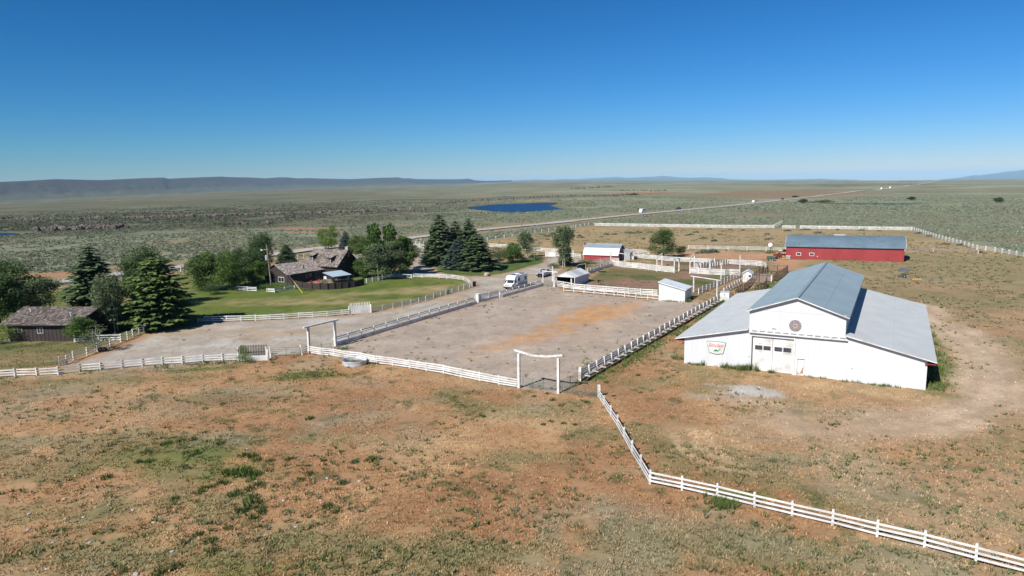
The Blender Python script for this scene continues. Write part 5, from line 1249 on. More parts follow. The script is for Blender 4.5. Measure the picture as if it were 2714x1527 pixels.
# white booth and privy
bo = Vector((40.25, 133.04, 0)); QF = Fr(bo, -24)
booth = thing('booth', 'small white box shaped booth in the feed bunk fence near the barn', 'booth', tuple(bo))
b = MB(); QF.box(b, 0, 1.65, 0, 1.4, -.1, 1.85); b.build('body', M_WHITE, booth)
b = MB(); QF.box(b, -.06, 1.72, -.06, 1.46, 1.852, 1.93); b.build('lid', M_ROOFS, booth)
b = MB(); b.prism([QF(.78 + .1 * math.cos(t * .785), -.02, 1.42 + .1 * math.sin(t * .785)) for t in range(8)], QF.v * .019); b.build('vent_hole', M_BLACK, booth)
po = at('N', 985, 640); PF = Fr(po, -24)
pv = thing('privy', 'narrow white gabled shed with a door and a small dark window behind the cattle lane', 'shed', tuple(po))
b = MB(); b.prism([PF(0, 0, -.2), PF(2.0, 0, -.2), PF(2.0, 0, 2.0), PF(1.0, 0, 2.55), PF(0, 0, 2.0)], PF.v * 3.0); b.build('body', M_WHITE, pv)
for q in ([PF(-.2, -.2, 1.95), PF(1.0, -.2, 2.66), PF(1.0, 3.2, 2.66), PF(-.2, 3.2, 1.95)], [PF(1.0, -.2, 2.66), PF(2.2, -.2, 1.95), PF(2.2, 3.2, 1.95), PF(1.0, 3.2, 2.66)]): b = MB(); slab(b, q, .07); b.build('roof', M_WSIDE if q[0].z < 2 else M_ROOFS, pv)
b = MB(); PF.box(b, .4, 1.1, -.05, 0, 0, 1.75); d_ = b.build('door', M_WHITE, pv); b = MB(); PF.box(b, .36, .4, -.06, 0, 0, 1.79); PF.box(b, 1.1, 1.14, -.06, 0, 0, 1.79); PF.box(b, .4, 1.1, -.06, 0, 1.75, 1.79); b.build('door_frame', M_TRIM, d_)
b = MB(); PF.box(b, 1.3, 1.8, -.05, 0, 1.2, 1.6); b.build('window', M_GLASS, pv)
# ================================================================== trees
M_LEAF = colmat('leaves', 0.75, transl=0.36, nscale=.9, nvar=.22, spec=.25)
M_NEEDLE = colmat('needles', 0.8, transl=0.12, nscale=1.2, nvar=.25, spec=.2)
M_SAGE = colmat('sage_leaves', 0.9, transl=0.15)
M_GRASS = colmat('grass_blades', 0.85, transl=0.25)

def quads(cen, a, b, colr):
    """leaf-sized quads: centres, half-axes, colours -> arrays"""
    n = len(cen)
    V = np.stack([cen - a - b * .3, cen + a * .2 - b, cen + a + b * .3, cen - a * .2 + b], 1).reshape(-1, 3)
    F = np.arange(n * 4).reshape(n, 4); return V, F, np.repeat(colr, 4, 0)
def rdirs(g, n):
    v = g.normal(size=(n, 3)); return v / np.linalg.norm(v, axis=1, keepdims=True)

def broadleaf(label_name, seed, h, w, base=.08, cols=((.048, .085, .022), (.085, .125, .030), (.035, .062, .018)), clumps=75, leaves=85, leaf=.30, shape='oval', bark=None, sparse=1.0, stems=1):
    """prototype broadleaf at the origin: trunk and limbs, crown of leaf clumps"""
    g = np.random.default_rng(seed); rnd = random.Random(seed); bark = bark or M_BARK
    root = thing(label_name, '-', 'tree')
    cz = h * (base + (1 - base) * .5); rz = h * (1 - base) * .5; rx = w / 2
    P = []
    while len(P) < clumps:
        p = g.uniform(-1, 1, 3); q = np.linalg.norm(p)
        if q > 1 or q < .35 and g.random() < .5: continue
        ang = math.atan2(p[1], p[0]); lim = .72 + .28 * math.sin(ang * 2 + seed) * math.sin(p[2] * 3 + seed * 2) + .15 * math.sin(ang * 5 + p[2] * 4 + seed)
        if q > lim + .08: continue
        if shape == 'poplar': k = 1.0 - .72 * max(0, p[2]) - .1 * max(0, -p[2])
        elif shape == 'tall': k = 1.0 - .30 * max(0, p[2]) - .12 * max(0, -p[2])
        elif shape == 'cone': k = 1.0 - .42 * (p[2] + 1)
        else: k = 1.0 - .15 * max(0, p[2])
        P.append((p[0] * rx * k, p[1] * rx * k, cz + p[2] * rz))
    P = np.array(P); cr_ = w * g.uniform(.10, .19, len(P)) * (1.15 if shape != 'poplar' else 1.0)
    cen = []; colr = []
    for p, r in zip(P, cr_):
        n = int(leaves * g.uniform(.6, 1.3) * sparse); d = rdirs(g, n); rr = r * g.uniform(.25, 1.1, n) ** .7
        c = p + d * rr[:, None] * np.array([1, 1, .8]); cen.append(c)
        t = g.random(); base_c = np.array(cols[0]) * (1 - t) + np.array(cols[1]) * t
        if g.random() < .25: base_c = np.array(cols[2])
        colr.append(base_c * g.uniform(.75, 1.3, (n, 1)))
    cen = np.concatenate(cen); colr = np.concatenate(colr); n = len(cen)
    d1 = rdirs(g, n); d2 = np.cross(d1, rdirs(g, n)); d2 /= np.linalg.norm(d2, axis=1, keepdims=True) + 1e-9
    s = leaf * g.uniform(.6, 1.25, (n, 1)) * .5
    V, F, C = quads(cen, d1 * s, d2 * s * .62, colr)
    add_obj('crown', np_mesh('crown', V, F, C, M_LEAF), root)
    b = MB(); r0 = max(.05, h * .013)
    for st in range(stems):
        ox, oy = (rnd.uniform(-.12, .12) * w, rnd.uniform(-.12, .12) * w) if stems > 1 else (0, 0)
        top = Vector((ox * 1.6 + rnd.uniform(-.06, .06) * w, oy * 1.6, h * .82)); pts = [Vector((ox, oy, -.3)), Vector((ox * 1.1 + rnd.uniform(-.02, .02) * w, oy, h * .25)), Vector((ox * 1.3, oy * 1.3 + rnd.uniform(-.03, .03) * w, h * .5)), top]
        b.path(pts, r0 / (1 if stems == 1 else 1.5), r0 * .22, 7)
    for k in range(12):
        c = P[rnd.randrange(len(P))]; z0 = max(base * h * .7, min(c[2] - .12 * h, h * .6)); a = Vector((0, 0, z0)); e = Vector(c); m_ = a.lerp(e, .5) + Vector((0, 0, -.02 * h))
        b.path([a, m_, e], r0 * .42, r0 * .10, 5)
    b.build('trunk', bark, root)
    return root

def spruce(name, seed, h, w, cols=((.044, .082, .038), (.090, .136, .056), (.125, .175, .072)), base=.05, dens=1.0, droop=.22, ragged=.16, power=.68, spray=.30):
    g = np.random.default_rng(seed); root = thing(name, '-', 'tree')
    cen = []; A = []; B = []; colr = []; b = MB(); rnd = random.Random(seed)
    b.path([Vector((0, 0, -.3)), Vector((0, 0, h * .5)), Vector((.02 * w, 0, h * .97))], h * .018, h * .003, 7)
    nl = int(h / .32 * dens); lean = g.uniform(-.02, .02, 2) * h
    for i in range(nl):
        t = (i + g.uniform(-.3, .3)) / nl; t = min(max(t, 0), .995); z = h * (base + (1 - base) * t)
        Rr = w / 2 * (1 - t) ** power * (1 + .10 * math.sin(t * 23 + seed)) + .12
        if t < .12: Rr *= .78 + t * 1.9
        nb = max(5, int((6 + 11 * (1 - t)) * dens))
        ph0 = g.uniform(0, 6.28)
        for j in range(nb):
            ph = ph0 + j * 2 * math.pi / nb + g.uniform(-.25, .25); L = Rr * g.uniform(1 - ragged * 1.6, 1 + ragged)
            if g.random() < .07: L *= .55
            ns = max(3, int(L / .11)); tt = (np.arange(ns) + g.uniform(.2, .9, ns)) / ns
            tt = .22 + .78 * tt
            dx, dy = math.cos(ph), math.sin(ph); up = .25 * t
            x = dx * tt * L; y = dy * tt * L; zz = z - droop * L * tt ** 1.4 + up * L * tt + .10 * L * np.maximum(tt - .75, 0)
            side = g.uniform(-1, 1, ns) * (.34 * L * (1 - tt) + .22)
            c = np.stack([x - dy * side, y + dx * side, zz + g.uniform(-.07, .07, ns)], 1)
            ang = ph + np.sign(side) * g.uniform(.2, 1.0, ns); s = spray * g.uniform(.7, 1.35, ns)
            a_ = np.stack([np.cos(ang), np.sin(ang), g.uniform(-.55, .05, ns)], 1) * s[:, None]
            b_ = np.stack([-np.sin(ang), np.cos(ang), g.uniform(-.5, .5, ns)], 1) * (s * .5)[:, None]
            cen.append(c); A.append(a_); B.append(b_)
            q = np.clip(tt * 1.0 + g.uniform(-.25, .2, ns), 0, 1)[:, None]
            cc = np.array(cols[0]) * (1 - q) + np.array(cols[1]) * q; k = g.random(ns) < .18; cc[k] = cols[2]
            colr.append(cc * g.uniform(.75, 1.25, (ns, 1)))
        if i % 3 == 0 and Rr > .5: b.tube((0, 0, z), (math.cos(ph0) * Rr * .8, math.sin(ph0) * Rr * .8, z - droop * Rr * .7), .035, .012, 4, cap=False)
    cen, A, B, colr = map(np.concatenate, (cen, A, B, colr))
    V, F, C = quads(cen, A, B, colr)
    add_obj('crown', np_mesh('crown', V, F, C, M_NEEDLE), root); b.build('trunk', M_BARK, root); return root

TG = 'trees round the house and drive'
_protos = {}
def plant(key, make, pos, h, w, label, rz=None, cat='tree', group=None, name=None):
    """first use builds and keeps the prototype as the first tree; later uses copy it with its own size and turn"""
    if key not in _protos:
        o, ph, pw = make(); _protos[key] = (o, ph, pw); o.location = pos; r = o
    else:
        o, ph, pw = _protos[key]; r = dup(o, pos)
    r.scale = (w / pw, w / pw, h / ph); r.rotation_euler = (0, 0, random.uniform(0, 6.28) if rz is None else rz)
    r['label'] = label; r['category'] = cat
    if name: r.name = name
    if group: r['group'] = group
    elif 'group' in r: del r['group']
    return r
GREENB = ((.0924, .1626, .0370), (.1626, .2402, .0517), (.0628, .1146, .0296))
LIME = ((.1309, .2156, .0339), (.2002, .2772, .0462), (.0924, .1617, .0308))
DARKB = ((.0628, .1146, .0407), (.1109, .1701, .0517), (.0443, .0813, .0296))
GREYB = ((.1146, .1571, .0739), (.1811, .2218, .1071), (.0832, .1146, .0554))
def mk_broad(n, s, **k): return lambda: (broadleaf(n, s, 10, k.pop('w', 7), **k), 10, 7)
def mkB(n, s, w0, **k): return lambda: (broadleaf(n, s, 10, w0, **k), 10, w0)
def mkS(n, s, w0, **k): return lambda: (spruce(n, s, 12, w0, **k), 12, w0)
KB1 = mkB('broadleaf_tree', 1, 7.5, cols=DARKB, clumps=115, leaves=110)
KB2 = mkB('broadleaf_tree', 2, 6.5, cols=GREENB, clumps=105, leaves=110, base=.04)
KB3 = mkB('birch_tree', 3, 5, cols=GREYB, clumps=85, leaves=75, bark=M_PBARK, stems=2, base=.12)
KSP = mkB('birch_tree', 4, 4.5, cols=GREYB, clumps=46, leaves=36, bark=M_PBARK, stems=2, base=.2, leaf=.22)
KPOP = mkB('poplar_tree', 5, 4.2, cols=((.070, .130, .030), (.105, .175, .038), (.052, .098, .024)), clumps=150, leaves=90, shape='poplar', base=.04, leaf=.34)
KLIME = mkB('broadleaf_tree', 6, 6.5, cols=LIME, clumps=80, leaves=75, base=.08)
KSH = mkB('shrub', 7, 10, cols=GREENB, clumps=55, leaves=60, base=.0, leaf=.34, stems=4)
KSHD = mkB('shrub', 8, 10, cols=DARKB, clumps=70, leaves=70, base=.0, leaf=.32, stems=4)
KS1 = mkS('spruce_tree', 11, 5.6)
KS2 = mkS('spruce_tree', 12, 7.2, cols=((.042, .076, .026), (.105, .155, .042), (.140, .195, .052)), droop=.12, power=.42, ragged=.17, spray=.34)
KSBLUE = mkS('spruce_tree', 13, 6.0, cols=((.036, .062, .048), (.075, .112, .090), (.105, .148, .118)), power=.75)
def tree(key, mk, base, top, width, label, name=None, cat='tree', sy=1.0, group=None):
    """base, top: (frame, x, y) of the trunk foot and the tip; width in metres"""
    p = at(*base); h = hat(p, *top) * (1.08 if key in ('pop', 'b1', 'b2', 'b3', 'lime', 'b4') else 1.0); return plant(key, mk, p, h, width, label, cat=cat, name=name, group=group)
# left edge
tree('b1', KB1, ('S', 40, 800), ('S', 40, 664), 11.0, 'wide dark broadleaf tree behind the left end of the cabin')
tree('b1', KB1, ('S', 2, 815), ('S', 2, 690), 8.5, 'dark broadleaf tree cut by the left picture edge')
tree('b3', KB3, ('S', 108, 800), ('S', 100, 700), 7.0, 'broadleaf tree between the wide dark tree and the thin birch')
tree('sp', KSP, ('S', 182, 795), ('S', 180, 705), 6.0, 'thin sparse birch with white trunk behind the cabin roof')
tree('s1', KS1, ('S', 240, 812), ('S', 238, 617), 11.5, 'tall dark spruce just behind the right end of the cabin')
tree('b3', KB3, ('S', 283, 835), ('S', 285, 690), 6.0, 'broadleaf tree with grey trunks to the right of the cabin')
tree('b1', KB1, ('S', 365, 775), ('S', 375, 630), 9.5, 'dark round broadleaf tree behind the light green spruce')
tree('s2', KS2, ('S', 405, 822), ('S', 413, 646), 11.6, 'big light green spruce at the corner of lawn and gravel yard')
tree('b2', KB2, ('G', 800, 465), ('G', 760, 225), 4.4, 'small dark leafy tree in front of the cabin gable')
tree('sp', KSP, ('G', 945, 560), ('G', 930, 300), 4.6, 'nearly bare white birch by the fence in front of the cabin')
tree('sh', KSH, ('G', 25, 480), ('G', 30, 285), 5.0, 'light green shrub at the left end of the cabin', cat='shrub')
tree('sh', KSH, ('U', 380, 540), ('U', 370, 115), 2.1, 'ragged juniper growing over the picket panel', cat='shrub')
tree('sh', KSH, ('U', 430, 650), ('U', 430, 400), 3.0, 'leafy weed bush at the foot of the picket panel', cat='shrub')
# left of the house
tree('b2', KB2, ('A', 2010, 1215), ('A', 2020, 845), 8.5, 'broadleaf tree at the left end of the clump beside the house')
tree('b2', KB2, ('A', 2240, 1215), ('A', 2230, 840), 7.5, 'broadleaf tree in the middle of the clump beside the house')
tree('b1', KB1, ('B', 60, 1190), ('B', 60, 700), 8.0, 'dark broadleaf tree in the clump left of the utility pole')
tree('b1', KB1, ('B', 300, 1130), ('B', 320, 462), 7.6, 'tallest broadleaf tree of the clump behind the utility pole')
tree('b2', KB2, ('B', 215, 1200), ('B', 240, 850), 5.5, 'low broadleaf tree in front of the clump beside the house')
tree('shd', KSHD, ('A', 2065, 1255), ('A', 2060, 1120), 4.5, 'round dark bush on the lawn in front of the clump', cat='shrub')
tree('sh', KSH, ('B', 480, 1265), ('B', 480, 1155), 7.0, 'low spreading juniper between the white rails and the patio wall', cat='shrub')
tree('s1', KS1, ('B', 670, 890), ('B', 670, 600), 7.2, 'dark spruce behind the low wing of the house')
tree('lime', KLIME, ('B', 1295, 720), ('B', 1310, 345), 7.8, 'bright yellow green tree behind the main roof')
tree('sb', KSBLUE, ('B', 1545, 730), ('B', 1540, 400), 6.0, 'blue spruce behind the chimney')
tree('b2', KB2, ('B', 1740, 800), ('B', 1745, 470), 6.5, 'broadleaf tree behind the rear annex of the house')
tree('pop', KPOP, ('B', 1985, 1060), ('B', 2035, 265), 6.0, 'tallest poplar to the right of the house')
tree('pop', KPOP, ('B', 2215, 1060), ('B', 2220, 275), 5.8, 'second poplar, right of the tallest one')
tree('pop', KPOP, ('B', 2410, 1075), ('B', 2400, 455), 5.6, 'poplar at the right end of the row beside the house')
tree('b3', KB3, ('B', 2010, 1135), ('B', 2010, 600), 7.4, 'white stemmed aspen in front of the tallest poplar')
tree('b3', KB3, ('B', 2270, 1090), ('B', 2290, 560), 7.6, 'white stemmed aspen in front of the second poplar')
tree('b2', KB2, ('B', 1815, 1090), ('B', 1820, 790), 5.0, 'low bushy tree against the dark gable of the house')
tree('b3', KB3, ('C', 150, 960), ('C', 140, 600), 6.0, 'broadleaf tree beside the bend of the drive')
# spruce island
tree('s1', KS1, ('C', 600, 905), ('C', 595, 160), 11.5, 'tallest spruce on the grass island of the drive')
tree('sb', KSBLUE, ('C', 505, 890), ('C', 500, 410), 9, 'blue spruce at the left side of the grass island')
tree('s1', KS1, ('C', 830, 880), ('C', 825, 250), 9.0, 'spruce in the middle of the grass island behind the others')
tree('s1', KS1, ('C', 1020, 890), ('C', 1020, 210), 9.6, 'second tallest spruce on the grass island')
tree('sb', KSBLUE, ('C', 880, 955), ('C', 855, 500), 10.2, 'broad blue spruce at the front of the grass island')
tree('s1', KS1, ('C', 1150, 975), ('C', 1120, 440), 12.0, 'broad dark spruce at the front right of the grass island')
tree('shd', KSHD, ('C', 1485, 895), ('C', 1480, 600), 5.6, 'dark brownish small tree right of the spruces')
tree('b2', KB2, ('C', 1680, 870), ('C', 1670, 585), 6.4, 'bushy tree between the brownish one and the thin tree')
tree('b3', KB3, ('C', 1860, 800), ('C', 1855, 418), 5.4, 'thin grey green tree on the grass island tip')
tree('sp', KSP, ('C', 1990, 825), ('C', 2030, 500), 5.6, 'sparse white birch on the grass island tip')
tree('shd', KSHD, ('C', 2030, 838), ('C', 2030, 758), 4.0, 'round dark bush under the sparse birch', cat='shrub')
tree('shd', KSHD, ('C', 1825, 845), ('C', 1825, 770), 2.6, 'small round dark bush beside the thin tree', cat='shrub')
tree('b3', KB3, ('D', 190, 830), ('D', 190, 215), 6.2, 'tall dark aspen with pale trunks behind the open shed')
tree('s1', KS1, ('D', 215, 800), ('D', 190, 300), 4.6, 'narrow spruce growing within the aspen behind the open shed')
tree('shd', KSHD, ('D', 505, 820), ('D', 510, 700), 3.8, 'dark bush behind the low white wall of the yard', cat='shrub')
tree('sh', KSH, ('D', 50, 830), ('D', 50, 755), 3.4, 'yellowish bush beside the parked pickup', cat='shrub')
tree('sh', KSH, ('C', 2250, 960), ('C', 2240, 880), 3.0, 'light green bush left of the yellowish one', cat='shrub')
tree('lime', mkB('broadleaf_tree', 9, 8.0, cols=((.075, .125, .032), (.115, .170, .042), (.052, .092, .026)), clumps=105, leaves=85, base=.06), ('D', 1665, 700), ('D', 1720, 272), 9.0, 'full green broadleaf tree in the yard right of the small red barn') if False else tree('b4', mkB('broadleaf_tree', 9, 8.0, cols=((.075, .125, .032), (.115, .170, .042), (.052, .092, .026)), clumps=105, leaves=85, base=.06), ('D', 1665, 705), ('D', 1720, 272), 9.0, 'full green broadleaf tree in the yard right of the small red barn')
tree('b3', KB3, ('D', 1925, 655), ('D', 1930, 515), 3.6, 'small half bare tree right of the full green tree')
# far trees on the plain
for i, (x, yb, yt, w, l) in enumerate(((1465, 186, 165, 9, 'lone dark tree left of the willow thicket on the plain'), (1515, 185, 177, 10, 'low bush left of the willow thicket'), (1555, 186, 170, 12, 'left clump of the willow thicket by the wetland'), (1590, 186, 168, 12, 'right clump of the willow thicket by the wetland'), (2010, 172, 153, 8, 'small lone tree on the right plain near the power line'), (2447, 183, 156, 9, 'lone dark tree far right on the plain'), (615, 146, 138, 16, 'dark tree on the rock rim beyond the lake'), (1428, 158, 148, 8, 'small dark tree beside the highway'))):
    p = at_land('L', x, yb); h = hat(p, 'L', x, yt) - p.z; r = plant('b1' if i in (0, 4, 5, 6, 7) else 'shd', KB1 if i in (0, 4, 5, 6, 7) else KSHD, p, h, w, l)
for x, y, w, l in ((1130, 305, 6, 'green bush below the rock rim on the left plain'), (1960, 232, 0, '')):
    if w: p = at_land('K', x, y); plant('shd', KSHD, p, 3.2, 7, l, cat='shrub')

# ================================================================== ground vegetation
def blocked(x, y, pad=0.0):
    m = np.zeros(x.shape, bool)
    for f, (s0, s1, d0, d1) in ((BF, (0, BW, 0, BD)), (RF, (0, RW, 0, 14)), (GF, (0, GW + 2.6, 0, 6.6)), (SF, (0, 5.15, 0, 4.5)), (LF, (0, LW, 0, LD)), (CF, (0, CW, 0, CD))):
        dx, dy = x - f.o.x, y - f.o.y; det = f.u.x * f.v.y - f.u.y * f.v.x
        s = (dx * f.v.y - dy * f.v.x) / det; d = (f.u.x * dy - f.u.y * dx) / det
        m |= (s > s0 - pad) & (s < s1 + pad) & (d > d0 - pad) & (d < d1 + pad)
    return m
def terrain_z(x, y):
    r = np.hypot(x, y); z = land(x, y)
    k = np.clip(1 - np.maximum(sstep(-2, 1, inside(ARENA, x, y)), sstep(-2, 1, inside(DRIVE, x, y))), 0, 1) * sstep(420, 250, r)
    return z + k * ((fbm(x / 2.0, y / 2.0, 201, 4) - .5) * .22 + (fbm(x / 9, y / 9, 211, 3) - .5) * .30)

def tufts(name, x, y, colr, hgt, spread, nb, g, m=M_GRASS, width=.045, lean=.5):
    """real grass: nb bent triangular blades per tuft"""
    n = len(x); z = terrain_z(x, y)
    a = g.uniform(0, 2 * math.pi, (n, nb)); ro = g.uniform(0, 1, (n, nb)) ** .6 * spread[:, None]
    bx = x[:, None] + np.cos(a) * ro; by = y[:, None] + np.sin(a) * ro; hh = hgt[:, None] * g.uniform(.55, 1.25, (n, nb))
    a2 = a + g.uniform(-.8, .8, (n, nb)); le = hh * lean * g.uniform(.3, 1.3, (n, nb)); ww = width * g.uniform(.6, 1.5, (n, nb)) * (1 + hgt[:, None] * .7)
    pa = a2 + math.pi / 2 + g.uniform(-.5, .5, (n, nb))
    p0 = np.stack([bx - np.cos(pa) * ww, by - np.sin(pa) * ww, z[:, None] - .03 + 0 * bx], -1)
    p1 = np.stack([bx + np.cos(pa) * ww, by + np.sin(pa) * ww, z[:, None] - .03 + 0 * bx], -1)
    p2 = np.stack([bx + np.cos(a2) * le, by + np.sin(a2) * le, z[:, None] + hh], -1)
    V = np.stack([p0, p1, p2], 2).reshape(-1, 3); F = np.arange(len(V)).reshape(-1, 3)
    C = np.repeat(np.repeat(colr, nb, 0) * g.uniform(.72, 1.28, (n * nb, 1)), 3, 0)
    return add_obj(name, np_mesh(name, V, F, np.clip(C, .01, .8), m), kind='stuff')

g = np.random.default_rng(99)
# dry field grass, nearest ground first
n = 82000
az = g.uniform(-43, 43, n); r = 38 * (150 / 38) ** g.random(n)
x, y = r * np.sin(np.radians(az)), r * np.cos(np.radians(az))
c, mk = albedo(x, y)
grav = (np.abs(c[:, 0] - c[:, 2]) < .12) & (c[:, 0] > .3)
ok = (mk['ar'] < -.3) & (mk['dr'] < -.3) & (mk['pa'] < 0) & ~blocked(x, y, .1) & ~(grav & (g.random(n) < .8)) & ~((mk['tr'] < 3.0) & (g.random(n) < .85)) & ~((mk['la'] > 0) & (g.random(n) < .6))
ok &= vnoise(x / 1.3, y / 1.3, 301) + .3 * vnoise(x / 5, y / 5, 302) > .38
x, y, c, r = x[ok], y[ok], c[ok], r[ok]
green = np.clip((c[:, 1] / c[:, 0] - .62) * 2.5, 0, 1)
hg = (.06 + .09 * g.random(len(x)) + .08 * green) * np.where(inside(LAWN, x, y) > 0, .4, 1)
cc = c * 1.40 * g.uniform(.85, 1.20, (len(x), 1)); k = g.random(len(x)) < .09; cc[k & (green < .5)] = cc[k & (green < .5)] * .4 + np.array((.60, .42, .24)) * .6
tufts('field_grass', x, y, cc, hg, .10 + .16 * g.random(len(x)), 5, g, lean=.9)
# green weeds dotted over field, track and arena edge
n = 10000
az = g.uniform(-43, 43, n); r = 40 * (230 / 40) ** g.random(n); x, y = r * np.sin(np.radians(az)), r * np.cos(np.radians(az))
ar = inside(ARENA, x, y); dr = inside(DRIVE, x, y); nz = fbm(x / 8, y / 8, 311, 4)
ok = ~blocked(x, y, .1) & np.where(ar > 0, (ar < 14) & (g.random(n) < .55 * np.exp(-ar / 4) + .07), np.where(dr > 0, g.random(n) < .02, (nz > .53) & (g.random(n) < .95))) & (inside(LAWN, x, y) < 0) & (inside(YARD, x, y) < 0) & (r < 215)
x, y = x[ok], y[ok]; pal = np.array(((.085, .125, .038), (.13, .16, .06), (.17, .19, .11), (.19, .18, .08)))
tufts('field_weeds', x, y, pal[g.integers(0, 4, len(x))], .14 + .20 * g.random(len(x)), .12 + .2 * g.random(len(x)), 9, g, width=.05, lean=.9)
# tussocks and low brush of the farther fields
n = 15000
az = g.uniform(-30, 43, n); r = 120 * (335 / 120) ** (g.random(n) ** .7); x, y = r * np.sin(np.radians(az)), r * np.cos(np.radians(az))
nz = fbm(x / 14, y / 14, 321, 4)
ok = ~blocked(x, y, .2) & (inside(RANCH, x, y) > 1) & (inside(ARENA, x, y) < -1) & (inside(DRIVE, x, y) < -1) & (inside(LAWN, x, y) < 0) & (inside(YARD, x, y) < 0) & (inside(PADDOCK, x, y) < -1) & (inside(DIRTYARD, x, y) < -1) & (inside(ISLAND, x, y) < -1) & (polyline_dist(TRACK, x, y) > 4) & (nz > .43)
x, y, r = x[ok], y[ok], r[ok]; pal = np.array(((.16, .18, .085), (.13, .15, .07), (.20, .205, .125), (.25, .21, .11), (.30, .235, .13)))
tufts('field_brush', x, y, pal[g.integers(0, 5, len(x))], .14 + .24 * g.random(len(x)), .25 + .45 * g.random(len(x)), 9, g, width=.10, lean=.9)
# tall grass along walls, fences and the barn
xs, ys, hs = [], [], []
def strip(a, b_, n, wdt, h0, h1, side=0):
    a, b_ = Vector((a.x, a.y, 0)), Vector((b_.x, b_.y, 0)); d = b_ - a; nr = Vector((d.y, -d.x, 0)).normalized()
    for k in range(n):
        t = random.random(); p = a + d * t + nr * random.gauss(side, wdt)
        if vnoise(np.array([t * d.length / 1.6]), np.array([a.x * .37]), 77)[0] < .42 * random.random() + .22: continue
        xs.append(p.x); ys.append(p.y); hs.append(random.uniform(h0, h1))
strip(BF(.5, -.2, 0), BF(8, -.2, 0), 120, .18, .15, .45); strip(BF(4.6, -.3, 0), BF(8.3, -.3, 0), 110, .2, .4, .95); strip(BF(2.0, -.25, 0), BF(2.6, -.25, 0), 14, .15, .6, 1.0); strip(BF(8.5, -.3, 0), BF(9.3, -.3, 0), 24, .2, .5, .9); strip(BF(10.6, -.3, 0), BF(11.2, -.3, 0), 14, .15, .3, .5)
strip(BF(14.6, -.2, 0), BF(27, -.2, 0), 170, .16, .10, .38); strip(BF(27.8, 0, 0), BF(27.8, BD, 0), 900, .9, .3, .8); strip(BF(-.8, 1, 0), BF(-.8, 14, 0), 260, .8, .3, .8); strip(BF(-1.0, 20, 0), BF(-1.0, BD + 10, 0), 900, 1.2, .3, .8)
strip(RB[0] + oR * 1.6, RB[1] + oR * 1.6, 1300, .7, .15, .55); strip(SF(5.4, 0, 0), SF(5.4, 4.5, 0), 110, .35, .3, .7); strip(SF(.2, -.2, 0), SF(5, -.2, 0), 40, .15, .15, .4)
strip(at('G', 1500, 705), at('G', 2350, 660), 220, .6, .10, .38); strip(at('G', 590, 790), at('G', 1000, 755), 110, .6, .10, .34); strip(at('S', 690, 952), at('S', 850, 936), 170, 1.6, .08, .38); strip(at('H', 1000, 640), at('H', 1120, 650), 60, .6, .1, .3)
strip(at('J', 820, 742), at('J', 960, 770), 160, .5, .2, .5); strip(at('B', 700, 1240), at('B', 1040, 1285), 160, .4, .1, .4); strip(RF(0, -.3, 0), RF(RW, -.3, 0), 260, .4, .15, .4); strip(RF(RW + 1, 0, 0), RF(RW + 2, 3, 0), 60, .6, .2, .6)
strip(at('Y', 600, 960), at('Y', 950, 920), 60, .8, .3, .7)
xs, ys, hs = np.array(xs), np.array(ys), np.array(hs); pal = np.array(((.125, .180, .045), (.165, .205, .058), (.095, .145, .038), (.20, .205, .09)))
tufts('tall_grass', xs, ys, pal[g.integers(0, 4, len(xs))], hs, .10 + .14 * g.random(len(xs)), 8, g, width=.03, lean=.45)
# dark green clumps in the foreground, one by one
def clump_proto(seed, nb=70, h=.42, s=.42):
    gg = np.random.default_rng(seed); a = gg.uniform(0, 6.28, nb); ro = gg.random(nb) ** .6 * s; hh = h * gg.uniform(.5, 1.2, nb) * (1 - .4 * ro / s)
    x, y = np.cos(a) * ro, np.sin(a) * ro * .8; w = .035 * gg.uniform(.6, 1.4, nb); pa = gg.uniform(0, 6.28, nb)
    p0 = np.stack([x - np.cos(pa) * w, y - np.sin(pa) * w, -.05 + 0 * x], 1); p1 = np.stack([x + np.cos(pa) * w, y + np.sin(pa) * w, -.05 + 0 * x], 1); p2 = np.stack([x * 1.25 + gg.normal(0, .06, nb), y * 1.25 + gg.normal(0, .06, nb), hh], 1)
    V = np.stack([p0, p1, p2], 1).reshape(-1, 3); C = np.repeat(np.array((.055, .092, .022)) * gg.uniform(.6, 1.7, (nb, 1)), 3, 0)
    return np_mesh('grass_clump', V, np.arange(nb * 3).reshape(-1, 3), C, M_GRASS)
CM = [clump_proto(s) for s in (1, 2, 3)]
spots = [(1565, 655), (1540, 640), (1655, 660), (1690, 635), (1695, 670), (1750, 670), (1720, 705), (1665, 535), (1730, 545), (1755, 575), (1520, 720), (1840, 580), (1770, 740), (1710, 775), (1730, 830), (1725, 875), (1785, 905), (1790, 925), (1610, 805), (1365, 785), (1390, 755), (1440, 750), (1970, 570), (2210, 580), (2055, 710), (2110, 670), (1355, 1080), (1435, 1130), (1455, 1195), (730, 685), (1000, 520), (950, 580), (1300, 540), (830, 1325), (1095, 1340), (2240, 890), (2295, 925), (1190, 830), (1190, 1300), (1020, 575), (1270, 520), (1350, 525), (1500, 455), (2540, 570), (2425, 585), (1400, 215), (1520, 185), (2115, 285), (1640, 920), (1690, 910), (1120, 465), (1150, 455), (1320, 430), (1240, 440), (1560, 1035), (1725, 970), (2330, 735)]
for i, (px_, py_) in enumerate(spots):
    p = at('M', px_, py_); o = bpy.data.objects.new('grass_clump', CM[i % 3]); COL.objects.link(o)
    o.location = (p.x, p.y, float(terrain_z(np.array([p.x]), np.array([p.y]))[0])); s = random.uniform(.8, 1.5) * (1.5 if i in (0, 2, 4, 15) else 1); o.scale = (s, s, s * .9); o.rotation_euler = (0, 0, random.uniform(0, 6))
    tag(o, 'dark green grass clump standing in the dry tan foreground', 'grass clump', 'dark grass clumps in the foreground')
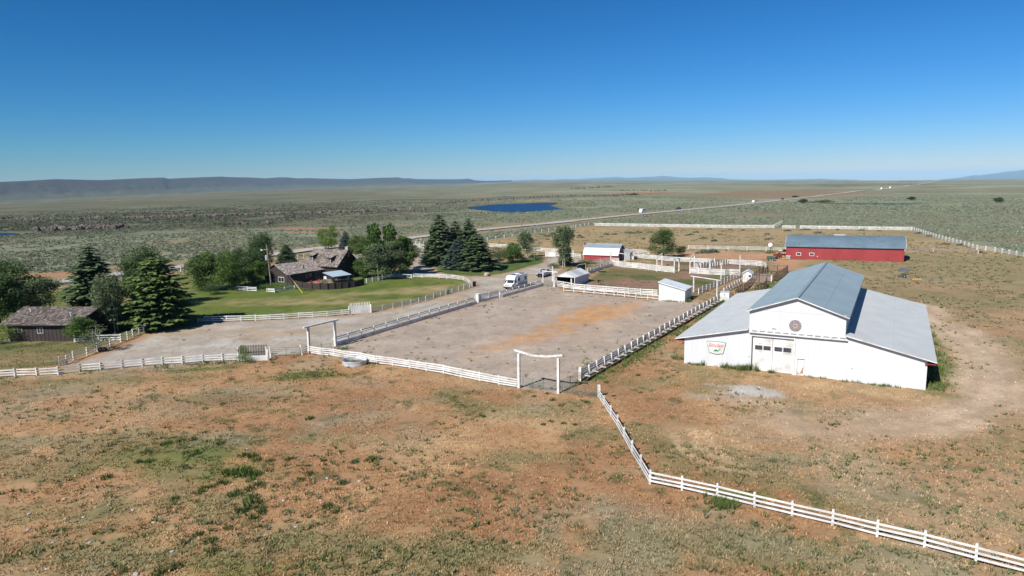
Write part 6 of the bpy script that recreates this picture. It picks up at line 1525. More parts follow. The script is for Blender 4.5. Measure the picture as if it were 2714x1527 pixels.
for i, (px_, py_) in enumerate(((685, 1140), (880, 1180), (265, 1290), (145, 1345), (855, 1400), (990, 1430), (1235, 1210), (1510, 1140), (1430, 1000), (820, 1110), (1080, 1290), (780, 1435), (1760, 920), (2000, 700), (1110, 1440))):
    p = at('I', px_, py_); o = bpy.data.objects.new('grass_clump', CM[i % 3]); COL.objects.link(o); o.location = (p.x, p.y, float(terrain_z(np.array([p.x]), np.array([p.y]))[0])); s = random.uniform(.6, 1.0); o.scale = (s, s, s); o.rotation_euler = (0, 0, random.uniform(0, 6))
    tag(o, 'dark green grass clump standing in the dry tan foreground', 'grass clump', 'dark grass clumps in the foreground')
# pale rocks lying in the field
RM = []
for s in (3, 4, 5): b = MB(); b.lump((0, 0, 0), .16, s, .5); RM.append(b.mesh('rock', M_ROCK))
for i, (px_, py_) in enumerate(((930, 1345), (325, 1305), (1175, 1195), (1810, 1080), (1770, 1105), (1935, 850), (1050, 988), (570, 958), (445, 970), (200, 935), (675, 370), (230, 405), (110, 480), (870, 320), (1225, 103), (2455, 712), (2235, 695), (2190, 845), (2475, 468), (1690, 490), (360, 1128), (610, 1125), (195, 1040), (745, 868), (905, 900), (1745, 712), (1715, 800), (2020, 1022), (1585, 1015), (810, 300), (440, 832), (640, 690))):
    p = at('M', px_, py_); o = bpy.data.objects.new('rock', RM[i % 3]); COL.objects.link(o); s = random.uniform(.5, .95) * (1.6 if i < 3 else 1); o.scale = (s * 1.3, s, s); o.rotation_euler = (0, 0, random.uniform(0, 6)); o.location = (p.x, p.y, float(terrain_z(np.array([p.x]), np.array([p.y]))[0]) + .03)
    tag(o, 'small pale rock lying in the dry foreground grass', 'rock', 'pale rocks in the foreground')

# sagebrush
SAGEPAL = np.array(((.140, .158, .108), (.125, .142, .095), (.165, .175, .120), (.108, .126, .080)))
def sage_mesh(name, x, y, s, colr, nb, g):
    """each bush nb leafy facets spread over a low dome"""
    n = len(x); z = land(x, y); a = g.uniform(0, 6.2832, (n, nb)); e = np.arcsin(g.uniform(.05, 1, (n, nb))); rr = s[:, None] * g.uniform(.45, 1.05, (n, nb))
    dx, dy, dz = np.cos(a) * np.cos(e), np.sin(a) * np.cos(e), np.sin(e)
    c = np.stack([x[:, None] + dx * rr, y[:, None] + dy * rr, z[:, None] + dz * rr * .75], -1)
    q = (s[:, None] * (.42 if nb < 14 else .34) * g.uniform(.7, 1.3, (n, nb)))[..., None]
    t1 = g.normal(size=(n, nb, 3)); t1 /= np.linalg.norm(t1, axis=2, keepdims=True); t2 = np.cross(t1, g.normal(size=(n, nb, 3))); t2 /= np.linalg.norm(t2, axis=2, keepdims=True)
    V = np.stack([c - t1 * q, c + t1 * q * .6 + t2 * q * .7, c + t1 * q * .4 - t2 * q * .8], 2).reshape(-1, 3)
    C = np.repeat(np.repeat(colr, nb, 0) * g.uniform(.85, 1.15, (n * nb, 1)), 3, 0)
    return np_mesh(name, V, np.arange(len(V)).reshape(-1, 3), np.clip(C, .01, .6), M_SAGE)
n = 165000
az = g.uniform(-39.5, 39.5, n); r = 165 * (1150 / 165) ** (g.random(n) ** .80); x, y = r * np.sin(np.radians(az)), r * np.cos(np.radians(az))
ra = inside(RANCH, x, y); hd = polyline_dist(HWY2, x, y); lk = np.maximum(inside(LAKE, x, y), np.maximum(inside(POND, x, y), inside(WETLAND, x, y)))
nz = fbm(x / 30, y / 30, 401, 4); nz2 = fbm(x / 7, y / 7, 411, 3)
red = np.zeros(n)
for f, px_, py_, a_, b_ in (('B', 850, 370, 30, 10), ('B', 900, 430, 20, 7), ('A', 550, 1060, 24, 6), ('A', 1180, 985, 14, 4)):
    p = at(f, px_, py_); red = np.maximum(red, sstep(1.3, .7, np.sqrt(((x - p.x) / a_) ** 2 + ((y - p.y) / b_) ** 2)))
burn = at('L', 1350, 130); bq = np.sqrt(((az - math.degrees(math.atan2(burn.x, burn.y))) / 6.4) ** 2 + ((np.log(r) - math.log(1050)) / .4) ** 2)
ok = (ra < -1.5) & (hd > 7) & ((hd > 16) | (g.random(n) < .35)) & (lk < -8) & (nz + .5 * nz2 > .62) & (g.random(n) > red * .93) & (bq > .9) & (g.random(n) > sstep(600, 1150, r) * .95)
x, y, r = x[ok], y[ok], r[ok]
s = np.clip(g.lognormal(-.85, .35, len(x)), .2, 1.1) * np.where(r > 500, 1.3, 1.0)
cc = 1.5 * SAGEPAL[g.integers(0, 4, len(x))] * g.uniform(.8, 1.2, (len(x), 1)); darkleft = .25 * sstep(6, -16, np.degrees(np.arctan2(x, y))) + .75 * sstep(5, -20, np.degrees(np.arctan2(x, y))) * sstep(380, 460, r); cc = cc * (1 - .52 * darkleft[:, None])
near = r < 300
add_obj('sagebrush', sage_mesh('sagebrush', x[near], y[near], s[near], cc[near], 20, g), kind='stuff')
add_obj('sagebrush', sage_mesh('sagebrush', x[~near], y[~near], s[~near], cc[~near], 10, g), kind='stuff')
# single sagebrushes in the paddock and round the yards
SM = [sage_mesh('sagebrush', np.zeros(1), np.zeros(1) , np.array([1.0]), SAGEPAL[[k]], 60, g) for k in range(3)]
sp2 = [(455, 358), (520, 345), (590, 338), (615, 340), (345, 352), (350, 362), (180, 355), (185, 370), (480, 348), (905, 345), (890, 348), (1050, 345), (965, 365), (1020, 378), (1285, 345), (880, 350), (1165, 325), (995, 320), (1100, 322), (1290, 370), (1540, 338), (1480, 322), (1640, 322), (1760, 325), (1850, 328), (930, 335), (700, 335), (640, 335), (300, 340), (250, 345), (210, 345), (2050, 340), (2100, 355), (2180, 395), (2260, 400), (2290, 405), (970, 437), (1010, 436), (950, 440), (480, 342), (665, 368), (160, 345), (800, 345), (1390, 328), (2030, 420), (2340, 435)]
for i, (px_, py_) in enumerate(sp2):
    p = at('L', px_, py_); o = bpy.data.objects.new('sagebrush', SM[i % 3]); COL.objects.link(o); o.location = p; k = random.uniform(.7, 1.35) * (1.7 if 36 <= i <= 38 else 1); o.scale = (k * random.uniform(1, 1.8), k, k * .75); o.rotation_euler = (0, 0, random.uniform(-.3, .3))
    tag(o, 'grey green sagebrush growing in the dry paddock grass', 'bush', 'sagebrushes in the paddock')
# ================================================================== vehicles and small things
def wheel(parent, c, ax, r=.38, w=.24):
    c = Vector(c); ax = Vector(ax).normalized()
    t = MB(); t.tube(c - ax * w / 2, c + ax * w / 2, r, r, 16); t = t.build('wheel', M_RUBBER, parent)
    h = MB(); h.tube(c - ax * (w / 2 + .01), c + ax * (w / 2 + .01), r * .58, r * .58, 12); h.build('rim', M_SILV, t)
# camper van: front-right corner at T(1600,640), nose towards -v
vd = dirv(59.5); vs = Vector((vd.y, -vd.x, 0))              # vd backwards along the body, vs to the viewer's right side
vo = at('T', 1330, 680) + vd * .15
VW, VL = 2.25, 7.0
def VP(s, d, z): return vo + vs * s + vd * d + Vector((0, 0, z))
van = thing('camper_van', 'white camper van with a high roof and solar panels parked by the arena wall', 'camper van', tuple(vo))
M_VAN = mat('van_white', (.80, .80, .80), .3, .03, 1.0, spec=.5)
M_VANG = mat('van_grey', (.30, .31, .34), .4, .06, 1.0, spec=.4)
def hull(b, prof_, w0, w1, inset=0.0):
    """side profile (d,z) extruded across the width"""
    b.prism([VP(w0, d, z) for d, z in prof_], vs * (w1 - w0)); return b
b = MB(); hull(b, [(0, .42), (0, .98), (.12, 1.12), (1.0, 1.32), (1.75, 2.12), (1.95, 2.2), (1.95, .42)], .12, VW - .12); b.build('cab', M_VAN, van)
b = MB(); hull(b, [(1.9, .42), (1.9, 2.1), (1.15, 2.02), (1.18, 2.35), (1.55, 2.78), (2.1, 2.92), (VL, 2.92), (VL, .42)], 0, VW); b.build('body', M_VAN, van)
b = MB(); hull(b, [(1.95, .44), (1.95, 1.22), (VL - .02, 1.22), (VL - .02, .44)], VW, VW + .012); b.build('lower_panel', M_VANG, van)
for z0, z1, d0, d1 in ((1.30, 1.36, 2.3, 6.9), (1.44, 1.54, 3.4, 6.9)): b = MB(); hull(b, [(d0, z0), (d1, z1), (d1, z1 + .07), (d0, z0 + .04)], VW, VW + .014); b.build('stripe', M_VANG, van)
b = MB(); b.prism([VP(.28, 1.03, 1.34), VP(VW - .28, 1.03, 1.34), VP(VW - .32, 1.66, 2.02), VP(.32, 1.66, 2.02)], -vd * .02 + Vector((0, 0, .02))); b.build('windscreen', M_GLASS, van)
b = MB(); hull(b, [(1.25, 1.38), (1.9, 1.38), (1.9, 2.0), (1.68, 2.0)], VW - .13, VW - .10); b.build('side_window', M_GLASS, van)
for d0, d1 in ((2.55, 3.6), (5.65, 6.55)): b = MB(); hull(b, [(d0, 1.62), (d1, 1.62), (d1, 2.36), (d0, 2.36)], VW, VW + .02); b.build('side_window', M_GLASS, van)
b = MB(); b.prism([VP(.5, -.015, .80), VP(VW - .5, -.015, .80), VP(VW - .5, -.015, .98), VP(.5, -.015, .98)], vd * .02); b.build('grille', M_BLACK, van)
b = MB(); b.prism([VP(.1, -.08, .36), VP(VW - .1, -.08, .36), VP(VW - .1, -.08, .66), VP(.1, -.08, .66)], vd * .1); b.build('bumper', M_BLACK, van)
for s in (.16, VW - .46): b = MB(); b.prism([VP(s, -.02, .76), VP(s + .3, -.02, .76), VP(s + .3, -.02, .97), VP(s, -.02, .97)], vd * .03); b.build('headlight', M_GALV, van)
for s in (-.12, VW - .08): b = MB(); b.prism([VP(s, 1.15, 1.42), VP(s + .2, 1.15, 1.42), VP(s + .2, 1.15, 1.78), VP(s, 1.15, 1.78)], vd * .1); b.build('mirror', M_BLACK, van)
for d0, d1 in ((2.5, 3.9), (5.2, 6.6)): b = MB(); b.prism([VP(.35, d0, 2.95), VP(VW - .35, d0, 2.95), VP(VW - .35, d1, 2.95), VP(.35, d1, 2.95)], (0, 0, .05)); b.build('solar_panel', M_GLASS, van)
for d in (4.2, 4.75): b = MB(); b.prism([VP(.7, d, 2.92), VP(1.4, d, 2.92), VP(1.4, d + .4, 2.92), VP(.7, d + .4, 2.92)], (0, 0, .16)); b.build('roof_vent', M_VAN, van)
b = MB(); b.tube(VP(VW + .06, 2.2, 2.5), VP(VW + .10, 2.1, .9), .11, .11, 8); b.build('folded_awning', M_VAN, van)
for d in (.95, 5.4):
    for s in (.22, VW - .18): wheel(van, VP(s, d, .38), vs)
# pickup
tdv = dirv(62); tsv = Vector((tdv.y, -tdv.x, 0)); to = at('W', 1570, 455)
def TP(s, d, z): return to + tsv * s + tdv * d + Vector((0, 0, z))
pk_ = thing('pickup_truck', 'silver pickup truck facing the camera beside the tall white gate frame', 'pickup truck', tuple(to))
def thull(prof_, w0, w1): b = MB(); return b.prism([TP(w0, d, z) for d, z in prof_], tsv * (w1 - w0))
thull([(0, .5), (.02, 1.0), (.2, 1.12), (1.5, 1.2), (5.3, 1.2), (5.3, .5)], 0, 1.95).build('body', M_SILV, pk_)
thull([(1.45, 1.2), (2.1, 1.82), (3.3, 1.85), (3.6, 1.2)], .12, 1.83).build('cab', M_SILV, pk_)
thull([(3.65, 1.12), (3.65, 1.21), (5.22, 1.21), (5.22, 1.12)], .15, 1.8).build('load_bed', M_BLACK, pk_)
b = MB(); b.prism([TP(.25, 1.50, 1.27), TP(1.70, 1.50, 1.27), TP(1.6, 2.04, 1.78), TP(.35, 2.04, 1.78)], -tdv * .02 + Vector((0, 0, .02))); b.build('windscreen', M_GLASS, pk_)
thull([(1.75, 1.27), (2.2, 1.75), (3.2, 1.75), (3.4, 1.27)], 1.83, 1.845).build('side_window', M_GLASS, pk_)
b = MB(); b.prism([TP(.3, -.02, .68), TP(1.65, -.02, .68), TP(1.65, -.02, 1.0), TP(.3, -.02, 1.0)], tdv * .02); b.build('grille', M_BLACK, pk_)
for s in (.05, 1.6): b = MB(); b.prism([TP(s, -.02, .78), TP(s + .28, -.02, .78), TP(s + .28, -.02, .98), TP(s, -.02, .98)], tdv * .03); b.build('headlight', M_GALV, pk_)
b = MB(); b.prism([TP(0, -.22, .42), TP(1.95, -.22, .42), TP(1.95, -.22, .68), TP(0, -.22, .68)], tdv * .2); b.prism([TP(.5, -.28, .5), TP(1.4, -.28, .5), TP(1.4, -.28, .95), TP(.5, -.28, .95)], tdv * .06); b.build('bumper_guard', M_BLACK, pk_)
for d in (.95, 4.3):
    for s in (.14, 1.81): wheel(pk_, TP(s, d, .39), tsv, .4, .25)
# traffic on the highway
def car(label, f, x, y, heading, m, kind, L, W, H, name):
    p = at_land(f, x, y); p.z = float(land(p.x, p.y)) + .13; u = dirv(heading); s = Vector((u.y, -u.x, 0)); o = thing(name, label, kind, tuple(p))
    def CP_(a, c, z): return p + u * a + s * c + Vector((0, 0, z))
    prof_ = [(-L/2, .35), (-L/2, H * .62), (-L * .42, H), (L * .18, H), (L * .34, H * .60), (L/2, H * .52), (L/2, .35)]
    if kind == 'van': prof_ = [(-L/2, .35), (-L/2, H), (L * .30, H), (L * .42, H * .58), (L/2, H * .48), (L/2, .35)]
    if kind == 'pickup truck': prof_ = [(-L/2, .5), (-L/2, H * .6), (-L * .12, H * .6), (-L * .08, H), (L * .14, H), (L * .26, H * .62), (L/2, H * .56), (L/2, .5)]
    b = MB(); b.prism([CP_(a, -W/2, z) for a, z in prof_], s * W); b.build('body', m, o)
    b = MB(); k = H * .64; b.prism([CP_(-L * (.40 if kind != 'pickup truck' else .07), -W/2 - .02, k), CP_(L * (.20 if kind != 'van' else .34), -W/2 - .02, k), CP_(L * .14, -W/2 - .02, H * .93), CP_(-L * (.38 if kind != 'pickup truck' else .06), -W/2 - .02, H * .93)], s * (W + .04)); b.build('windows', M_GLASS, o)
    for a in (-L * .3, L * .3):
        for c in (-W/2 + .1, W/2 - .1): wheel(o, CP_(a, c, .34), s, .36, .24)
hd_ = lambda i: math.degrees(math.atan2(HWY2[i + 1][1] - HWY2[i][1], HWY2[i + 1][0] - HWY2[i][0]))
car('white van driving on the highway left of the dark pickup', 'L', 660, 236, hd_(13) + 180, M_VAN, 'van', 6.0, 2.1, 2.7, 'van')
car('dark blue pickup on the highway right of the white van', 'L', 842, 220, hd_(14), mat('dark_blue_paint', (.02, .025, .05), .3, .05, 1, spec=.5), 'pickup truck', 5.6, 2.0, 1.9, 'pickup_truck')
car('small dark car far along the highway', 'L', 1364, 170, hd_(16), M_BLACK, 'car', 4.8, 1.9, 1.7, 'car')
car('white car far along the highway where the road dips', 'L', 1219, 184, hd_(15) + 180, M_VAN, 'car', 5.0, 2.0, 1.9, 'car')
for i, (x, y) in enumerate(((1862, 119), (1905, 114))):
    p = at_land('L', x, y); o = thing('semi_trailer' , ('left' if i == 0 else 'right') + ' of the two pale trucks far off where the highway climbs', 'truck', tuple(p), 'pale trucks far along the highway')
    u = dirv(hd_(20)); s = Vector((u.y, -u.x, 0)); b = MB(); b.prism([p - u * 6 - s * 1.3 + Vector((0, 0, 1)), p + u * 6 - s * 1.3 + Vector((0, 0, 1)), p + u * 6 + s * 1.3 + Vector((0, 0, 1)), p - u * 6 + s * 1.3 + Vector((0, 0, 1))], (0, 0, 3)); b.build('box', M_VAN, o)
    b = MB(); b.prism([p + u * 6.4 - s * 1.2 + Vector((0, 0, .5)), p + u * 9 - s * 1.2 + Vector((0, 0, .5)), p + u * 9 + s * 1.2 + Vector((0, 0, .5)), p + u * 6.4 + s * 1.2 + Vector((0, 0, .5))], (0, 0, 2.6)); b.build('cab', M_SILV, o)

# utility poles
def pole(label, base, top, arm=2.2, r=.15, land_=True, group='utility poles along the highway', second=None):
    p = at_land(*base); H = hat(p, *top) - p.z; o = thing('utility_pole', label, 'pole', tuple(p), group)
    b = MB(); b.tube(p + Vector((0, 0, -.3)), p + Vector((0, 0, H)), r, r * .7, 7); b.build('pole', M_WOOD, o)
    if second: q = p + dirv(0) * second; q.z = p.z; b = MB(); b.tube(q + Vector((0, 0, -.3)), q + Vector((0, 0, H)), r, r * .7, 7); b.build('pole', M_WOOD, o)
    if arm:
        c = p + (dirv(0) * second / 2 if second else Vector((0, 0, 0))); b = MB(); b.beam(c + Vector((-arm / 2, 0, H - .45)), c + Vector((arm / 2, 0, H - .45)), .12, .16); b.build('crossarm', M_WOOD, o)
        for k in (-1, -.3, .3, 1): b = MB(); b.lathe([(.05, 0), (.08, .1), (.04, .25), (0, .26)], 6, c + Vector((k * arm * .46, 0, H - .37))); b.build('insulator', M_TRIM, o)
    return o
pole('tall utility pole with a crossarm left of the drive, nearest of its row', ('C', 1797, 560), ('C', 1797, 188), 2.4, .2)
pole('utility pole at the left end of the far paddock fence', ('L', 432, 282), ('L', 432, 205), 2.2, .2)
pole('utility pole between the white van and the dark pickup', ('L', 742, 246), ('L', 742, 183), 2.2, .22)
pole('utility pole right of the dark pickup on the highway', ('L', 948, 217), ('L', 948, 173), 2.2, .25)
pole('utility pole where the highway dips out of sight', ('L', 1115, 202), ('L', 1115, 152), 2.2, .25)
pole('utility pole just past the dip of the highway', ('L', 1248, 184), ('L', 1248, 152), 2.2, .25)
pole('utility pole near the small dark car', ('L', 1345, 176), ('L', 1345, 156), 2.2, .25)
pole('thin utility pole behind the poplars left of the house trees', ('B', 1757, 500), ('B', 1757, 325), 2.0, .18)
for x, yb, yt, sp_, l in ((1676, 123, 84, 5.5, 'left of the three big double power line poles'), (1952, 117, 77, 5.5, 'middle of the three big double power line poles, near the pale trucks'), (2300, 109, 68, 6.5, 'right of the three big double power line poles')):
    pole(l, ('L', x, yb), ('L', x, yt), sp_ + 3, .32, group='double poles of the power line', second=sp_)
for x, l in ((875, 'leftmost of the faint double poles behind the burnt field'), (1078, 'second from left of the faint double poles behind the burnt field'), (1325, 'third from left of the faint double poles behind the burnt field'), (1475, 'rightmost of the faint double poles behind the burnt field')):
    pole(l, ('L', x, 123), ('L', x, 99), 8, .3, group='faint double poles of the power line', second=5)
# house pole with transformer, lamp and stay
hp = at('B', 447, 1262); hH = hat(hp, 'B', 412, 600); o = thing('utility_pole', 'leaning utility pole with a transformer and lamp beside the house', 'pole', tuple(hp))
tp = hp + Vector((-.5, .0, hH)); b = MB(); b.tube(hp - Vector((0, 0, .3)), tp, .17, .12, 8); b.build('pole', M_WOOD, o)
c = hp.lerp(tp, .70); b = MB(); b.lathe([(0, -.5), (.26, -.5), (.28, 0), (.28, .5), (.2, .58), (0, .62)], 12, c + Vector((-.38, 0, 0))); b.build('transformer', M_GALV, o)
c = hp.lerp(tp, .88); b = MB(); b.path([c, c + Vector((-.6, 0, .05)), c + Vector((-1.1, -.1, -.02))], .03, .03); b.lathe([(.0, .12), (.2, .05), (.24, -.12), (.16, -.22), (0, -.24)], 10, c + Vector((-1.2, -.1, 0))); b.build('yard_lamp', M_VAN, o)
st_ = at('B', 905, 1320); b = MB(); b.tube(hp.lerp(tp, .93), st_, .022, .022, 5); b.build('stay_wire', M_TRIM, o)
e = st_.lerp(hp.lerp(tp, .93), .24); b = MB(); b.tube(st_, e, .05, .05, 6); b.build('stay_sleeve', M_YELG, o)
b = MB(); w0 = hp.lerp(tp, .9); w1 = wE1.lerp(wE2, .42) + Vector((-1.2, .9, 1.5)); pts = [w0.lerp(w1, k / 8) - Vector((0, 0, 1.3 * math.sin(math.pi * k / 8))) for k in range(9)]; b.path(pts, .018, .018, 5); b.build('service_wire', M_BLACK, o)

# round stock tank
tk = at('H', 1172, 800); tk = at('H', 1172, 795)
o = thing('stock_tank', 'round dented metal stock tank standing against the front arena fence', 'tank', tuple(tk))
rT = 1.62; b = MB(); prf = [(rT, -.05), (rT + .03, .12), (rT, .2), (rT + .03, .30), (rT, .38), (rT + .03, .48), (rT + .05, .56), (rT + .02, .60), (rT - .04, .56), (rT - .05, .05)]
b.lathe(prf, 36, tk); b.build('wall', M_GALV, o, smooth=True)
b = MB(); b.prism([tk + Vector(((rT - .06) * math.cos(t * math.pi / 16), (rT - .06) * math.sin(t * math.pi / 16), .04)) for t in range(32)], (0, 0, .06)); b.build('muddy_bottom', mat('mud', (.16, .10, .065), .9, .3, 1.5), o)
b = MB(); b.beam(tk + Vector((-.6, 1.1, .25)), tk + Vector((3.3, -.7, .25)), .12, .08); b.build('inlet_board', M_WOOD, o)
# boulder, barrels
bp_ = at('C', 1288, 1068); o = MB(); o.lump(bp_ + Vector((0, 0, .35)), .75, 8, .85, n=9, rings=5); o = o.build('boulder', M_STONE); tag(o, 'big reddish boulder on the edge of the grass island', 'boulder')
p = at('C', 705, 1335); o = thing('barrel', 'green plastic barrel on the lawn fence', 'barrel', tuple(p)); b = MB(); b.lathe([(0, 0), (.3, 0), (.34, .3), (.34, .6), (.3, .9), (0, .9)], 12, p); b.build('drum', mat('green_plastic', (.04, .16, .12), .5, .1, 2), o); b = MB(); b.lathe([(.33, .3), (.36, .32), (.33, .34)], 12, p); b.build('hoop', M_GREENP, o)
p = at('C', 1100, 1222); o = thing('refuse_bin', 'black round bin at the lawn fence corner', 'bin', tuple(p)); b = MB(); b.lathe([(0, 0), (.34, 0), (.42, 1.0), (.38, 1.0)], 12, p); b.build('tub', M_BLACK, o); b = MB(); b.lathe([(.45, 1.0), (.45, 1.06), (.2, 1.16), (0, 1.18)], 12, p); b.build('lid', M_BLACK, o)
p = at('G', 1000, 560); o = thing('barrel', 'dark barrel lying by the fence next to the bare birch', 'barrel', tuple(p)); b = MB(); b.tube(p + Vector((-.5, 0, .32)), p + Vector((.5, .1, .32)), .32, .32, 12); b.build('drum', M_BLACK, o); b = MB(); b.tube(p + Vector((.02, .05, .32)), p + Vector((.07, .055, .32)), .35, .35, 12); b.build('hoop', M_RUST, o)
# barbecue grill in the yard
p = at('P', 2035, 1080); o = thing('grill', 'small dark barbecue grill standing in the yard', 'grill', tuple(p)); b = MB(); b.lathe([(0, .75), (.3, .8), (.45, .95), (.48, 1.0), (0, 1.02)], 12, p); b.build('bowl', M_BLACK, o)
for k in range(3): rod('leg', o, p + Vector((.2 * math.cos(k * 2.1), .2 * math.sin(k * 2.1), .82)), p + Vector((.4 * math.cos(k * 2.1), .4 * math.sin(k * 2.1), 0)), .03, M_BLACK)
b = MB(); b.box(p + Vector((.8, .1, .85)), (.5, .4, .04)); b.build('side_shelf', M_DARK, o)
p = at('P', 2120, 740); o = thing('trough', 'low dark trough lying near the yard wall', 'trough', tuple(p)); b = MB(); b.prism([p + Vector((-.9, -.25, 0)), p + Vector((.9, -.6, 0)), p + Vector((1.0, -.1, 0)), p + Vector((-.8, .25, 0))], (0, 0, .28)); b.build('tub', M_BLACK, o); b = MB(); b.beam(p + Vector((-.9, 0, .31)), p + Vector((1.0, -.35, .31)), .3, .05); b.build('rim', M_DARK, o)
# steel mesh frame behind the open shed
p = at('P', 1670, 740); o = thing('shelter_frame', 'dark mesh frame with a pale edge behind the open shed', 'frame', tuple(p)); q0, q1 = at('P', 1450, 760), p
b = MB(); b.prism([q0 + Vector((0, 0, .2)), q1 + Vector((0, 0, .2)), q1 + Vector((0, 0, 2.2)), q0 + Vector((0, 0, 2.0))], Vector((.1, .1, 0))); b.build('mesh_panel', M_BLACK, o)
for a, c in ((q0 + Vector((0, 0, 2.02)), q1 + Vector((0, 0, 2.24))), (q1, q1 + Vector((0, 0, 2.3)))): b = MB(); b.tube(a, c, .05, .05, 6); b.build('tube', M_WHITE, o)
# flag on its pole
fp = at('D', 482, 705); fH = hat(fp, 'D', 480, 463); o = thing('flagpole', 'thin white flagpole at the left end of the small red barn', 'flagpole', tuple(fp)); b = MB(); b.tube(fp, fp + Vector((0, 0, fH)), .045, .03, 8); b.build('pole', M_WPOST, o); b = MB(); b.lump(fp + Vector((0, 0, fH + .06)), .08, 2, 1); b.build('finial', M_YELG, o)
fl = thing('flag', 'striped red and white flag with a blue starred corner on the flagpole', 'flag', tuple(fp + Vector((0, 0, fH - .1))))
FW, FH_, NX = 1.25, .95, 10
def fpt(a, z): return fp + Vector((.06 + a * FW, -.12 * a * math.sin(a * 7), fH - .1 - .38 * a - z * FH_ - .05 * math.sin(a * 9)))
for k in range(13):
    b = MB()
    for i in range(NX):
        a0, a1 = i / NX, (i + 1) / NX
        if k < 7 and a1 <= .4: continue
        b.prism([fpt(a0, k / 13), fpt(a1, k / 13), fpt(a1, (k + 1) / 13), fpt(a0, (k + 1) / 13)], (0, .012, 0))
    b.build('stripe', M_SIGNR if k % 2 == 0 else M_WHITE, fl)
b = MB()
for i in range(4): b.prism([fpt(i / NX, 0), fpt((i + 1) / NX, 0), fpt((i + 1) / NX, 7 / 13), fpt(i / NX, 7 / 13)], (0, .012, 0))
cn = b.build('canton', M_BLUEF, fl); b = MB()
for r in range(9):
    for c in range(6 - r % 2): a = .03 + (c + .5 * (r % 2)) * .06; z = .035 + r * .056; b.prism([fpt(a, z) + Vector((0, -.01, 0)), fpt(a + .022, z) + Vector((0, -.01, 0)), fpt(a + .011, z + .026) + Vector((0, -.01, 0))], (0, .008, 0))
b.build('stars', M_WHITE, cn, kind='stuff')
# satellite dish
p = at('Y', 780, 930); o = thing('satellite_dish', 'big white satellite dish on a dark stand left of the long red barn', 'satellite dish', tuple(p)); dn = Vector((-.45, -.75, .48)).normalized(); c = p + Vector((-.25, 0, 2.6)); a = dn.cross(Vector((0, 0, 1))).normalized(); e = dn.cross(a)
b = MB(); i0 = 0
for ri in range(5):
    rr = .62 * ri / 4
    for k in range(20): t = k * math.pi / 10; b.v.append(tuple(c + a * math.cos(t) * rr + e * math.sin(t) * rr + dn * (rr * rr * .4)))
for ri in range(4):
    for k in range(20): j = (k + 1) % 20; b.f.append((ri * 20 + k, ri * 20 + j, (ri + 1) * 20 + j, (ri + 1) * 20 + k)); b.m.append(0)
b.build('dish', M_VAN, o, smooth=True)
for k in range(3): rod('feed_strut', o, c + (a * math.cos(k * 2.1) + e * math.sin(k * 2.1)) * .58 + dn * .14, c + dn * .6, .02, M_TRIM)
for dx, dy in ((-.5, -.4), (.7, -.3), (0, .7)): rod('stand_leg', o, p + Vector((dx, dy, 0)), p + Vector((-.1, .1, 2.3)), .06, M_DARK)
# machinery by the long red barn
def cart(name, label, cat, f, x, y, ang, L, W, H, m, z0=.45, gate=None, group=None):
    p = at(f, x, y); o = thing(name, label, cat, tuple(p), group); F = Fr(p, ang)
    b = MB(); F.box(b, 0, L, 0, W, z0, z0 + .1); b.build('floor', M_DARK, o)
    for s0, s1, d0, d1, nm in ((0, L, 0, .06, 'side'), (0, L, W - .06, W, 'side'), (0, .06, .06, W - .06, 'end'), (L - .06, L, .06, W - .06, 'end')):
        b = MB(); F.box(b, s0, s1, d0, d1, z0 + .1, z0 + H); b.build(nm + '_panel', gate if (gate and nm == 'end' and s0 > 0) else m, o)
    for s in (L * .35, L * .65):
        for d in (-.12, W + .12): wheel(o, F(s, d, .38), F.v, .38, .2)
    b = MB(); F.box(b, -1.2, 0, W / 2 - .05, W / 2 + .05, z0, z0 + .1); b.build('drawbar', M_RUST, o); return o
cart('farm_trailer', 'green farm trailer with a white tailboard left of the red machinery', 'trailer', 'Y', 600, 1320, -14, 2.1, 1.4, .9, M_GREENP, gate=M_VAN)
cart('manure_spreader', 'dark red manure spreader between the green trailer and the tractor', 'farm machine', 'Y', 1030, 1230, 18, 1.9, 1.3, 1.0, M_DKRED)
p = at('Y', 1290, 1170); o = thing('tractor', 'old red tractor with a white canopy at the end of the long red barn', 'tractor', tuple(p)); F = Fr(p, 30)
b = MB(); F.box(b, 0, 1.8, -.3, .3, .7, 1.25); b.build('hood', M_REDP, o); b = MB(); F.box(b, -1.0, 0, -.45, .45, .6, 1.1); b.build('rear_body', M_REDP, o)
b = MB(); F.box(b, -.9, -.4, -.25, .25, 1.1, 1.3); F.box(b, -.95, -.85, -.25, .25, 1.3, 1.7); b.build('seat', M_BLACK, o); b = MB(); b.lump(F(-.5, 0, 2.35), .7, 4, .22, n=10); b.build('canopy', M_CREAM, o)
for d in (-.5, .5): rod('canopy_post', o, F(-.9, d * .8, 1.1), F(-.8, d * .8, 2.3), .04, M_BLACK)
for s, r in ((-.6, .7), (1.4, .42)):
    for d in (-.65, .65): wheel(o, F(s, d, r), F.v, r, .3)
p = at('Y', 1420, 1250); o = thing('implement', 'bright yellow farm implement lying in front of the red tractor', 'implement', tuple(p)); F = Fr(p, 8)
for k in range(4): b = MB(); b.path([F(-.9 + k * .5, 0, .5), F(-.9 + k * .5, -.3, .3), F(-.85 + k * .5, -.1, 0)], .05, .04); b.build('tine', M_YEL, o)
b = MB(); b.beam(F(-1.2, 0, .5), F(1.2, 0, .5), .14, .14); b.beam(F(0, 0, .5), F(.2, .9, 1.2), .1, .1); b.beam(F(-.5, 0, .5), F(.2, .9, 1.2), .1, .1); b.build('frame', M_YEL, o)
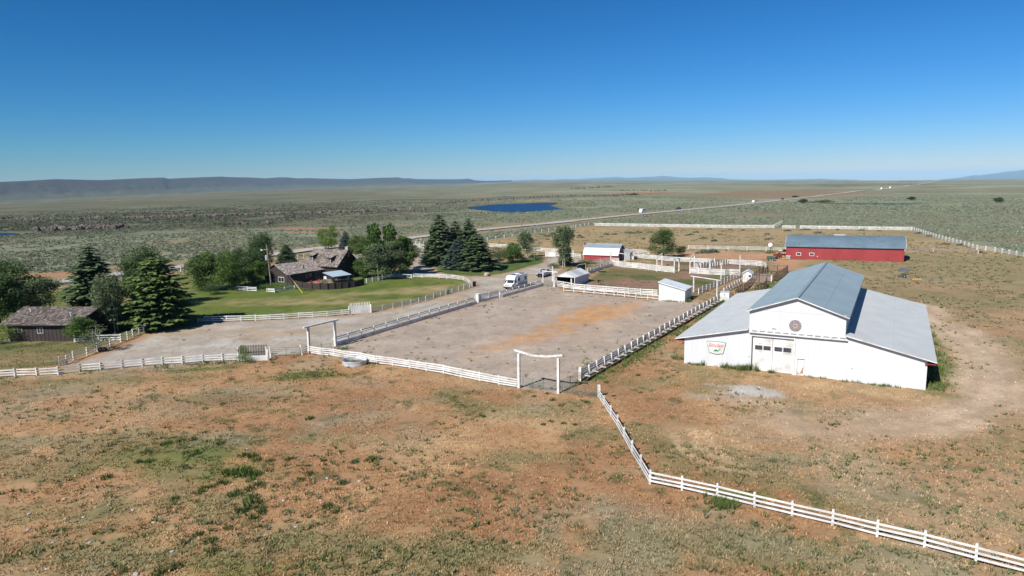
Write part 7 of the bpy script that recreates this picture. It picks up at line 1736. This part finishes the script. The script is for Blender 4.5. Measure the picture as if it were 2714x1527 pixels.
p = at('Y', 1600, 1210); o = thing('white_box', 'white sloped box standing against the end of the long red barn', 'box', tuple(p)); b = MB(); b.box(p + Vector((0, 0, .45)), (1.2, .9, .9), R(-20)); b.build('body', M_TRIM, o); b = MB(); b.box(p + Vector((0, -.05, .96)), (1.3, 1.0, .1), R(-20)); b.build('lid', M_VAN, o)
p = at('Y', 1430, 1050); o = thing('oil_drum', 'dark drum on a stand at the corner of the long red barn', 'drum', tuple(p)); b = MB(); b.tube(p + Vector((-.4, 0, 1.5)), p + Vector((.4, .3, 1.5)), .35, .35, 12); b.build('drum', M_BLACK, o)
for dx in (-.3, .3): rod('leg', o, p + Vector((dx, 0, 1.2)), p + Vector((dx, 0, 0)), .05, M_CREAM)
# implements in the right field
p = at('X', 740, 1150); o = thing('implement', 'grey blue farm implement with a tilted blade in the right field', 'implement', tuple(p)); q0, q1 = at('X', 580, 1050) + Vector((0, 0, .9)), at('X', 900, 1040) + Vector((0, 0, .7))
b = MB(); b.prism([q0, q1, q1 + Vector((0, 0, .75)), q0 + Vector((0, 0, 1.0))], Vector((.2, .35, 0))); b.build('blade', mat('grey_blue_steel', (.16, .165, .185), .5, .15, 1.0), o)
b = MB(); b.beam(p + Vector((-.3, .6, .25)), p + Vector((.2, .4, 1.0)), .3, .25); b.beam(p + Vector((-1.4, .3, .3)), p + Vector((.2, .6, .35)), .2, .2); b.build('frame', M_GREENP, o); wheel(o, p + Vector((.3, .2, .35)), (1, .2, 0), .36, .2)
mat('faded_orange', (.42, .25, .10), .7, .25, 3.0); p = at('X', 1160, 1235); o = thing('implement', 'low orange yellow farm implement lying in the right field', 'implement', tuple(p)); b = MB(); b.box(p + Vector((0, 0, .35)), (1.7, .5, .3), R(-8)); b.build('body', MATS['faded_orange'], o)
for k in range(5): b = MB(); b.path([p + Vector((-.9 + k * .45, -.3, .3)), p + Vector((-.9 + k * .45, -.75, .05))], .05, .04); b.build('tine', M_YEL, o)
# patio furniture
def chair(label, f, x, y, m, rz=0.0, s=1.0):
    p = at(f, x, y); o = thing('patio_chair', label, 'chair', tuple(p), 'chairs on the patio'); F = Fr(p, rz)
    def bx_(a, c, d, e, z0, z1, nm): b = MB(); F.box(b, a * s, c * s, d * s, e * s, z0 * s, z1 * s); b.build(nm, m, o)
    bx_(-.28, .28, -.28, .28, .38, .44, 'seat'); bx_(-.28, .28, .26, .31, .44, 1.0, 'backrest'); bx_(-.34, -.28, -.28, .28, .6, .66, 'armrest'); bx_(.28, .34, -.28, .28, .6, .66, 'armrest')
    for a in (-.33, .27):
        for d in (-.28, .24): bx_(a, a + .06, d, d + .05, 0, .6, 'leg')
chair('red patio chair left, half turned away', 'O', 850, 810, M_REDP, 30, .95); chair('red patio chair in the middle with high back', 'O', 1090, 800, M_REDP, -20, 1.0); chair('white patio chair under the blue patio cover', 'O', 1310, 700, M_VAN, 15, 1.1); chair('small red patio chair in the right corner of the patio', 'O', 1850, 760, M_REDP, -40, .9)
p = at('O', 1130, 830); o = thing('patio_table', 'low orange red table on the patio beside the red chairs', 'table', tuple(p)); b = MB(); b.lathe([(0, .52), (.7, .52), (.7, .58), (0, .58)], 14, p); b.build('top', mat('orange_red', (.50, .13, .07), .6, .1, 2), o)
for k in range(4): rod('leg', o, p + Vector((.5 * math.cos(k * 1.57), .5 * math.sin(k * 1.57), 0)), p + Vector((.45 * math.cos(k * 1.57), .45 * math.sin(k * 1.57), .53)), .03, M_BLACK)
for x, y, w, l in ((1290, 830, 2.0, 'yellow green planting at the patio wall, left of the V post'), (1600, 790, 2.0, 'yellow green planting at the patio wall, right of the V post')):
    p = at('O', x, y); plant('sh', KSH, p, 1.5, w, l, cat='shrub')
p = at('O', 2100, 740); o = thing('statue', 'small cream animal shaped ornament on the patio', 'ornament', tuple(p)); b = MB(); b.lump(p + Vector((0, 0, .75)), .32, 3, 1.3); b.lump(p + Vector((.2, -.1, 1.15)), .2, 5, 1); b.build('body', M_CREAM, o); b = MB(); b.tube(p, p + Vector((0, 0, .5)), .14, .12, 8); b.build('base', M_STONE, o)
for x, y in ((1130, 850),):
    p = at('O', x, 985); o = thing('wall_lamp', 'round white lamp on the patio wall', 'lamp', tuple(p + Vector((0, 0, 1.0)))); b = MB(); b.lump(p + Vector((0, -.12, 1.05)), .16, 2, 1); b.build('globe', M_VAN, o); b = MB(); b.tube(p + Vector((0, -.1, 1.05)), p + Vector((0, .05, 1.05)), .05, .05, 6); b.build('bracket', M_BLACK, o)
# ------------------------------------------------------------------ air between here and the hills
HAZE_TOP = max(max((v.co.z for v in o.data.vertices), default=0) for o in COL.objects if o.type == 'MESH' and o.get('kind') == 'structure') + 15
def haze():
    b = MB(); b.prism([(-33000, -3000, -900), (33000, -3000, -900), (33000, 36000, -900), (-33000, 36000, -900)], (0, 0, 900 + HAZE_TOP))
    m = bpy.data.materials.new('haze'); m.use_nodes = True; nt = m.node_tree; nt.nodes.remove(nt.nodes['Principled BSDF'])
    v = nt.nodes.new('ShaderNodeVolumePrincipled'); v.inputs['Color'].default_value = (.46, .76, 1.0, 1); v.inputs['Density'].default_value = 3.4e-5; v.inputs['Anisotropy'].default_value = -0.2
    nt.links.new(v.outputs[0], nt.nodes['Material Output'].inputs['Volume'])
    b.build('haze', m, kind='stuff')
haze()
